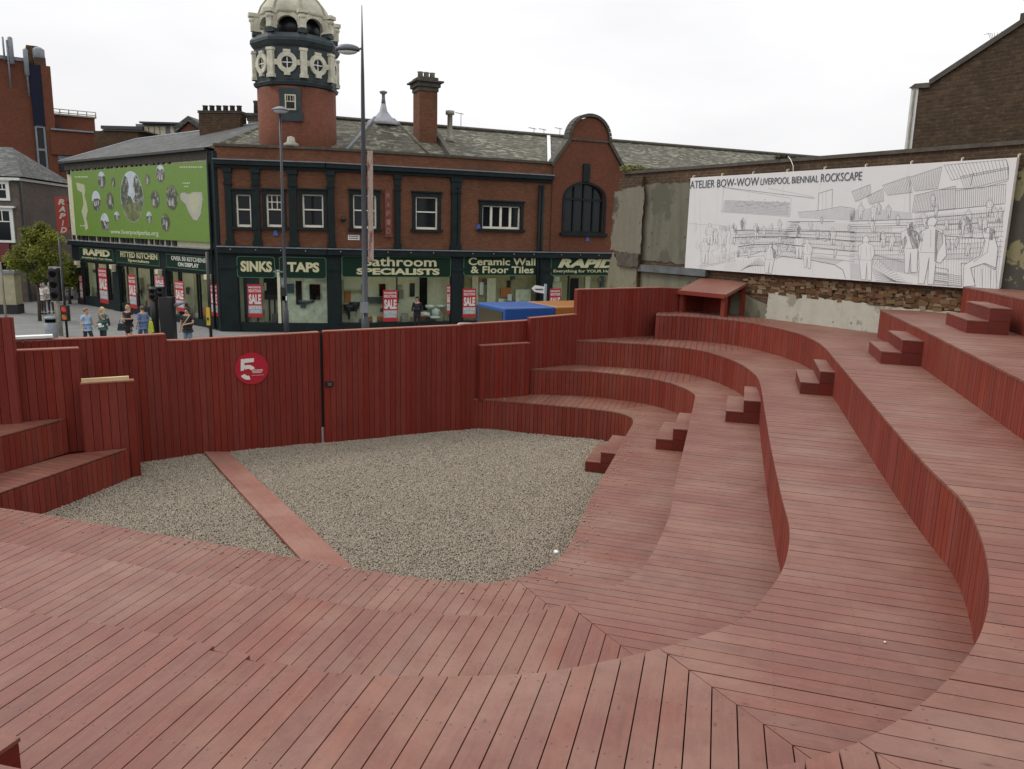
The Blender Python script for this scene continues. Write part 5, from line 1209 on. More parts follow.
# scaffold strip beside the banner
mb = MB(); 
for px in (212.3, 214.3):
    u = LW.pix(px, 200, .15)[0]; mb.tube([LW.p(u, 4.2, .12), LW.p(u, 8., .12)], .022, 6)
for z in (4.6, 5.1, 5.6, 6.1, 6.6, 7.1, 7.6): mb.tube([LW.p(LW.pix(212.3, 200, .15)[0], z, .12), LW.p(LW.pix(214.3, 200, .15)[0], z, .12)], .018, 6)
o = mb.build('banner_ladder', M['black'], bd)
# ------------------------------------------------------------------ shopfronts, signs, posters
SG = flat('sign_green', (.004, .024, .014), .5, spec=.2); SL = flat('sign_lettering_cream', (.60, .57, .34), .5); SW = flat('sign_lettering_white', (.62, .62, .55), .5); SB = flat('sign_border', (.06, .15, .09), .5)
PR = flat('poster_red', (.42, .02, .025), .5); PW = flat('poster_white', (.66, .64, .62), .5); PG = flat('poster_grey', (.32, .36, .38), .5)
IN = {'cream': flat('interior_cream', (.66, .63, .48), .8, .1), 'olive': flat('interior_olive', (.34, .31, .18), .8, .2), 'tile': plain('marbled_tile', (.78, .76, .62), .4, .35, 3), 'blue': flat('interior_blue', (.05, .08, .11), .7), 'orange': flat('interior_orange', (.45, .15, .05), .7), 'floor': flat('interior_floor', (.25, .22, .17), .5)}
FILL_GLOW = (lambda m: (setattr(m.b.inputs['Emission Strength'], 'default_value', 4.), setattr(m.b.inputs['Emission Color'], 'default_value', (1, .88, .62, 1)), m.mat)[-1])(NT('added_fill_glow'))  # added glow that brightens the window displays, not a lamp of the shop
def rrect(mb, fr, u0, u1, z0, z1, d0, d1, r=.12):
    P = []
    for cx, cz, a0 in ((u1-r, z0+r, -90), (u1-r, z1-r, 0), (u0+r, z1-r, 90), (u0+r, z0+r, 180)):
        for k in range(5): a = rad(a0+22.5*k); P.append((cx+r*math.cos(a), cz+r*math.sin(a)))
    fr.poly(mb, P, d0, d1)
def sign(fr, px, py, label, lines, tilt=False, d=.062, border=True):
    u0, u1, z0, z1 = pxr(fr, *px, *py, d)
    t = thing('shop_sign', label, 'sign', tuple(fr.p(u0, z0, d)), 'dark green shop fascia signs')
    mb = MB()
    if border: rrect(mb, fr, u0, u1, z0, z1, d, d+.04); mb.build('border', SB, t); mb = MB(); rrect(mb, fr, u0+.035, u1-.035, z0+.035, z1-.035, d+.001, d+.046)
    else: rrect(mb, fr, u0, u1, z0, z1, d, d+.045)
    mb.build('board', SG, t); W, H_ = u1-u0, z1-z0
    for (s, a, b, c, e, kw) in lines:
        letters(fr, s, u0+W*a, u0+W*b, z0+H_*c, z0+H_*e, d+.047, kw.pop('mat', SL), t, **kw)
    return t
B = dict(bold=.035)
sign(S1, (237, 275.2), (256.3, 277.8), 'dark green shop sign reading SINKS', [('SINKS', .10, .92, .28, .78, dict(bold=.045))])
sign(S1, (279.3, 326.5), (257, 278.5), 'dark green shop sign reading TAPS behind a lamp post', [('TAPS', .17, .85, .30, .76, dict(bold=.045))])
sign(S3, (341.5, 450.8), (256.3, 277.2), 'wide dark green shop sign reading Bathroom SPECIALISTS', [('Bathroom', .18, .86, .52, .97, dict(bold=.02)), ('SPECIALISTS', .13, .89, .12, .43, dict(bold=.045))])
sign(S4, (463.3, 540), (256.3, 275.5), 'dark green shop sign reading Ceramic Wall & Floor Tiles', [('Ceramic Wall', .06, .93, .53, .92, dict(bold=.02)), ('& Floor Tiles', .09, .91, .12, .48, dict(bold=.02))])
sign(S5, (550.5, 618), (257, 275.5), 'dark green shop sign reading RAPID beside the old wall', [('RAPID', .10, .95, .42, .90, dict(bold=.055, shear=.25)), ('Everything for YOUR Home', .04, .97, .12, .32, dict(bold=.01))])
ls = [((82, 115.5), (250.5, 265.5), 'leftmost fascia sign reading RAPID on the left wing', [('RAPID', .12, .92, .36, .92, dict(bold=.055)), ('Everything for Your Home', .08, .97, .06, .24, dict(bold=.01))]),
      ((119, 161.3), (254.5, 270.5), 'fascia sign reading FITTED KITCHEN Specialists', [('FITTED KITCHEN', .10, .97, .47, .92, dict(bold=.03)), ('Specialists', .28, .78, .10, .38, dict(bold=.01))]),
      ((168, 209.8), (256.5, 275.6), 'fascia sign reading OVER 50 KITCHENS ON DISPLAY', [('OVER 50 KITCHENS', .14, .96, .56, .88, dict(bold=.03, mat=SW)), ('ON DISPLAY', .30, .80, .16, .46, dict(bold=.03, mat=SW))])]
for px, py, lab, lines in ls:
    u0 = LW.U(px[0], 260); u1 = LW.U(px[1], 265)
    t = thing('shop_sign', lab, 'sign', tuple(LW.p(u0, 2.7, .06)), 'dark green shop fascia signs')
    z0, z1 = 2.80, 3.50; mb = MB(); LW.box(mb, u0, u1, z0, z1, .062, .10); mb.build('border', SB, t); mb = MB(); LW.box(mb, u0+.04, u1-.04, z0+.04, z1-.04, .101, .108); mb.build('board', SG, t)
    for (s, a, b, c, e, kw) in lines: letters(LW, s, u0+(u1-u0)*a, u0+(u1-u0)*b, z0+(z1-z0)*c, z0+(z1-z0)*e, .109, kw.pop('mat', SL), t, **kw)
ZS0, ZS1 = .42, ZL-.80           # stallriser top, window head
def bay(fr, u0, u1, back='cream', z1=ZS1-.28, mull=(), seed=0, depth=.75, floor=True, z0=ZS0):
    """glazed shop bay: frame, pane, display recess"""
    f = MB(); fr.box(f, u0, u1, z1, ZS1-.001, -.10, .02); fr.box(f, u0, u0+.06, z0, z1-.001, -.08, .02); fr.box(f, u1-.06, u1, z0, z1-.001, -.08, .02)
    for m_ in mull: fr.box(f, m_-.03, m_+.03, z0+.001, z1-.002, -.08, .015)
    fr.box(f, u0, u1, -.02, z0-.001, -.25, .03); w = f.build('shop_window', M['green'], bd); w['dep'] = depth
    mb = MB(); fr.box(mb, u0+.061, u1-.061, z0, z1-.002, -.045, -.035); mb.build('pane', M['shopglass'], w)
    mb = MB(); fr.box(mb, u0+.15, u1-.15, z1+.06, z1+.10, -.24, -.16); mb.build('added_fill_strip', FILL_GLOW, w)  # added emitter above the window head, lifts the light in the bay
    mb = MB(); fr.box(mb, u0-.05, u1+.05, 0, z1+.3, -depth-.05, -depth); mb.build('display_back', IN[back], w)
    mb = MB(); fr.box(mb, u0-.04, u1+.04, z0-.08, z0-.02, -depth+.001, -.26); mb.build('display_floor', IN['floor'], w)
    mb = MB(); fr.box(mb, u0-.05, u0-.01, 0, z1+.3, -depth+.001, -.26); mb.build('display_side', IN[back], w)
    mb = MB(); fr.box(mb, u1+.01, u1+.05, 0, z1+.3, -depth+.001, -.26); mb.build('display_side', IN[back], w)
    rr_ = random.Random(int(u0*100)+int(z1*10)); n_ = int((u1-u0)*5) if back != 'tile' else 3
    GM = [IN['cream'], IN['olive'], IN['orange'], M['white'], M['black'], M['grey'], IN['blue'], IN['floor'], M['palestone']]
    for i_ in range(n_):
        a_ = rr_.uniform(u0+.1, u1-.35); w_ = rr_.uniform(.08, .4); h_ = rr_.uniform(.1, .7); zz_ = z0-.02 if rr_.random() < .55 else rr_.uniform(z0+.3, z1-h_-.1); dd2 = rr_.uniform(-depth+.03, -.15) if zz_ < z0+.1 else -depth+.02
        mb = MB(); fr.box(mb, a_, min(a_+w_, u1-.1), zz_, zz_+h_, dd2, dd2+rr_.uniform(.04, .12)); mb.build('display_item', rr_.choice(GM), w)
    return w
def disp(w, fr, u, z, su, sz, d=-1.3, dd_=.1, mat='cream', nm='display_panel'):
    d = max(d, -w['dep']+.04)+random.uniform(0, .05); dd_ = min(dd_, .15); mb = MB(); fr.box(mb, u, u+su, z, z+sz, d, d+dd_); mb.build(nm, IN.get(mat) or M[mat], w)
def post(fr, u0, u1, z1=ZS1, d=.08):
    mb = MB(); fr.box(mb, u0, u1, -.02, z1-.001, -.3, d); fr.box(mb, u0-.04, u1+.04, -.02, .35, -.28, d+.05); fr.box(mb, u0-.03, u1+.03, z1-.28, z1-.12, -.28, d+.05); mb.build('shop_pilaster', M['green'], bd)
def poster(fr, x0, x1, y0, y1, label, d=.024, small=False):
    u0, u1, z0, z1 = pxr(fr, x0, x1, y0, y1, d)
    t = thing('sale_poster', label, 'poster', tuple(fr.p(u0, z0, d)), 'sale posters in the shop windows'); W, H_ = u1-u0, z1-z0
    mb = MB(); fr.box(mb, u0, u1, z0, z1, d, d+.008); mb.build('sheet', PR, t)
    q = lambda a, b, c, e, m_, s=None, nm='lettering', **kw: letters(fr, s, u0+W*a, u0+W*b, z0+H_*c, z0+H_*e, d+.009, m_, t, name=nm, depth=.003, **kw)
    q(.08, .92, .88, .94, PW, 'MASSIVE', bold=.03); q(.08, .92, .76, .85, PW, 'REDUCTIONS', bold=.03)
    mb = MB(); fr.box(mb, u0+W*.04, u1-W*.04, z0+H_*.12, z0+H_*.36, d+.009, d+.011); mb.build('lower_band', PG, t)
    q(.08, .92, .40, .70, PW, 'SALE', bold=.05); 
    letters(fr, 'MUST END', u0+W*.1, u0+W*.9, z0+H_*.25, z0+H_*.34, d+.012, PW, t, depth=.003, bold=.02); letters(fr, 'SOON', u0+W*.2, u0+W*.8, z0+H_*.14, z0+H_*.22, d+.012, PW, t, depth=.003, bold=.02)
U = lambda fr, x: fr.U(x, 300)
# S1 : sinks and taps
post(S1, 0.0, U(S1, 238.5)); post(S1, U(S1, 329), S1.L)
w = bay(S1, U(S1, 238.5)+.002, U(S1, 280.5), 'cream', seed=1, mull=()); disp(w, S1, U(S1, 241), .5, .75, 2.1, -.9, .05, 'blue'); disp(w, S1, U(S1, 262), 1.5, .7, 1.1, -.8, .05, 'dark'); disp(w, S1, U(S1, 266), .45, .07, 1.1, -.7, .1, 'dark'); disp(w, S1, U(S1, 271.5), .45, .06, 2.1, -.7, .1, 'dark')
w = bay(S1, U(S1, 280.5)+.002, U(S1, 329)-.002, 'tile', seed=2, depth=.4); disp(w, S1, U(S1, 295), 1.3, .28, 1.15, -1.45, .05, 'dark', 'mirror'); disp(w, S1, U(S1, 309), 1.55, .5, .75, -1.45, .05, 'dark', 'mirror'); disp(w, S1, U(S1, 311), 1.62, .36, .6, -1.39, .02, 'glass', 'mirror')
mb = MB(); c = S1.p(U(S1, 305), .5, -.45); mb.tube([c, c+Vector((0, 0, .85))], .05, 8); mb.lathe(c+Vector((0, 0, .8)), [(.08, 0), (.36, .10), (.42, .22), (.34, .2)], 14); mb.build('pedestal_basin', M['grey'], w)
mb = MB(); S1.box(mb, U(S1, 278), U(S1, 281), ZS0, ZS1-.3, .021, .07); mb.build('window_post', IN['cream'], w)
mb = MB(); S1.box(mb, 0, S1.L, -.02, .02, -.3, .2); mb.build('plinth', M['green'], bd)
# S3 : bathrooms
post(S3, 0, U(S3, 340.5)); post(S3, U(S3, 451), S3.L)
um = U(S3, 397); w = bay(S3, U(S3, 340.5)+.002, U(S3, 451)-.002, 'cream', mull=(um,), seed=3)
disp(w, S3, U(S3, 345), 1.95, 1.0, .08, -1.35, .2, 'olive', 'shelf'); disp(w, S3, U(S3, 345), 1.3, 1.1, .08, -1.35, .2, 'olive', 'shelf'); disp(w, S3, U(S3, 423), .95, .38, 1.9, -1.3, .1, 'dark'); disp(w, S3, U(S3, 382), 1.7, .3, .6, -1.3, .1, 'dark'); disp(w, S3, U(S3, 366), .44, 1.6, .22, -.7, .3, 'orange'); disp(w, S3, U(S3, 416), .44, 1.6, .2, -.7, .3, 'orange')
disp(w, S3, U(S3, 365), 1.35, 1.4, .3, -1.3, .1, 'grey'); disp(w, S3, U(S3, 343.5), 1.0, .12, 1.5, -1.2, .1, 'olive')
for i, (x, mt) in enumerate(((350, 'dark'), (356, 'dark'))):
    mb = MB(); c = S3.p(U(S3, x), .75+.12*i, -.4); mb.lathe(c, [(.04, -.2), (.08, .05), (.24, .35), (.27, .55)], 12); mb.build('dark_basin', M['black'], w)
for i, (x, z, a, b_) in enumerate(((427, .62, .55, .28), (432, 1.05, .5, .22), (438, .6, .45, .5), (443, 1.1, .5, .15), (436, .5, .7, .2))):
    mb = MB(); c = S3.p(U(S3, x), z, -.4); mb.ellipsoid((c.x, c.y, z+b_*.5), (a*.5, .25, b_*.5), 14, 8); mb.box((c.x, c.y, z+b_*.75), (a*.9, .3, b_*.2), .2); mb.build('white_basin', M['white'], w)
# S4 : tiles
post(S4, 0, U(S4, 462.5)); post(S4, U(S4, 540), S4.L)
w = bay(S4, U(S4, 462.5)+.002, U(S4, 540)-.002, 'olive', seed=4, depth=.7)
for x, z, a, b_, mt in ((476, 1.2, .35, 1.5, 'cream'), (491, 1.0, .5, 1.6, 'cream'), (505, 1.6, .6, .5, 'orange'), (503, 1.2, .3, .3, 'tile'), (520, 1.1, .9, .9, 'tile'), (512, 1.4, .25, .35, 'white'), (485, .7, .3, .5, 'orange')): disp(w, S4, U(S4, x), z, a, b_, -1.0+random.uniform(0, .2), .05, mt)
# S5 : everything for the home
post(S5, 0, U(S5, 551)); w = bay(S5, U(S5, 551)+.002, U(S5, 625), 'olive', mull=(U(S5, 568),), seed=5, depth=.7)
disp(w, S5, U(S5, 553), 1.6, .8, .8, -1.0, .05, 'cream'); disp(w, S5, U(S5, 575), 1.2, .5, 1.4, -1.0, .05, 'dark'); disp(w, S5, U(S5, 590), 1.2, .3, 1.5, -1.0, .05, 'cream')
mb = MB(); wallgrid(mb, S5, U(S5, 625)+.01, S5.L, 0, ZS1, -.4, 0, []); mb.build('lower_wall', M['brickred'], bd)
# left wing bays
UL = lambda x: LW.U(x, 285)
mb = MB(); LW.box(mb, -.05, LW.L+.0, 3.62, 3.86, -.3, .30); LW.box(mb, -.05, LW.L, 2.72, 3.619, -.3, .06); mb.build('fascia_cornice', M['green'], bd)
mb = MB(); LW.box(mb, -.08, LW.L+.02, 3.861, 3.905, -.3, .36); mb.build('ledge_lead', M['lead'], bd)
ZS1 = 2.72
for a, b in ((79, 84.5), (114.5, 120.5), (159.5, 168), (208.5, 216)): post(LW, UL(a), min(UL(b), LW.L), 2.72)
for x in (82.5, 117.5, 163, 212):
    u = UL(x); mb = MB(); LW.box(mb, u-.12, u+.22, 2.42, 2.66, .09, .34); LW.box(mb, u-.08, u+.16, 2.26, 2.419, .09, .22); mb.build('console_bracket', M['cream'], bd)
w = bay(LW, UL(84.5), UL(114.5), 'cream', z1=2.6, mull=(UL(97), UL(98.5), UL(108), UL(110)), depth=.5, z0=.55)
w = bay(LW, UL(120.5), UL(159.5), 'cream', z1=2.6, mull=(UL(128), UL(137.5), UL(153), UL(151)), depth=.7, z0=.5); disp(w, LW, UL(142), .52, 1.1, .45, -.7, .3, 'orange'); disp(w, LW, UL(145), .9, .5, 1.5, -1.1, .1, 'olive')
w = bay(LW, UL(168), UL(208.5), 'cream', z1=2.6, mull=(UL(179), UL(181), UL(197), UL(199.5)), depth=.7, z0=.35); disp(w, LW, UL(184), .5, 1.7, 2.0, -1.0, .1, 'olive'); disp(w, LW, UL(190), .4, 1.1, .5, -.6, .3, 'orange')
poster(S1, 247.8, 262.3, 284.3, 317.3, 'red and white SALE poster in the window under the SINKS sign')
poster(S3, 383, 397.6, 290, 321.5, 'red and white SALE poster in the middle of the bathroom window')
poster(S4, 462.6, 476, 288.5, 317.5, 'red and white SALE poster at the left of the tile shop window', d=.09)
poster(S5, 549.3, 560.5, 288.5, 318, 'red and white SALE poster seen above the orange van body', d=.09)
poster(S3, 446.8, 450.2, 285, 314, 'very narrow red and white poster at the right end of the bathroom window')
poster(LW, 99.2, 107.6, 268, 303, 'red and white SALE poster in the leftmost bay of the left wing')
poster(LW, 129, 136.3, 275, 308, 'red and white SALE poster left of the fitted kitchen entrance')
poster(LW, 155, 164.3, 275.5, 289.5, 'small red and white poster behind the traffic signals', d=.09)
poster(LW, 175.5, 184.2, 281, 311, 'red and white SALE poster under the kitchens on display sign')
poster(LW, 211, 217.6, 284, 316, 'red and white SALE poster on the corner pilaster beside the yellow push button post', d=.16)
poster(LW, 79.8, 82.6, 275, 300, 'narrow red and white poster at the far left corner of the shop', d=.10)
# hanging red sign, street name, alarm boxes, camera
u0, u1, z0, z1 = pxr(S3, 384.5, 391.8, 189, 237, .1); t = thing('hanging_sign', 'faded narrow vertical red sign on the brick wall left of a pilaster', 'sign', tuple(S3.p(u0, z0, .1)))
mb = MB(); S3.box(mb, u0, u1, z0, z1, .1, .17); mb.build('panel', plain('faded_red', (.15, .035, .022), .6, .3, 5), t)
mb = MB(); S3.box(mb, u0+.1, u0+.2, z0+.1, z0+.2, .001, .099); S3.box(mb, u0+.1, u0+.2, z1-.2, z1-.1, .001, .099); mb.build('bracket', M['black'], t)
for k, ch in enumerate('RAPID'):
    zz = z1-.12-(z1-z0-.2)*(k+1)/5; letters(S3, ch, u0+.08, u1-.08, zz+.08, zz+.34, .171, plain('faded_letter', (.27, .13, .10), .6, .2), t, bold=.02)
u0, u1, z0, z1 = pxr(S3, 348, 359.5, 235, 240, .03); t = thing('street_name_plate', 'small white street name plate under the window left of the tall lamp post', 'sign', tuple(S3.p(u0, z0, .03)))
mb = MB(); S3.box(mb, u0, u1, z0, z1, .01, .03); mb.build('plate', M['white'], t)
mb = MB()
for r_ in range(2):
    x = u0+.05
    while x < u1-.08: w_ = random.uniform(.03, .06); S3.box(mb, x, x+w_, z0+.05+r_*.1, z0+.11+r_*.1, .0305, .033); x += w_+.02
mb.build('lettering', M['black'], t)
BL = flat('alarm_blue', (.06, .10, .30), .5)
for fr, x, y, lab in ((S1, 275.5, 233.5, 'small blue alarm box under the second window from the corner'), (S4, 478.5, 227.5, 'small blue alarm box left of the four-light window'), (S5, 587.5, 239.5, 'small blue alarm box under the arched window')):
    u, z = fr.pix(x, y, .1); mb = MB(); fr.poly(mb, [(u-.13, z-.10), (u+.13, z-.10), (u+.06, z+.16), (u-.06, z+.16)], .001, .10); o = mb.build('alarm_box', BL); tag(o, lab, 'alarm box', 'blue alarm boxes on the brick front')
u, z = S3.pix(343, 219.5, .1); mb = MB(); c = S3.p(u, z, .2); mb.lathe(c, [(.04, .15), (.12, .1), (.13, -.03), (.05, -.12)][::-1], 12); S3.box(mb, u-.04, u+.04, z+.02, z+.1, .001, .2); o = mb.build('camera_dome', M['black']); tag(o, 'small dark security camera on the brick wall right of the third window', 'camera')
# ------------------------------------------------------------------ ground beyond the fence
m = NT('road_asphalt'); o = m.ob(); n1 = m.noise(o, .5, 6, .6); n2 = m.noise(o, 60, 3, .7)
m.col(m.mix(n2, m.mix(n1, (.045, .045, .047), (.065, .064, .064)), (.09, .09, .09))); m.rough(.85, .3); m.bump(n2, .3, .005); M['asphalt'] = m.mat
mb = MB(); mb.quad((-900, -400, -.13), (900, -400, -.13), (900, 1500, -.13), (-900, 1500, -.13)); tag(mb.build('ground', M['asphalt']), kind='structure')
m = NT('paving_flags'); uv = m.uv(); o = m.ob(); b = m.n('ShaderNodeTexBrick'); m.l(uv, b.inputs['Vector']); b.inputs['Scale'].default_value = 1; b.inputs['Brick Width'].default_value = .9; b.inputs['Row Height'].default_value = .6; b.inputs['Mortar Size'].default_value = .012
b.inputs['Color1'].default_value = (.235, .235, .23, 1); b.inputs['Color2'].default_value = (.20, .20, .198, 1); b.inputs['Mortar'].default_value = (.09, .09, .09, 1)
n1 = m.noise(o, .6, 7, .65); m.col(m.mix(m.ramp(n1, [(.35, 0.), (.75, .7)]), b.outputs['Color'], (.15, .15, .148))); m.rough(.75, .35); M['paving'] = m.mat
pv = [(-9.6, 16.6), (-8.6, 31.3), (-3.5, 33.4), (6, 37.8), (20, 44), (20, 52), (-10, 44), (-32, 52), (-60, 80), (-90, 80), (-90, 20), (-20, 14)]
mb = MB(); mb.prism(pv, -.3, 0); tag(mb.build('pavement', M['paving']), kind='structure')
mb = MB(); P = [(-9.75, 17.), (-8.75, 31.15), (-3.6, 33.2), (6, 37.6), (20, 43.8)]
for a, b in zip(P[:-1], P[1:]):
    dx, dy = b[0]-a[0], b[1]-a[1]; l = math.hypot(dx, dy); nx, ny = dy/l*.15, -dx/l*.15; mb.prism([a, b, (b[0]+nx, b[1]+ny), (a[0]+nx, a[1]+ny)], -.3, .004)
tag(mb.build('kerb', M['palestone']), kind='structure')
for off in (.35, .60):
    mb = MB()
    for a, b in zip(P[1:-1], P[2:]):
        dx, dy = b[0]-a[0], b[1]-a[1]; l = math.hypot(dx, dy); q = lambda p, k: (p[0]+dy/l*k, p[1]-dx/l*k)
        mb.poly([(*q(a, off), -.126), (*q(a, off+.1), -.126), (*q(b, off+.1), -.126), (*q(b, off), -.126)])
    tag(mb.build('yellow_line', flat('road_yellow', (.45, .32, .04), .7)), kind='structure')

# ------------------------------------------------------------------ large red brick block behind, far left
RA = Fr((-52.0, 68.0), (-40.0, 76.0))
def PX(fr, x, y, d=0): return fr.pix(x, y, d)
rb_ = thing('red_brick_block', 'tall plain red brick block with a dark glazed strip and masts, far left', 'building', tuple(RA.p(0, 0)))
ua = PX(RA, -60, 60)[0]; ub_ = PX(RA, 28.2, 63)[0]; uc = PX(RA, 40, 63)[0]; ue = PX(RA, 50, 66)[0]; zt1 = PX(RA, 27, 62)[1]
mb = MB(); RA.box(mb, ua, ub_, 0, zt1, -12, 0); mb.build('main_wall', M['brickred'], rb_)
mb = MB(); RA.box(mb, ua-.1, ub_, zt1+.002, zt1+.3, -12, .12); mb.build('coping', M['lead'], rb_)
zt2 = PX(RA, 35, 65)[1]; mb = MB(); RA.box(mb, uc, ue, 0, zt2, -8, .25); RA.box(mb, ub_, uc-.001, 0, 5.5, -8, .1); mb.build('stair_tower', M['brickred'], rb_)
mb = MB(); RA.box(mb, ub_+.002, uc-.002, zt2-.001, zt2+1.8, -7, -1); mb.build('lift_head', M['brickold'], rb_); zt3 = PX(RA, 36, 57)[1]
mb = MB(); RA.box(mb, ub_+.5, ue-.3, zt2+.003, zt3, -5, .05) if zt3 > zt2+.1 else None; mb.build('tower_cap', M['brickold'], rb_) if zt3 > zt2+.1 else None
zg0, zg1, zg2 = PX(RA, 43, 187)[1], PX(RA, 42, 127)[1], PX(RA, 35, 66)[1]
mb = MB(); RA.box(mb, ub_+.003, uc-.003, zg1, zt2, -1, .28); mb.build('dark_panel', flat('navy_glazed_panel', (.010, .012, .028), .4, spec=.12), rb_)
mb = MB(); RA.box(mb, ub_+.002, uc-.002, 5.5, zg1-.001, -1, .12); w = mb.build('glazed_strip', M['glass'], rb_)
mb = MB(); 
for u in (ub_+.05, uc-.2): RA.box(mb, u, u+.15, zg0, zg1, .121, .3)
for k in range(4): z = zg0+(zg1-zg0)*[0, .12, .62, 1][k]; RA.box(mb, ub_+.2, uc-.2, z-.1, z+.1, .121, .28)
mb.build('strip_frame', M['lead'], w)
for x, y0, y1 in ((2.5, 37, 60), (6.5, 40, 88), (9.8, 38, 60), (25, 50, 96)):
    u, z1_ = PX(RA, x, y0, .3); z0_ = PX(RA, x, y1, .3)[1]; mb = MB(); mb.tube([RA.p(u, z0_, .35), RA.p(u, z1_, .35)], .08, 8); 
    if x in (9.8, 25): mb.lathe(RA.p(u, z1_-2.2, .35), [(.1, 0), (.2, .1), (.2, 2.2), (.1, 2.3)], 8)
    mb.build('mast', M['lead'], rb_)
u, z1_ = PX(RA, 38, 46, -1); mb = MB(); mb.lathe(RA.p(u, z1_-1.0, -1), [(.3, -.8), (.5, 0), (.5, .7), (.2, .9)], 8); mb.build('roof_antenna', M['lead'], rb_)
# lower wing
RB = Fr((-42.2, 74.0), (-30.0, 82.0))
def pb(x0, x1, y0, y1, d0, d1, nm, mt, par=rb_):
    u0, u1 = PX(RB, x0, (y0+y1)/2)[0], PX(RB, x1, (y0+y1)/2)[0]; xm = (x0+x1)/2; z0_, z1_ = PX(RB, xm, y1)[1], PX(RB, xm, y0)[1]
    mb = MB(); RB.box(mb, u0, u1, z0_, z1_, d0, d1); return mb.build(nm, M[mt], par)
pb(51, 98.5, 113, 134, -12, -3, 'set_back_storey', 'brickred'); pb(51, 103.5, 132, 156, -10, 0, 'wing_wall', 'brickred'); pb(51, 103.7, 130.3, 131.9, -10, .2, 'wing_coping', 'lead'); pb(51, 98.7, 111.3, 112.9, -12, -2.8, 'storey_coping', 'palestone')
pb(54, 103, 156.5, 160.5, -10, -.2, 'white_band', 'lead'); pb(54, 103, 161, 172, -10, -.8, 'dark_glazing', 'black'); pb(51, 103, 172.5, 330, -10, -.3, 'lower_wall', 'brickred'); pb(58.5, 63, 121.5, 128, -2.99, -2.9, 'window', 'glass')
for k in range(6):
    u = PX(RB, 53+k*9.2, 108)[0]; z1_ = PX(RB, 75, 106.5)[1]; z0_ = PX(RB, 75, 113)[1]; mb = MB(); mb.tube([RB.p(u, z0_, -3.1), RB.p(u, z1_, -3.1)], .05, 5); mb.build('rail_post', M['palestone'], rb_)
for f in (.5, 1): 
    z = PX(RB, 75, 113)[1]*(1-f)+PX(RB, 75, 106.5)[1]*f; mb = MB(); mb.tube([RB.p(PX(RB, 52, 108)[0], z, -3.1), RB.p(PX(RB, 99, 108)[0], z, -3.1)], .04, 5); mb.build('roof_rail', M['palestone'], rb_)
# grey brown brick building behind the tree
GB = Fr((-40.0, 56.0), (-24.0, 60.5))
gb2 = thing('grey_brick_building', 'grey-brown brick building with a small window behind the street tree, left of the red sign', 'building', tuple(GB.p(6, 0)))
def gbx(par, x0, x1, y0, y1, d0, d1, nm, mt):
    u0, u1 = PX(GB, x0, (y0+y1)/2)[0], PX(GB, x1, (y0+y1)/2)[0]; xm = (x0+x1)/2; z0_, z1_ = PX(GB, xm, y1)[1], PX(GB, xm, y0)[1]
    mb = MB(); GB.box(mb, u0, u1, max(z0_, -.1), z1_, d0, d1); return mb.build(nm, M[mt], par)
gbx(gb2, 20, 100, 191, 330, -10, 0, 'wall', 'brickgrey'); gbx(gb2, 20, 100, 189, 190.8, -10, .2, 'coping', 'stone')
w = gbx(gb2, 42, 55, 204, 214.5, .001, .06, 'window', 'palestone'); gbx(w, 43, 46.5, 205.2, 213.3, .061, .08, 'pane', 'glass'); gbx(w, 47.5, 54, 205.2, 213.3, .061, .08, 'pane', 'glass'); gbx(w, 40.5, 56.5, 214.8, 216.6, .001, .2, 'sill', 'palestone')
gbx(gb2, 18, 31, 250, 303, .001, .10, 'brown_doors', 'door') if 'door' in M else None
M['door'] = flat('brown_timber_door', (.20, .085, .03), .5); w = gbx(gb2, 19, 30.5, 262, 303, .001, .10, 'door', 'door'); gbx(w, 24.4, 25, 263, 302, .101, .12, 'door_gap', 'black')
gbx(gb2, 56, 80, 236, 262, .001, 1.1, 'metal_canopy', 'lead')
# red vertical sign on a bracket
RS = Fr((-30.0, 50.5), (-27.9, 51.2)); u0, z1_ = RS.pix(54.5, 196.5); u1, z0_ = RS.pix(69.5, 234)
t = thing('projecting_sign', 'bright red vertical sign with slanted white letters RAPID, left of the green banner', 'sign', tuple(RS.p(u0, z0_)))
mb = MB(); RS.box(mb, u0, u1, z0_, z1_, -.12, 0); mb.build('panel', flat('sign_red', (.42, .035, .02), .45), t)
mb = MB(); RS.box(mb, u1+.001, u1+1.5, z1_-.4, z1_-.3, -.1, -.02); RS.box(mb, u1+.001, u1+1.5, z0_+.3, z0_+.4, -.1, -.02); mb.build('bracket', M['black'], t)
for k, ch in enumerate('RAPID'):
    h = (z1_-z0_)/5.3; zz = z1_-.12-h*(k+1); letters(RS, ch, u0+(u1-u0)*(.42 if ch == 'I' else .24), u0+(u1-u0)*(.62 if ch == 'I' else .82), zz+h*.14, zz+h*.94, .001, SW, t, bold=.045, shear=.25)
# house at the far left with white windows
HF = Fr((-36.5, 47.6), (-29.6, 48.9))
hs_ = thing('slate_roof_house', 'grey brick house with slate roof and white window surrounds at the left edge', 'house', tuple(HF.p(3, 0)))
def hb(par, x0, x1, y0, y1, d0, d1, nm, mt):
    u0, u1 = PX(HF, x0, (y0+y1)/2)[0], PX(HF, x1, (y0+y1)/2)[0]; xm = (x0+x1)/2; z0_, z1_ = PX(HF, xm, y1)[1], PX(HF, xm, y0)[1]
    mb = MB(); HF.box(mb, u0, u1, max(z0_, -.1), z1_, d0, d1); return mb.build(nm, M[mt], par)
uW = PX(HF, 24.5, 230)[0]; zW = PX(HF, 0, 180)[1]; mb = MB(); HF.box(mb, -11.9, uW, -.1, zW, -8, 0); mb.build('wall', M['brickgrey'], hs_); mb = MB(); HF.box(mb, -12, uW+.1, zW+.002, zW+.15, -8.1, .35); mb.build('eaves', M['white'], hs_)
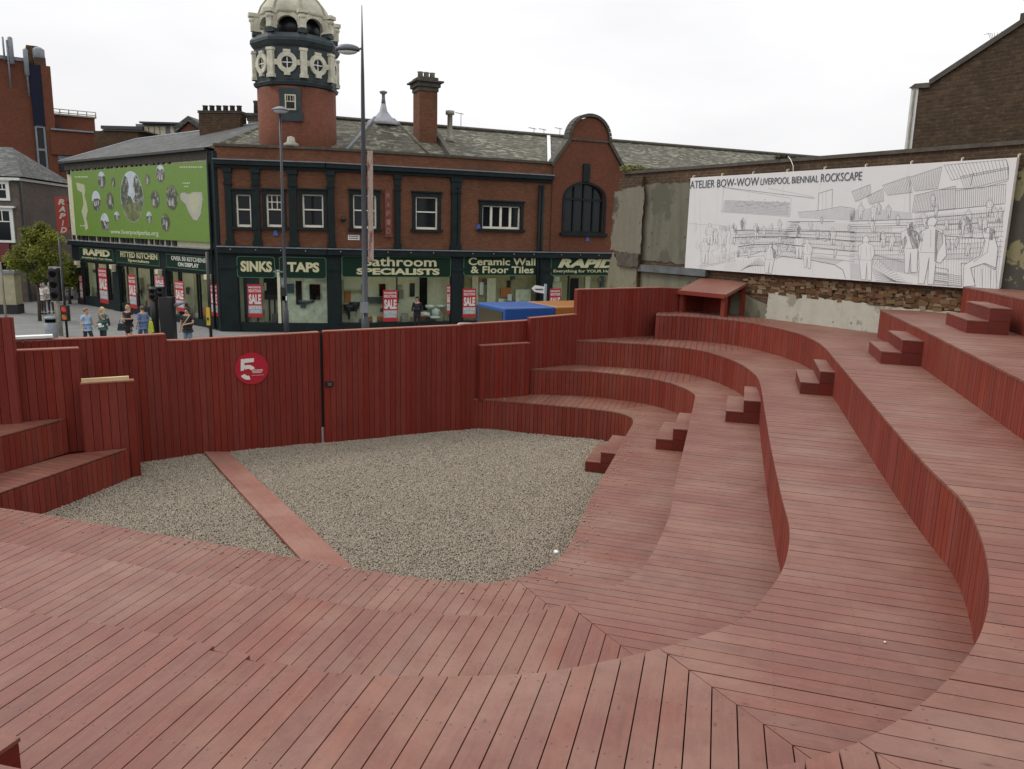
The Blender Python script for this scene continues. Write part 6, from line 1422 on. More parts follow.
uE, zE = PX(HF, 26, 177.5); u0_, zt_ = PX(HF, -2, 150, -4); 
mb = MB(); mb.poly([HF.p(-12, zE+.02, .4), HF.p(uE, zE+.02, .4), HF.p(uE-2.2, zt_+.2, -4), HF.p(-12, zt_+.2, -4)]); mb.poly([HF.p(uE, zE+.02, .4), HF.p(uE, zE+.02, -8.3), HF.p(uE-2.2, zt_+.2, -4)]); mb.poly([HF.p(uE, zE+.02, -8.3), HF.p(-12, zE+.02, -8.3), HF.p(-12, zt_+.2, -4), HF.p(uE-2.2, zt_+.2, -4)]); mb.build('roof', M['slate2'], hs_)
for (x0, x1, y0, y1) in ((-6, 8.5, 184, 199), (-6, 13, 211, 241)):
    w = hb(hs_, x0, x1+1.5, y0-3, y1+1.5, .001, .12, 'window', 'white'); hb(w, x0, x1-2, y0, y1-1, .121, .13, 'pane', 'glass'); hb(w, x0, x1-2, y0+(y1-y0)*.33, y0+(y1-y0)*.33+1.0, .131, .16, 'glazing_bar', 'white'); hb(w, 2.6, 3.6, y0, y0+(y1-y0)*.33, .131, .15, 'glazing_bar', 'white'); hb(w, x0, x1+3, y0-5, y0-3.1, .001, .3, 'hood', 'white')
M['maroon'] = flat('maroon_paint', (.14, .02, .025), .45); hb(hs_, -40, 12, 243, 262, .001, .35, 'shop_fascia', 'maroon'); hb(hs_, -40, 12, 262.3, 280, .001, .02, 'shop_window', 'glass')
hb(hs_, 24.6, 27, 182, 300, .001, .15, 'downpipe', 'black'); hb(hs_, 12, 18, 262, 300, .001, .12, 'door', 'door')
# cream kiosk wall
KF = Fr((-34.5, 41.4), (-27.0, 42.2)); u1, z1_ = KF.pix(13.5, 273.5); z0_ = 0
kt = thing('cream_kiosk', 'low cream painted kiosk with a grey top and dark base at the left edge', 'kiosk', tuple(KF.p(u1-1, 0)))
mb = MB(); KF.box(mb, -1, u1, .5, z1_, -.7, 0); mb.build('wall', plain('dull_cream', (.38, .35, .22), .6, .15), kt); mb = MB(); KF.box(mb, -1, u1+.05, -.02, .499, -.7, .05); mb.build('base', M['black'], kt); mb = MB(); KF.box(mb, -1, u1+.12, z1_+.001, z1_+.14, -.8, .12); mb.build('top', M['lead'], kt)
# modern roofs in the distance
MF = Fr((-60, 92), (-20, 92))
mt_ = thing('penthouse', 'distant modern rooftop storey with cream panels and grey flat roof above the left wing', 'building', tuple(MF.p(20, 0)))
def mfb(par, x0, x1, y0, y1, d0, d1, nm, mt, fr=MF):
    u0, u1 = PX(fr, x0, (y0+y1)/2)[0], PX(fr, x1, (y0+y1)/2)[0]; xm = (x0+x1)/2; z0_, z1_ = PX(fr, xm, y1)[1], PX(fr, xm, y0)[1]
    mb = MB(); fr.box(mb, u0, u1, z0_ if y1 < 300 else 0, z1_, d0, d1); return mb.build(nm, M[mt], par)
mfb(mt_, 144.5, 178, 124.5, 400, -8, 0, 'wall', 'lead'); mfb(mt_, 142.5, 182.5, 122.8, 124.4, -8, .8, 'roof', 'grey')
for a, b in ((145, 149), (150, 154.5), (155.5, 160), (161, 166), (171, 177)): mfb(mt_, a, b, 126.5, 137, .001, .15, 'panel', 'cream')
t = thing('flat_roofed_block', 'distant low block with a dark flat roof left of the cream panelled penthouse', 'building', tuple(MF.p(10, 0)))
mfb(t, 106, 131, 130, 400, -8, -1, 'wall', 'lead'); mfb(t, 103, 144, 126.5, 129.8, -8, .5, 'roof', 'grey'); mfb(t, 107, 124, 130.5, 134, -.99, -.8, 'panel', 'palestone')
BF = Fr((-50, 72), (-20, 72)); t = thing('brown_brick_block', 'distant plain brown brick block behind the left wing roof', 'building', tuple(BF.p(10, 0))); mfb(t, 103.7, 146, 131.5, 400, -8, 0, 'wall', 'brickold', BF); mfb(t, 103.5, 146.4, 130.3, 131.4, -8, .2, 'coping', 'stone', BF)
GF = Fr((-50, 80), (-20, 80)); t = thing('gabled_house', 'distant orange brick gable with small slate roof beside the long chimney stack', 'house', tuple(GF.p(20, 0)))
a = PX(GF, 180, 131); b = PX(GF, 200, 131); c = PX(GF, 189.5, 122.5)
mb = MB(); GF.poly(mb, [(a[0], 0), (b[0], 0), b, (c[0], c[1]), a], -6, 0); mb.build('gable', M['brick'], t)
mb = MB(); GF.poly(mb, [(a[0]-.4, a[1]-.2), (c[0], c[1]+.1), (c[0], c[1]+.6), (a[0]-.6, a[1]+.3)], -6.2, .3); GF.poly(mb, [(c[0]+.001, c[1]+.1), (b[0]+.4, b[1]-.2), (b[0]+.6, b[1]+.3), (c[0]+.001, c[1]+.6)], -6.2, .3); mb.build('roof', M['slate2'], t)
# ------------------------------------------------------------------ street trees
def tree(name, label, base, h0, clumps, n, s, seed, r0=.09, mat='leaf'):
    t = thing(name, label, 'tree', (base[0], base[1], 0), 'street trees'); r = random.Random(seed)
    mb = MB(); top = Vector((base[0], base[1], h0)); B_ = Vector((base[0], base[1], 0))
    mb.tube([B_, B_+Vector((.03, .02, h0*.5)), top], [r0, r0*.8, r0*.6], 9)
    for c, rr in clumps:
        e = Vector(c); m_ = top.lerp(e, .5)+Vector((r.uniform(-.1, .1), r.uniform(-.1, .1), .1)); mb.tube([top-Vector((0, 0, .2)), m_, e], [r0*.5, r0*.3, .012], 6)
        for k in range(4):
            q = m_.lerp(e, r.uniform(.2, .9)); mb.tube([q, q+Vector((r.uniform(-1, 1), r.uniform(-1, 1), r.uniform(-.2, .9)))*rr*.8], [.02, .006], 5)
    mb.build('trunk', M['bark'], t)
    mb = MB(); tot = sum(rr**2 for _, rr in clumps)
    for i, (c, rr) in enumerate(clumps):
        k = int(n*rr**2/tot)
        for j in range(k):
            v = Vector((r.gauss(0, 1), r.gauss(0, 1), r.gauss(0, 1))).normalized()*rr*(r.random()**.45)
            if r.random() < .35: v *= 1.45
            p = Vector(c)+Vector((v.x, v.y, v.z*.75)); q = s*r.uniform(.6, 1.4)
            a = Vector((r.uniform(-1, 1), r.uniform(-1, 1), r.uniform(-.9, .5))).normalized(); b = a.cross(Vector((r.uniform(-1, 1), r.uniform(-1, 1), r.uniform(.1, 1)))).normalized()
            mb.poly([p-a*q, p+b*q*.42, p+a*q, p-b*q*.42], r.random()*.6+.4*(i % 3)/2)
    mb.build('crown', M[mat], t); return t
m = NT('street_leaf'); tn = m.tone(); m.col(m.ramp(tn, [(0., (.045, .070, .012)), (.45, (.13, .165, .026)), (1., (.28, .30, .05))])); m.rough(.5, .3)
tr = m.t.nodes.new('ShaderNodeBsdfTranslucent'); tr.inputs[0].default_value = (.26, .25, .03, 1); mx = m.t.nodes.new('ShaderNodeMixShader'); mx.inputs[0].default_value = .3; m.l(m.b.outputs[0], mx.inputs[1]); m.l(tr.outputs[0], mx.inputs[2]); m.l(mx.outputs[0], m.t.nodes['Material Output'].inputs[0]); M['leaf'] = m.mat
bx_, by_ = un(40, 321, 0); T_ = lambda px, py, dy=0: tuple(und(px, py, by_+dy))
cl = [(T_(40, 227), .32), (T_(30, 240, .3), .50), (T_(52, 240, -.2), .50), (T_(18, 252), .48), (T_(38, 254, -.5), .62), (T_(58, 257), .46), (T_(26, 266, .4), .55), (T_(48, 268, -.3), .50), (T_(10, 264, .3), .42), (T_(34, 278), .42), (T_(60, 272, .2), .34), (T_(4, 258, .6), .35), (T_(22, 231, .1), .28), (T_(35, 234), .42), (T_(46, 233, .2), .36), (T_(28, 246), .45)]
cl = [((bx_+(c_[0]-bx_)*.88+.12, c_[1], c_[2]), r__*.92) for c_, r__ in cl]
tree('street_tree', 'bushy yellow-green street tree in front of the grey brick building at left', (bx_, by_), 2.6, cl, 15000, .068, 5)
b2 = un(70, 304, 0); T2_ = lambda px, py, dy=0: tuple(und(px, py, b2[1]+dy))
tree('street_tree', 'dark low tree in shade behind the traffic signal at the corner', b2, 2.1, [(T2_(66, 275), .7), (T2_(73, 281, .3), .6), (T2_(62, 284), .5), (T2_(70, 267), .45)], 2600, .10, 8)

# ------------------------------------------------------------------ lamp posts
def lamp1():
    x, y = un(365.6, 348, 0); P = lambda px, py: und(px, py, y)
    t = thing('lamp_post', 'tall dark tapering lamp post with one lantern arm and a torn narrow banner', 'lamp post', (x, y, 0), 'street lamp posts')
    ztop = P(361, 5).z; mb = MB(); mb.tube([(x, y, -.02), (x, y, 1.3), (x, y, 1.32), (x, y, 7), (x, y, 11.), (x, y, ztop)], [.17, .17, .125, .105, .07, .015], 14); mb.build('post', M['lampgrey'], t)
    zl = P(350, 51).z; xl = P(338, 51).x; mb = MB(); mb.tube([(x, y, zl+.12), (x-.2, y, zl+.05)], .04, 8); mb.build('arm', M['lampgrey'], t)
    c = ((x-.2+xl)/2, y, zl); mb = MB(); mb.ellipsoid((c[0], c[1], c[2]+.06), (.50, .26, .20), 18, 10); mb.v = [(a, b, max(d, zl)) for a, b, d in mb.v]; o = mb.build('lantern', M['grey'], t)
    mb = MB(); mb.ellipsoid((c[0], c[1], c[2]-.01), (.40, .20, .13), 16, 8); mb.v = [(a, b, min(d, zl-.004)) for a, b, d in mb.v]; mb.build('lens', M['white'], o)
    # long thin banner on the right of the post
    z1_, z0_ = P(366, 150).z, P(366, 261).z; xb0, xb1 = x+.15, x+.38
    mb = MB(); mb.box(((xb0+xb1)/2, y, (z0_+z1_)/2), (xb1-xb0, .02, z1_-z0_)); m = NT('torn_banner'); o_ = m.ob(); n1 = m.noise(m.mapping(o_, (2, 2, .7)), 1.4, 5, .7); m.col(m.ramp(n1, [(.30, (.10, .06, .05)), (.40, (.28, .12, .09)), (.48, (.42, .35, .29)), (.58, (.38, .25, .21)), (.68, (.48, .44, .37))])); m.rough(.7)
    mb.build('banner_strip', m.mat, t)
    for z in (z0_, z1_): mb = MB(); mb.tube([(x, y, z), (xb1+.03, y, z)], .02, 6); mb.build('banner_bracket', M['lampgrey'], t)
    mb = MB(); mb.box((x, y-.17, 1.75), (.34, .08, .45)); mb.build('notice', M['lead'], t)
lamp1()
def lamp2():
    x, y = un(287.0, 345, 0); P = lambda px, py: und(px, py, y); zt_ = P(283, 112).z
    t = thing('lamp_post', 'slimmer lamp post with a flat lantern, between the SINKS and TAPS signs', 'lamp post', (x, y, 0), 'street lamp posts')
    mb = MB(); mb.tube([(x, y, -.02), (x, y, 1.5), (x, y, 1.52), (x, y, 5), (x, y, zt_)], [.11, .11, .08, .065, .045], 12); mb.build('post', M['lampgrey'], t)
    mb = MB(); mb.lathe((x+.03, y, zt_), [(.06, -.1), (.12, 0), (.36, .05), (.34, .10), (.12, .20), (.02, .22)], 18); mb.build('lantern', M['lead'], t)
    mb = MB(); mb.lathe((x+.03, y, zt_), [(.10, -.05), (.26, .0), (.30, .045)], 14); mb.build('lens', M['white'], t)
    for px, py, w_, h, mt in ((279, 271.5, .42, .06, 'lead'), (284, 294, .22, .55, 'black'), (285.5, 298, .2, .18, 'white'), (283.5, 282, .12, .3, 'lead')):
        p = P(px, py); mb = MB(); mb.box((p.x, y-.13, p.z), (w_, .05, h)); mb.build('sign_plate', M[mt], t)
lamp2()
# finger post
x, y = und(545, 300, 33.0).x, 33.0; P = lambda px, py: und(px, py, 33.0)
t = thing('finger_post', 'small pale direction sign on a post above the van roof', 'sign', (x, y, -.12))
mb = MB(); mb.tube([(x, y, -.13), (x, y, P(545, 284).z)], .06, 8); mb.build('post', M['lead'], t)
a, b = P(531.5, 285.5), P(544.5, 286.5); mb = MB(); f_ = Fr((a.x, y-.07), (b.x, y-.07)); f_.poly(mb, [(-.0, a.z-.12), (.14, a.z-.26), (f_.L, b.z-.29), (f_.L, b.z), (.14, a.z+.02)], 0, .03); o = mb.build('arm', M['white'], t)
mb = MB(); f_.box(mb, .16, f_.L-.06, a.z-.18, a.z-.12, .031, .034); mb.build('lettering', M['grey'], o)

# ------------------------------------------------------------------ traffic signals and street boxes
lit = lambda n_, c, e: (lambda m: (setattr(m.b.inputs['Emission Strength'], 'default_value', e), setattr(m.b.inputs['Emission Color'], 'default_value', (*c, 1)), m.col(c), m.mat)[-1])(NT(n_))
LR, LA = lit('red_signal', (.55, .03, .015), .25), lit('amber_signal', (.5, .15, .02), .15)
def signal(px, ybase, ytop, label, heads, grp='traffic signals at the crossing', r=.06, polecol='black', ptop=None):
    x, y = un(px, ybase, 0); P = lambda a, b: und(a, b, y); t = thing('traffic_signal', label, 'traffic signal', (x, y, 0), grp)
    zt_ = P(px, ytop).z; mb = MB(); mb.tube([(x, y, -.02), (x, y, zt_)], r, 10); mb.build('pole', M[polecol], t)
    for hx0, hx1, hy0, hy1, face, board in heads:
        a, b = P(hx0, hy1), P(hx1, hy0); cx = (a.x+b.x)/2; w_ = b.x-a.x; h = b.z-a.z; cz = (a.z+b.z)/2
        mb = MB(); mb.box((cx, y-.16, cz), (w_, .20, h)); hd = mb.build('signal_head', M['black'], t, bevel=.02)
        mb = MB(); mb.box((cx, y-.03, cz), (w_*.3, .08, .08)); mb.build('clamp', M['black'], hd)
        if board: 
            mb = MB(); mb.box((cx, y-.045, cz), (w_+.12, .015, h+.14)); mb.build('backing_board', M['white'], hd); mb = MB(); mb.box((cx, y-.058, cz), (w_+.07, .008, h+.09)); mb.build('board_face', M['black'], hd)
        n = len(face)
        for k, c in enumerate(face):
            z = b.z-h*(k+.5)/n; rr_ = min(w_*.38, h/n*.4); mb = MB(); mb.ellipsoid((cx, y-.26, z), (rr_, .03, rr_), 14, 8); mb.build('lens', {'r': LR, 'a': LA, 'd': M['dark']}[c], hd)
            mb = MB(); mb.tube([(cx-rr_, y-.27, z), (cx-rr_*.7, y-.36, z+rr_*.8), (cx, y-.38, z+rr_*1.15), (cx+rr_*.7, y-.36, z+rr_*.8), (cx+rr_, y-.27, z)], .015, 5); mb.build('hood', M['black'], hd)
    return t
signal(61.0, 336, 268, 'traffic signal with a white-edged backing board on a pale pole at left', [(53.5, 60, 268.5, 300, 'ddd', True)], r=.10, polecol='palestone')
signal(67.5, 337.5, 238, 'thin black signal pole with a small lit red and amber head near the women', [(64.5, 70.5, 305, 320.5, 'ra', False)], r=.05)
signal(156.5, 342, 287, 'pair of black signal heads on a thick black pole beside the dark cabinet', [(151.5, 158.5, 288, 299, 'dd', False), (159.5, 165.5, 286.5, 297, 'dd', False)], r=.17)
t = signal(211.3, 341, 252, 'slim black crossing pole with a yellow push button box near the shop corner', [], r=.07)
x, y = un(211.3, 341, 0); a, b = und(208, 325, y), und(210.6, 307.5, y); mb = MB(); mb.box(((a.x+b.x)/2-.01, y-.06, (a.z+b.z)/2), (b.x-a.x, .14, b.z-a.z)); o = mb.build('push_button_box', flat('box_yellow', (.62, .42, .03), .4), t, bevel=.01)
mb = MB(); mb.box(((a.x+b.x)/2-.01, y-.14, a.z+.28), (.07, .02, .12)); mb.build('button', M['black'], o)
x, y = un(169.5, 343, 0); a, b = und(164, 340, y), und(174.5, 297, y)
t = thing('control_cabinet', 'tall black street cabinet with a grey arm, left of the man in black', 'cabinet', (x, y, 0))
mb = MB(); mb.box((x, y, b.z/2), (b.x-a.x, .4, b.z)); mb.build('body', M['black'], t, bevel=.02); mb = MB(); mb.box((x, y-.205, b.z*.52), ((b.x-a.x)*.8, .01, b.z*.8)); mb.build('door', M['grey'] if 0 else M['black'], t)
mb = MB(); mb.box((x, y, .04), (b.x-a.x+.1, .5, .1)); mb.build('plinth', M['stone'], t)
c, d = und(174.5, 305.5, y), und(185, 302, y); mb = MB(); mb.tube([(c.x, y, c.z), (d.x, y, d.z)], [.09, .05], 8); mb.build('arm', M['lead'], t)
# litter bin, short post
x, y = un(52, 340, 0); P = lambda a, b: und(a, b, y); r_ = (P(58, 330).x-P(46, 330).x)/2; zb = P(52, 316.5).z
t = thing('litter_bin', 'grey cylindrical litter bin on the pavement at left', 'bin', (x, y, 0)); mb = MB(); mb.lathe((x, y, 0), [(r_*.9, 0), (r_*.95, .1), (r_, zb*.75)], 18); mb.build('body', M['lead'], t)
mb = MB(); mb.lathe((x, y, 0), [(r_*.8, zb*.75), (r_*.8, zb*.9)], 18); mb.build('opening', M['dark'], t); mb = MB(); mb.lathe((x, y, 0), [(r_*1.02, zb*.9), (r_*1.02, zb*.96), (r_*.6, zb), (.02, zb*1.02)], 18); mb.build('lid', M['lead'], t)
for px, yb, yt, lab in ((57.8, 333, 296, 'short pale post just left of the traffic signal pole'), (6, 319, 262, 'thin grey post near the cream kiosk')):
    x, y = un(px, yb, 0); mb = MB(); mb.lathe((x, y, 0), [(.06, 0), (.05, und(px, yt, y).z-.05), (.03, und(px, yt, y).z)], 10); o = mb.build('bollard', M['palestone']); tag(o, lab, 'post', 'slim street posts')

# ------------------------------------------------------------------ people
def skin(verts, edges, rads, name, mat, parent, loc, rz, root=0, sub=1):
    me = bpy.data.meshes.new(name); me.from_pydata(verts, edges, []); o = bpy.data.objects.new(name, me); COL.objects.link(o)
    sm = o.modifiers.new('s', 'SKIN'); sm.use_smooth_shade = True; sb = o.modifiers.new('b', 'SUBSURF'); sb.levels = sb.render_levels = sub
    if not me.skin_vertices: me.skin_vertices.new() if hasattr(me.skin_vertices, 'new') else None
    for i, r in enumerate(rads):
        sv = me.skin_vertices[0].data[i]; sv.radius = (r if isinstance(r, tuple) else (r, r)); sv.use_root = (i == root)
    bpy.context.view_layer.update()
    m2 = bpy.data.meshes.new_from_object(o.evaluated_get(bpy.context.evaluated_depsgraph_get())); bpy.data.objects.remove(o)
    m2.materials.clear(); m2.materials.append(mat)
    for p in m2.polygons: p.use_smooth = True; p.material_index = 0
    q = bpy.data.objects.new(name, m2); m2.name = name; COL.objects.link(q); q.parent = parent; return q
SKN = flat('skin_tone', (.42, .24, .16), .5)
def person(label, px, pyh, h, heading, arms, legs, top, bottom, hair, hairc, sleeve=.5, skirt=False, leglen=1., longh=False, grp='people on the pavement', pos=None, bare_legs=False, shoes=(.05, .05, .05)):
    x, y = pos if pos else un(px, pyh, h); t = thing('person', label, 'person', (x, y, 0), grp, rad(heading)); k = h/1.74
    V = [(0, 0, .95), (0, .0, 1.10), (0, -.01, 1.30), (0, -.01, 1.43), (0, .0, 1.51), (0, .015, 1.60), (0, .01, 1.675)]; R_ = [(.15, .11), (.13, .10), (.16, .11), (.09, .07), (.052, .055), (.080, .095), (.066, .08)]
    E = [(0, 1), (1, 2), (2, 3), (3, 4), (4, 5), (5, 6)]
    V.append((0, .115, 1.585)); R_.append(.014); E.append((5, 7))
    arm_i = []
    for s, (el, wr) in zip((-1, 1), arms):
        b = len(V); V += [(s*.17, -.01, 1.41), (el[0], el[1], el[2]), (wr[0], wr[1], wr[2])]; R_ += [.055, .040, .027]; E += [(3, b), (b, b+1), (b+1, b+2)]
        d = Vector(wr)-Vector(el); d.normalize(); sd_ = Vector((0, 0, 1)).cross(d); sd_ = sd_.normalized() if sd_.length > .1 else Vector((0, 1, 0)); pm = Vector(wr)+d*.06; V.append(tuple(pm)); R_.append((.032, .018)); E.append((b+2, b+3))
        for j, (o_, l) in enumerate(((-.028, .075), (-.009, .085), (.010, .08), (.028, .065))): V.append(tuple(pm+d*l+sd_*o_*1.1+Vector((0, 0, -.015)))); R_.append(.008); E.append((b+3, len(V)-1))
        V.append(tuple(Vector(wr)+d*.05+sd_*.05*s)); R_.append(.009); E.append((b+2, len(V)-1)); arm_i.append(b)
    leg_i = []
    for s, (kn, an) in zip((-1, 1), legs):
        b = len(V); V += [(s*.085, 0, .88), tuple(kn), tuple(an), (an[0]+s*.02, an[1]+.14, .035)]; R_ += [.085, .056, .038, (.04, .028)]; E += [(0, b), (b, b+1), (b+1, b+2), (b+2, b+3)]; leg_i.append(b)
    Vs = [(a*k, b_*k, c*k) for a, b_, c in V]; Rs = [tuple(q*k for q in r) if isinstance(r, tuple) else r*k for r in R_]
    skin(Vs, E, Rs, 'body', SKN, t, (x, y), heading)
    mt = flat('cloth', top, .8, .15); mbm = flat('cloth', bottom, .8, .15)
    g = lambda r, e: tuple(q+e for q in r) if isinstance(r, tuple) else r+e
    # top garment
    idx = [0, 1, 2, 3]; cv = [Vs[i] for i in idx]+[(0, 0, .925*k)]; cr = [g(Rs[i], .024) for i in idx]+[g(Rs[0], .022)]; ce_ = [(0, 1), (1, 2), (2, 3), (0, 4)]
    for b in arm_i:
        n = len(cv); cv += [Vs[b], tuple(Vector(Vs[b]).lerp(Vector(Vs[b+1]), min(1, sleeve*2)))]; cr += [g(Rs[b], .016), .052*k]; ce_ += [(3, n), (n, n+1)]
        if sleeve > .5: cv.append(tuple(Vector(Vs[b+1]).lerp(Vector(Vs[b+2]), (sleeve-.5)*1.8))); cr.append(.036*k); ce_.append((n+1, n+2))
    skin(cv, ce_, cr, 'top', mt, t, None, 0, root=0)
    # trousers or skirt
    cv = [(0, 0, 1.06*k), Vs[0]]; cr = [(.14*k, .11*k), g(Rs[0], .018)]; ce_ = [(0, 1)]
    if skirt: cv += [(0, 0, .72*k), (0, 0, .5*k)]; cr += [(.17*k, .14*k), (.19*k, .16*k)]; ce_ += [(1, 2), (2, 3)]
    else:
        for b in leg_i:
            n = len(cv); cv += [Vs[b], Vs[b+1]]; cr += [g(Rs[b], .018), .072*k]; ce_ += [(1, n), (n, n+1)]
            if leglen > .6: cv.append(tuple(Vector(Vs[b+1]).lerp(Vector(Vs[b+2]), .92))); cr.append(.058*k); ce_.append((n+1, n+2))
    skin(cv, ce_, cr, 'skirt' if skirt else 'trousers', mbm, t, None, 0, root=1)
    L = lambda nm, mat_, mb: (lambda o: (setattr(o, 'parent', t), o)[-1])(mb.build(nm, mat_))
    mb = MB(); mb.ellipsoid((0, -.012*k, 1.655*k), (.092*k, .108*k, .098*k), 14, 10)
    if longh: mb.ellipsoid((0, -.06*k, 1.55*k), (.10*k, .07*k, .15*k), 12, 8)
    mb.v = [(a, (b if c > 1.69*k or b < .03 else .03+(b-.03)*.2), c) for a, b, c in mb.v]; L('hair', flat('hair', hairc, .6), mb)
    mb = MB()
    for s in (-1, 1): mb.ellipsoid((s*.032*k, .098*k, 1.615*k), (.011, .008, .008), 8, 6)
    L('eyes', M['dark'], mb)
    for b in leg_i:
        a = Vs[b+2]; q = Vs[b+3]; mb = MB(); mb.tube([(a[0], a[1]-.05, .045), ((a[0]+q[0])/2, (a[1]+q[1])/2, .05), (q[0], q[1]+.03, .035)], [.045, .05, .035], 8); L('shoe', flat('shoe', shoes), mb)
    return t
st_l = [((-.095, .01, .50), (-.10, -.02, .09)), ((.095, .02, .50), (.10, .0, .09))]
wk = [((-.095, .14, .50), (-.10, .10, .10)), ((.095, -.04, .52), (.10, -.22, .14))]
dn = [((-.24, -.03, 1.16), (-.25, .06, .93)), ((.24, -.03, 1.16), (.25, .06, .93))]
person('woman in a pale blue top and dark trousers walking, leftmost of the pedestrians', 85.5, 308.3, 1.64, -110, [((-.25, .02, 1.17), (-.20, .24, 1.08)), ((.26, -.05, 1.16), (.30, .08, .95))], wk, (.30, .42, .58), (.02, .022, .03), None, (.22, .12, .06), sleeve=.35, longh=False)
person('blonde woman in a green top raising one hand, with a pale jumper round her waist', 101.5, 307, 1.68, 150, [((-.27, .12, 1.22), (-.22, .26, 1.46)), ((.25, -.03, 1.17), (.24, .12, .98))], st_l, (.035, .10, .075), (.02, .022, .03), None, (.50, .40, .20), sleeve=.4, longh=True)
wp = un(101.5, 307, 1.68); mb = MB(); mb.tube([(wp[0]-.16, wp[1]-.02, .98), (wp[0], wp[1]-.15, 1.0), (wp[0]+.17, wp[1], .98), (wp[0], wp[1]+.14, 1.0), (wp[0]-.16, wp[1]-.02, .98)], .045, 8); mb.box((wp[0], wp[1]-.13, .93), (.2, .04, .1)); o = mb.build('jumper', M['white']); tag(o, 'pale jumper tied round the waist of the blonde woman in green', 'jumper')
person('woman in a black dress with folded arms holding something red, in front of the shops', 127, 305, 1.68, 170, [((-.25, .06, 1.16), (-.02, .24, 1.16)), ((.25, .06, 1.16), (.05, .22, 1.10))], st_l, (.012, .012, .014), (.012, .012, .014), None, (.46, .30, .15), sleeve=.25, skirt=True, longh=True)
p2 = un(136, 306.5, 1.74); p2 = (p2[0]+.0, p2[1]+.5)
person('person in a blue top half hidden behind the woman in the black dress', 136, 306, 1.72, 60, dn, wk, (.10, .15, .26), (.05, .07, .12), None, (.08, .05, .03), sleeve=.5, pos=p2)
person('man in a black T-shirt and denim shorts with a strap across his chest', 186.5, 307.5, 1.80, 175, [((-.26, .04, 1.17), (-.05, .25, 1.12)), ((.27, -.04, 1.16), (.28, .04, .92))], st_l, (.014, .014, .016), (.13, .19, .25), None, (.03, .022, .016), sleeve=.35, leglen=.5)
pm = un(186.5, 307.5, 1.80); mb = MB(); mb.tube([(pm[0]+.14, pm[1]-.10, 1.50), (pm[0]+.04, pm[1]-.165, 1.32), (pm[0]-.10, pm[1]-.155, 1.14), (pm[0]-.17, pm[1]-.08, 1.02)], .018, 6); o = mb.build('bag_strap', flat('strap_tan', (.50, .33, .20))); tag(o, 'tan bag strap crossing the chest of the man in black', 'strap')
ps = S3.p(U(S3, 414.5), 0, .55); person('figure in a dark suit standing close to the bathroom shop window', 414, 302, 1.76, 175, dn, st_l, (.012, .013, .02), (.012, .013, .02), None, (.03, .02, .015), sleeve=.95, pos=(ps.x, ps.y))
for px, py, lab, hd in ((41.5, 283, 'distant person in a white top, left one of a pair under the street tree', 160), (49, 282.5, 'distant person in a white top, right one of a pair under the street tree', 200)):
    person(lab, px, py, 1.7, hd, dn, st_l, (.62, .58, .56), (.06, .05, .06), None, (.5, .45, .40), sleeve=.5)
# bags
def bag(name, label, px, py, y, w_, h, c, d=.12):
    p = und(px, py, y); t = thing(name, label, 'bag', (p.x, p.y, p.z-h/2)); mb = MB(); mb.hexa([(p.x+a*w_/2*k, p.y+b*d/2*k, p.z+z) for z, k in ((-h/2, 1), (h/2, .72)) for a, b in ((-1, -1), (1, -1), (1, 1), (-1, 1))]); mb.build('body', flat('bag', c, .5), t, bevel=.02)
    mb = MB(); mb.tube([(p.x-w_*.25, p.y, p.z+h/2), (p.x-w_*.15, p.y, p.z+h/2+.15), (p.x+w_*.15, p.y, p.z+h/2+.15), (p.x+w_*.25, p.y, p.z+h/2)], .012, 5); mb.build('handle', flat('bag', c, .5), t)
bag('carrier_bag', 'bright yellow-green carrier bag left of the black signal pole', 150.5, 327, 32.6, .26, .46, (.50, .58, .03))
bag('carrier_bag', 'blue and white carrier bag beside the woman in the black dress', 140.5, 328, 32.4, .28, .42, (.42, .50, .66))
bag('handbag', 'dark handbag hanging left of the woman in the black dress', 121.5, 327, 32.2, .34, .30, (.02, .022, .03))
bag('shoulder_bag', 'small black bag on the back of the blonde woman in green', 107.5, 322, 33.0, .20, .30, (.015, .015, .02))

# ------------------------------------------------------------------ vehicles
zr_v = 2.75; n0, n1_, f0 = un(504.8, 308, zr_v), un(573, 306.4, zr_v), un(477.4, 301.5, zr_v)
VF = Fr(n0, n1_); dep = 2.0; print('van', n0, n1_, f0, VF.L)
vt = thing('van', 'blue and orange box van with a white cab passing behind the fence', 'van', (n0[0], n0[1], -.13))
ob = VF.pix(556, 307)[0]; LV = 5.2
BLU = flat('van_blue', (.02, .085, .30), .3, .05); ORG = flat('van_orange', (.36, .145, .03), .3, .05); VWH = flat('van_white', (.62, .64, .62), .3, .05)
mb = MB(); VF.box(mb, 0, ob, .95, zr_v, -dep, 0); mb.build('box_body', BLU, vt, bevel=.05)
mb = MB(); VF.box(mb, ob+.002, LV, .95, zr_v, -dep, 0); mb.build('rear_body', ORG, vt, bevel=.05)
EF = Fr(tuple(VF.p(0, 0, -dep).xy), tuple(VF.p(0, 0, 0).xy)); mb = MB(); EF.box(mb, .15, EF.L-.12, 2.12, 2.62, .001, .02); mb.build('front_panel', flat('panel_ochre', (.055, .045, .025), .6, spec=.2), vt)
mb = MB(); VF.box(mb, .5, 1.6, 2.25, 2.36, .001, .006); mb.build('pale_stripe', flat('stripe_pale', (.35, .45, .62)), vt)
cabp = [(-1.75, .35), (0, .35), (0, 2.10), (-.75, 2.12), (-1.15, 1.5), (-1.72, 1.25)]
mb = MB(); VF.poly(mb, cabp, -dep+.12, -.12); cab = mb.build('cab', VWH, vt, bevel=.06)
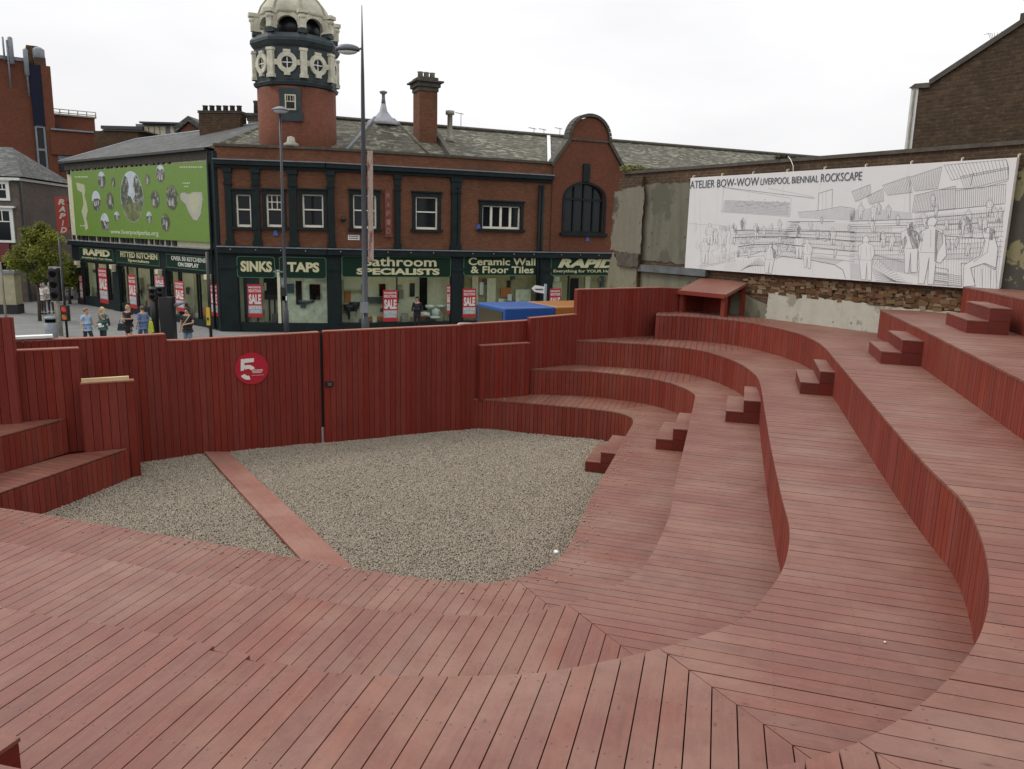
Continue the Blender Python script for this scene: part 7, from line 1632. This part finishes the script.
mb = MB(); VF.poly(mb, [(-.72, 1.30), (-.15, 1.30), (-.15, 1.92), (-.62, 1.95), (-1.0, 1.42)], -.119, -.112); mb.build('side_window', M['glass'], cab)
mb = MB(); a, b = VF.p(-1.17, 1.53, -.25), VF.p(-.77, 2.06, -.25); c, d = VF.p(-.77, 2.06, -dep+.25), VF.p(-1.17, 1.53, -dep+.25); o_ = -VF.u*.02; mb.poly([a+o_, d+o_, c+o_, b+o_]); mb.build('windscreen', M['glass'], cab)
for d in (-.35, -dep+.35): mb = MB(); mb.ellipsoid(VF.p(-1.74, .85, d), (.06, .14, .1), 10, 8); mb.build('headlight', M['white'], cab)
mb = MB(); VF.box(mb, -1.7, LV, .30, .349, -dep+.15, -.15); VF.box(mb, .05, LV-.02, .35, .948, -dep+.45, -.45); mb.build('chassis', M['black'], vt)
for u in (-.95, 3.9):
    for d in (-.28, -dep+.28):
        mb = MB(); c = VF.p(u, .27, d); mb.tube([c-VF.n*.12, c+VF.n*.12], .40, 20); w = mb.build('wheel', M['black'], vt); mb = MB(); mb.tube([c-VF.n*.13, c+VF.n*.13], .22, 14); mb.build('rim', M['grey'], w)
# parked car under the tree
cx, cy = und(69.5, 300, 51.5).x, 51.5; CFm = Fr((cx-.6, cy), (cx-3.0, cy+2.6)) if 0 else Fr((cx+.2, cy), (cx-1.6, cy+2.4)); ct = thing('parked_car', 'pale silver car parked beyond the traffic signal at the far corner', 'car', (cx, cy, 0))
prof = [(-.9, .25), (3.2, .25), (3.25, .75), (2.6, .9), (2.0, 1.38), (.35, 1.42), (-.35, .92), (-.95, .78)]
mb = MB(); CFm.poly(mb, prof, -1.7, 0); mb.build('body', flat('car_silver', (.42, .44, .45), .3, .05), ct, bevel=.08)
mb = MB(); CFm.poly(mb, [(.0, .93), (2.3, .93), (1.9, 1.30), (.42, 1.33)], .001, .012); mb.build('side_window', M['glass'], ct)
mb = MB(); a, b, c, d = CFm.p(-.32, .97, -.15), CFm.p(.31, 1.38, -.2), CFm.p(.31, 1.38, -1.5), CFm.p(-.32, .97, -1.55); o_ = Vector((0, 0, .02))-CFm.u*.03; mb.poly([a+o_, b+o_, c+o_, d+o_]); mb.build('windscreen', M['glass'], ct)
for u in (-.2, 2.4):
    for d in (-.1, -1.6): mb = MB(); c = CFm.p(u, .31, d); mb.tube([c-CFm.n*.1, c+CFm.n*.11], .31, 18); w = mb.build('wheel', M['black'], ct); mb = MB(); mb.tube([c-CFm.n*.11, c+CFm.n*.12], .18, 12); mb.build('rim', M['grey'], w)
for d in (-.25, -1.45): mb = MB(); mb.ellipsoid(CFm.p(-.93, .68, d), (.06, .16, .09), 10, 8); mb.build('headlight', M['white'], ct)
CL = (7.7, 10.4)
# ------------------------------------------------------------------ light, sky
SUN_EL, SUN_AZ = rad(50), rad(-80)      # azimuth clockwise from +Y : sun to the left, a little beyond the scene
w = bpy.data.worlds.new('World'); SC.world = w; w.use_nodes = True; nt = w.node_tree
for n in list(nt.nodes): nt.nodes.remove(n)
out = nt.nodes.new('ShaderNodeOutputWorld'); bg = nt.nodes.new('ShaderNodeBackground'); sky = nt.nodes.new('ShaderNodeTexSky')
sky.sky_type = 'NISHITA'; sky.sun_disc = False; sky.sun_elevation = SUN_EL; sky.sun_rotation = SUN_AZ; sky.air_density = 1; sky.dust_density = 2.5; sky.ozone_density = 1
hs = nt.nodes.new('ShaderNodeHueSaturation'); hs.inputs['Saturation'].default_value = .12; nt.links.new(sky.outputs[0], hs.inputs['Color'])
tc = nt.nodes.new('ShaderNodeTexCoord'); mp = nt.nodes.new('ShaderNodeMapping'); mp.inputs['Scale'].default_value = (1, 1, 3.2); nt.links.new(tc.outputs['Generated'], mp.inputs[0])
nz = nt.nodes.new('ShaderNodeTexNoise'); nz.inputs['Scale'].default_value = 1.5; nz.inputs['Detail'].default_value = 5; nz.inputs['Roughness'].default_value = .5; nt.links.new(mp.outputs[0], nz.inputs['Vector'])
rp = nt.nodes.new('ShaderNodeValToRGB'); rp.color_ramp.elements[0].position = .3; rp.color_ramp.elements[1].position = .72
rp.color_ramp.elements[0].color = (CL[0], CL[0], CL[0]*1.02, 1); rp.color_ramp.elements[1].color = (CL[1], CL[1], CL[1]*1.01, 1); nt.links.new(nz.outputs['Fac'], rp.inputs[0])
mx = nt.nodes.new('ShaderNodeMix'); mx.data_type = 'RGBA'; mx.inputs[0].default_value = .92
sx = nt.nodes.new('ShaderNodeSeparateXYZ'); nt.links.new(tc.outputs['Generated'], sx.inputs[0]); ma = nt.nodes.new('ShaderNodeMath'); ma.operation = 'MULTIPLY_ADD'; ma.use_clamp = False; ma.inputs[1].default_value = .75; ma.inputs[2].default_value = .93; nt.links.new(sx.outputs[2], ma.inputs[0])
vm = nt.nodes.new('ShaderNodeVectorMath'); vm.operation = 'SCALE'; nt.links.new(rp.outputs[0], vm.inputs[0]); nt.links.new(ma.outputs[0], vm.inputs['Scale'])
nt.links.new(hs.outputs[0], mx.inputs[6]); nt.links.new(vm.outputs[0], mx.inputs[7]); nt.links.new(mx.outputs[2], bg.inputs[0]); bg.inputs[1].default_value = .1
nt.links.new(bg.outputs[0], out.inputs[0])
sd = bpy.data.lights.new('sun', 'SUN'); so = bpy.data.objects.new('sun', sd); COL.objects.link(so)
sd.energy = 1.3; sd.angle = rad(22); sd.color = (1, .965, .91)
dirv = Vector((math.sin(SUN_AZ)*math.cos(SUN_EL), math.cos(SUN_AZ)*math.cos(SUN_EL), math.sin(SUN_EL)))
so.rotation_euler = dirv.to_track_quat('Z', 'Y').to_euler()
vs = SC.view_settings; SC.display_settings.display_device = 'sRGB'; vs.view_transform = 'Standard'; vs.look = 'None'; vs.gamma = 1; vs.use_curve_mapping = False; vs.exposure = 0.0
SC.cycles.max_bounces = 8; SC.cycles.use_denoising = True
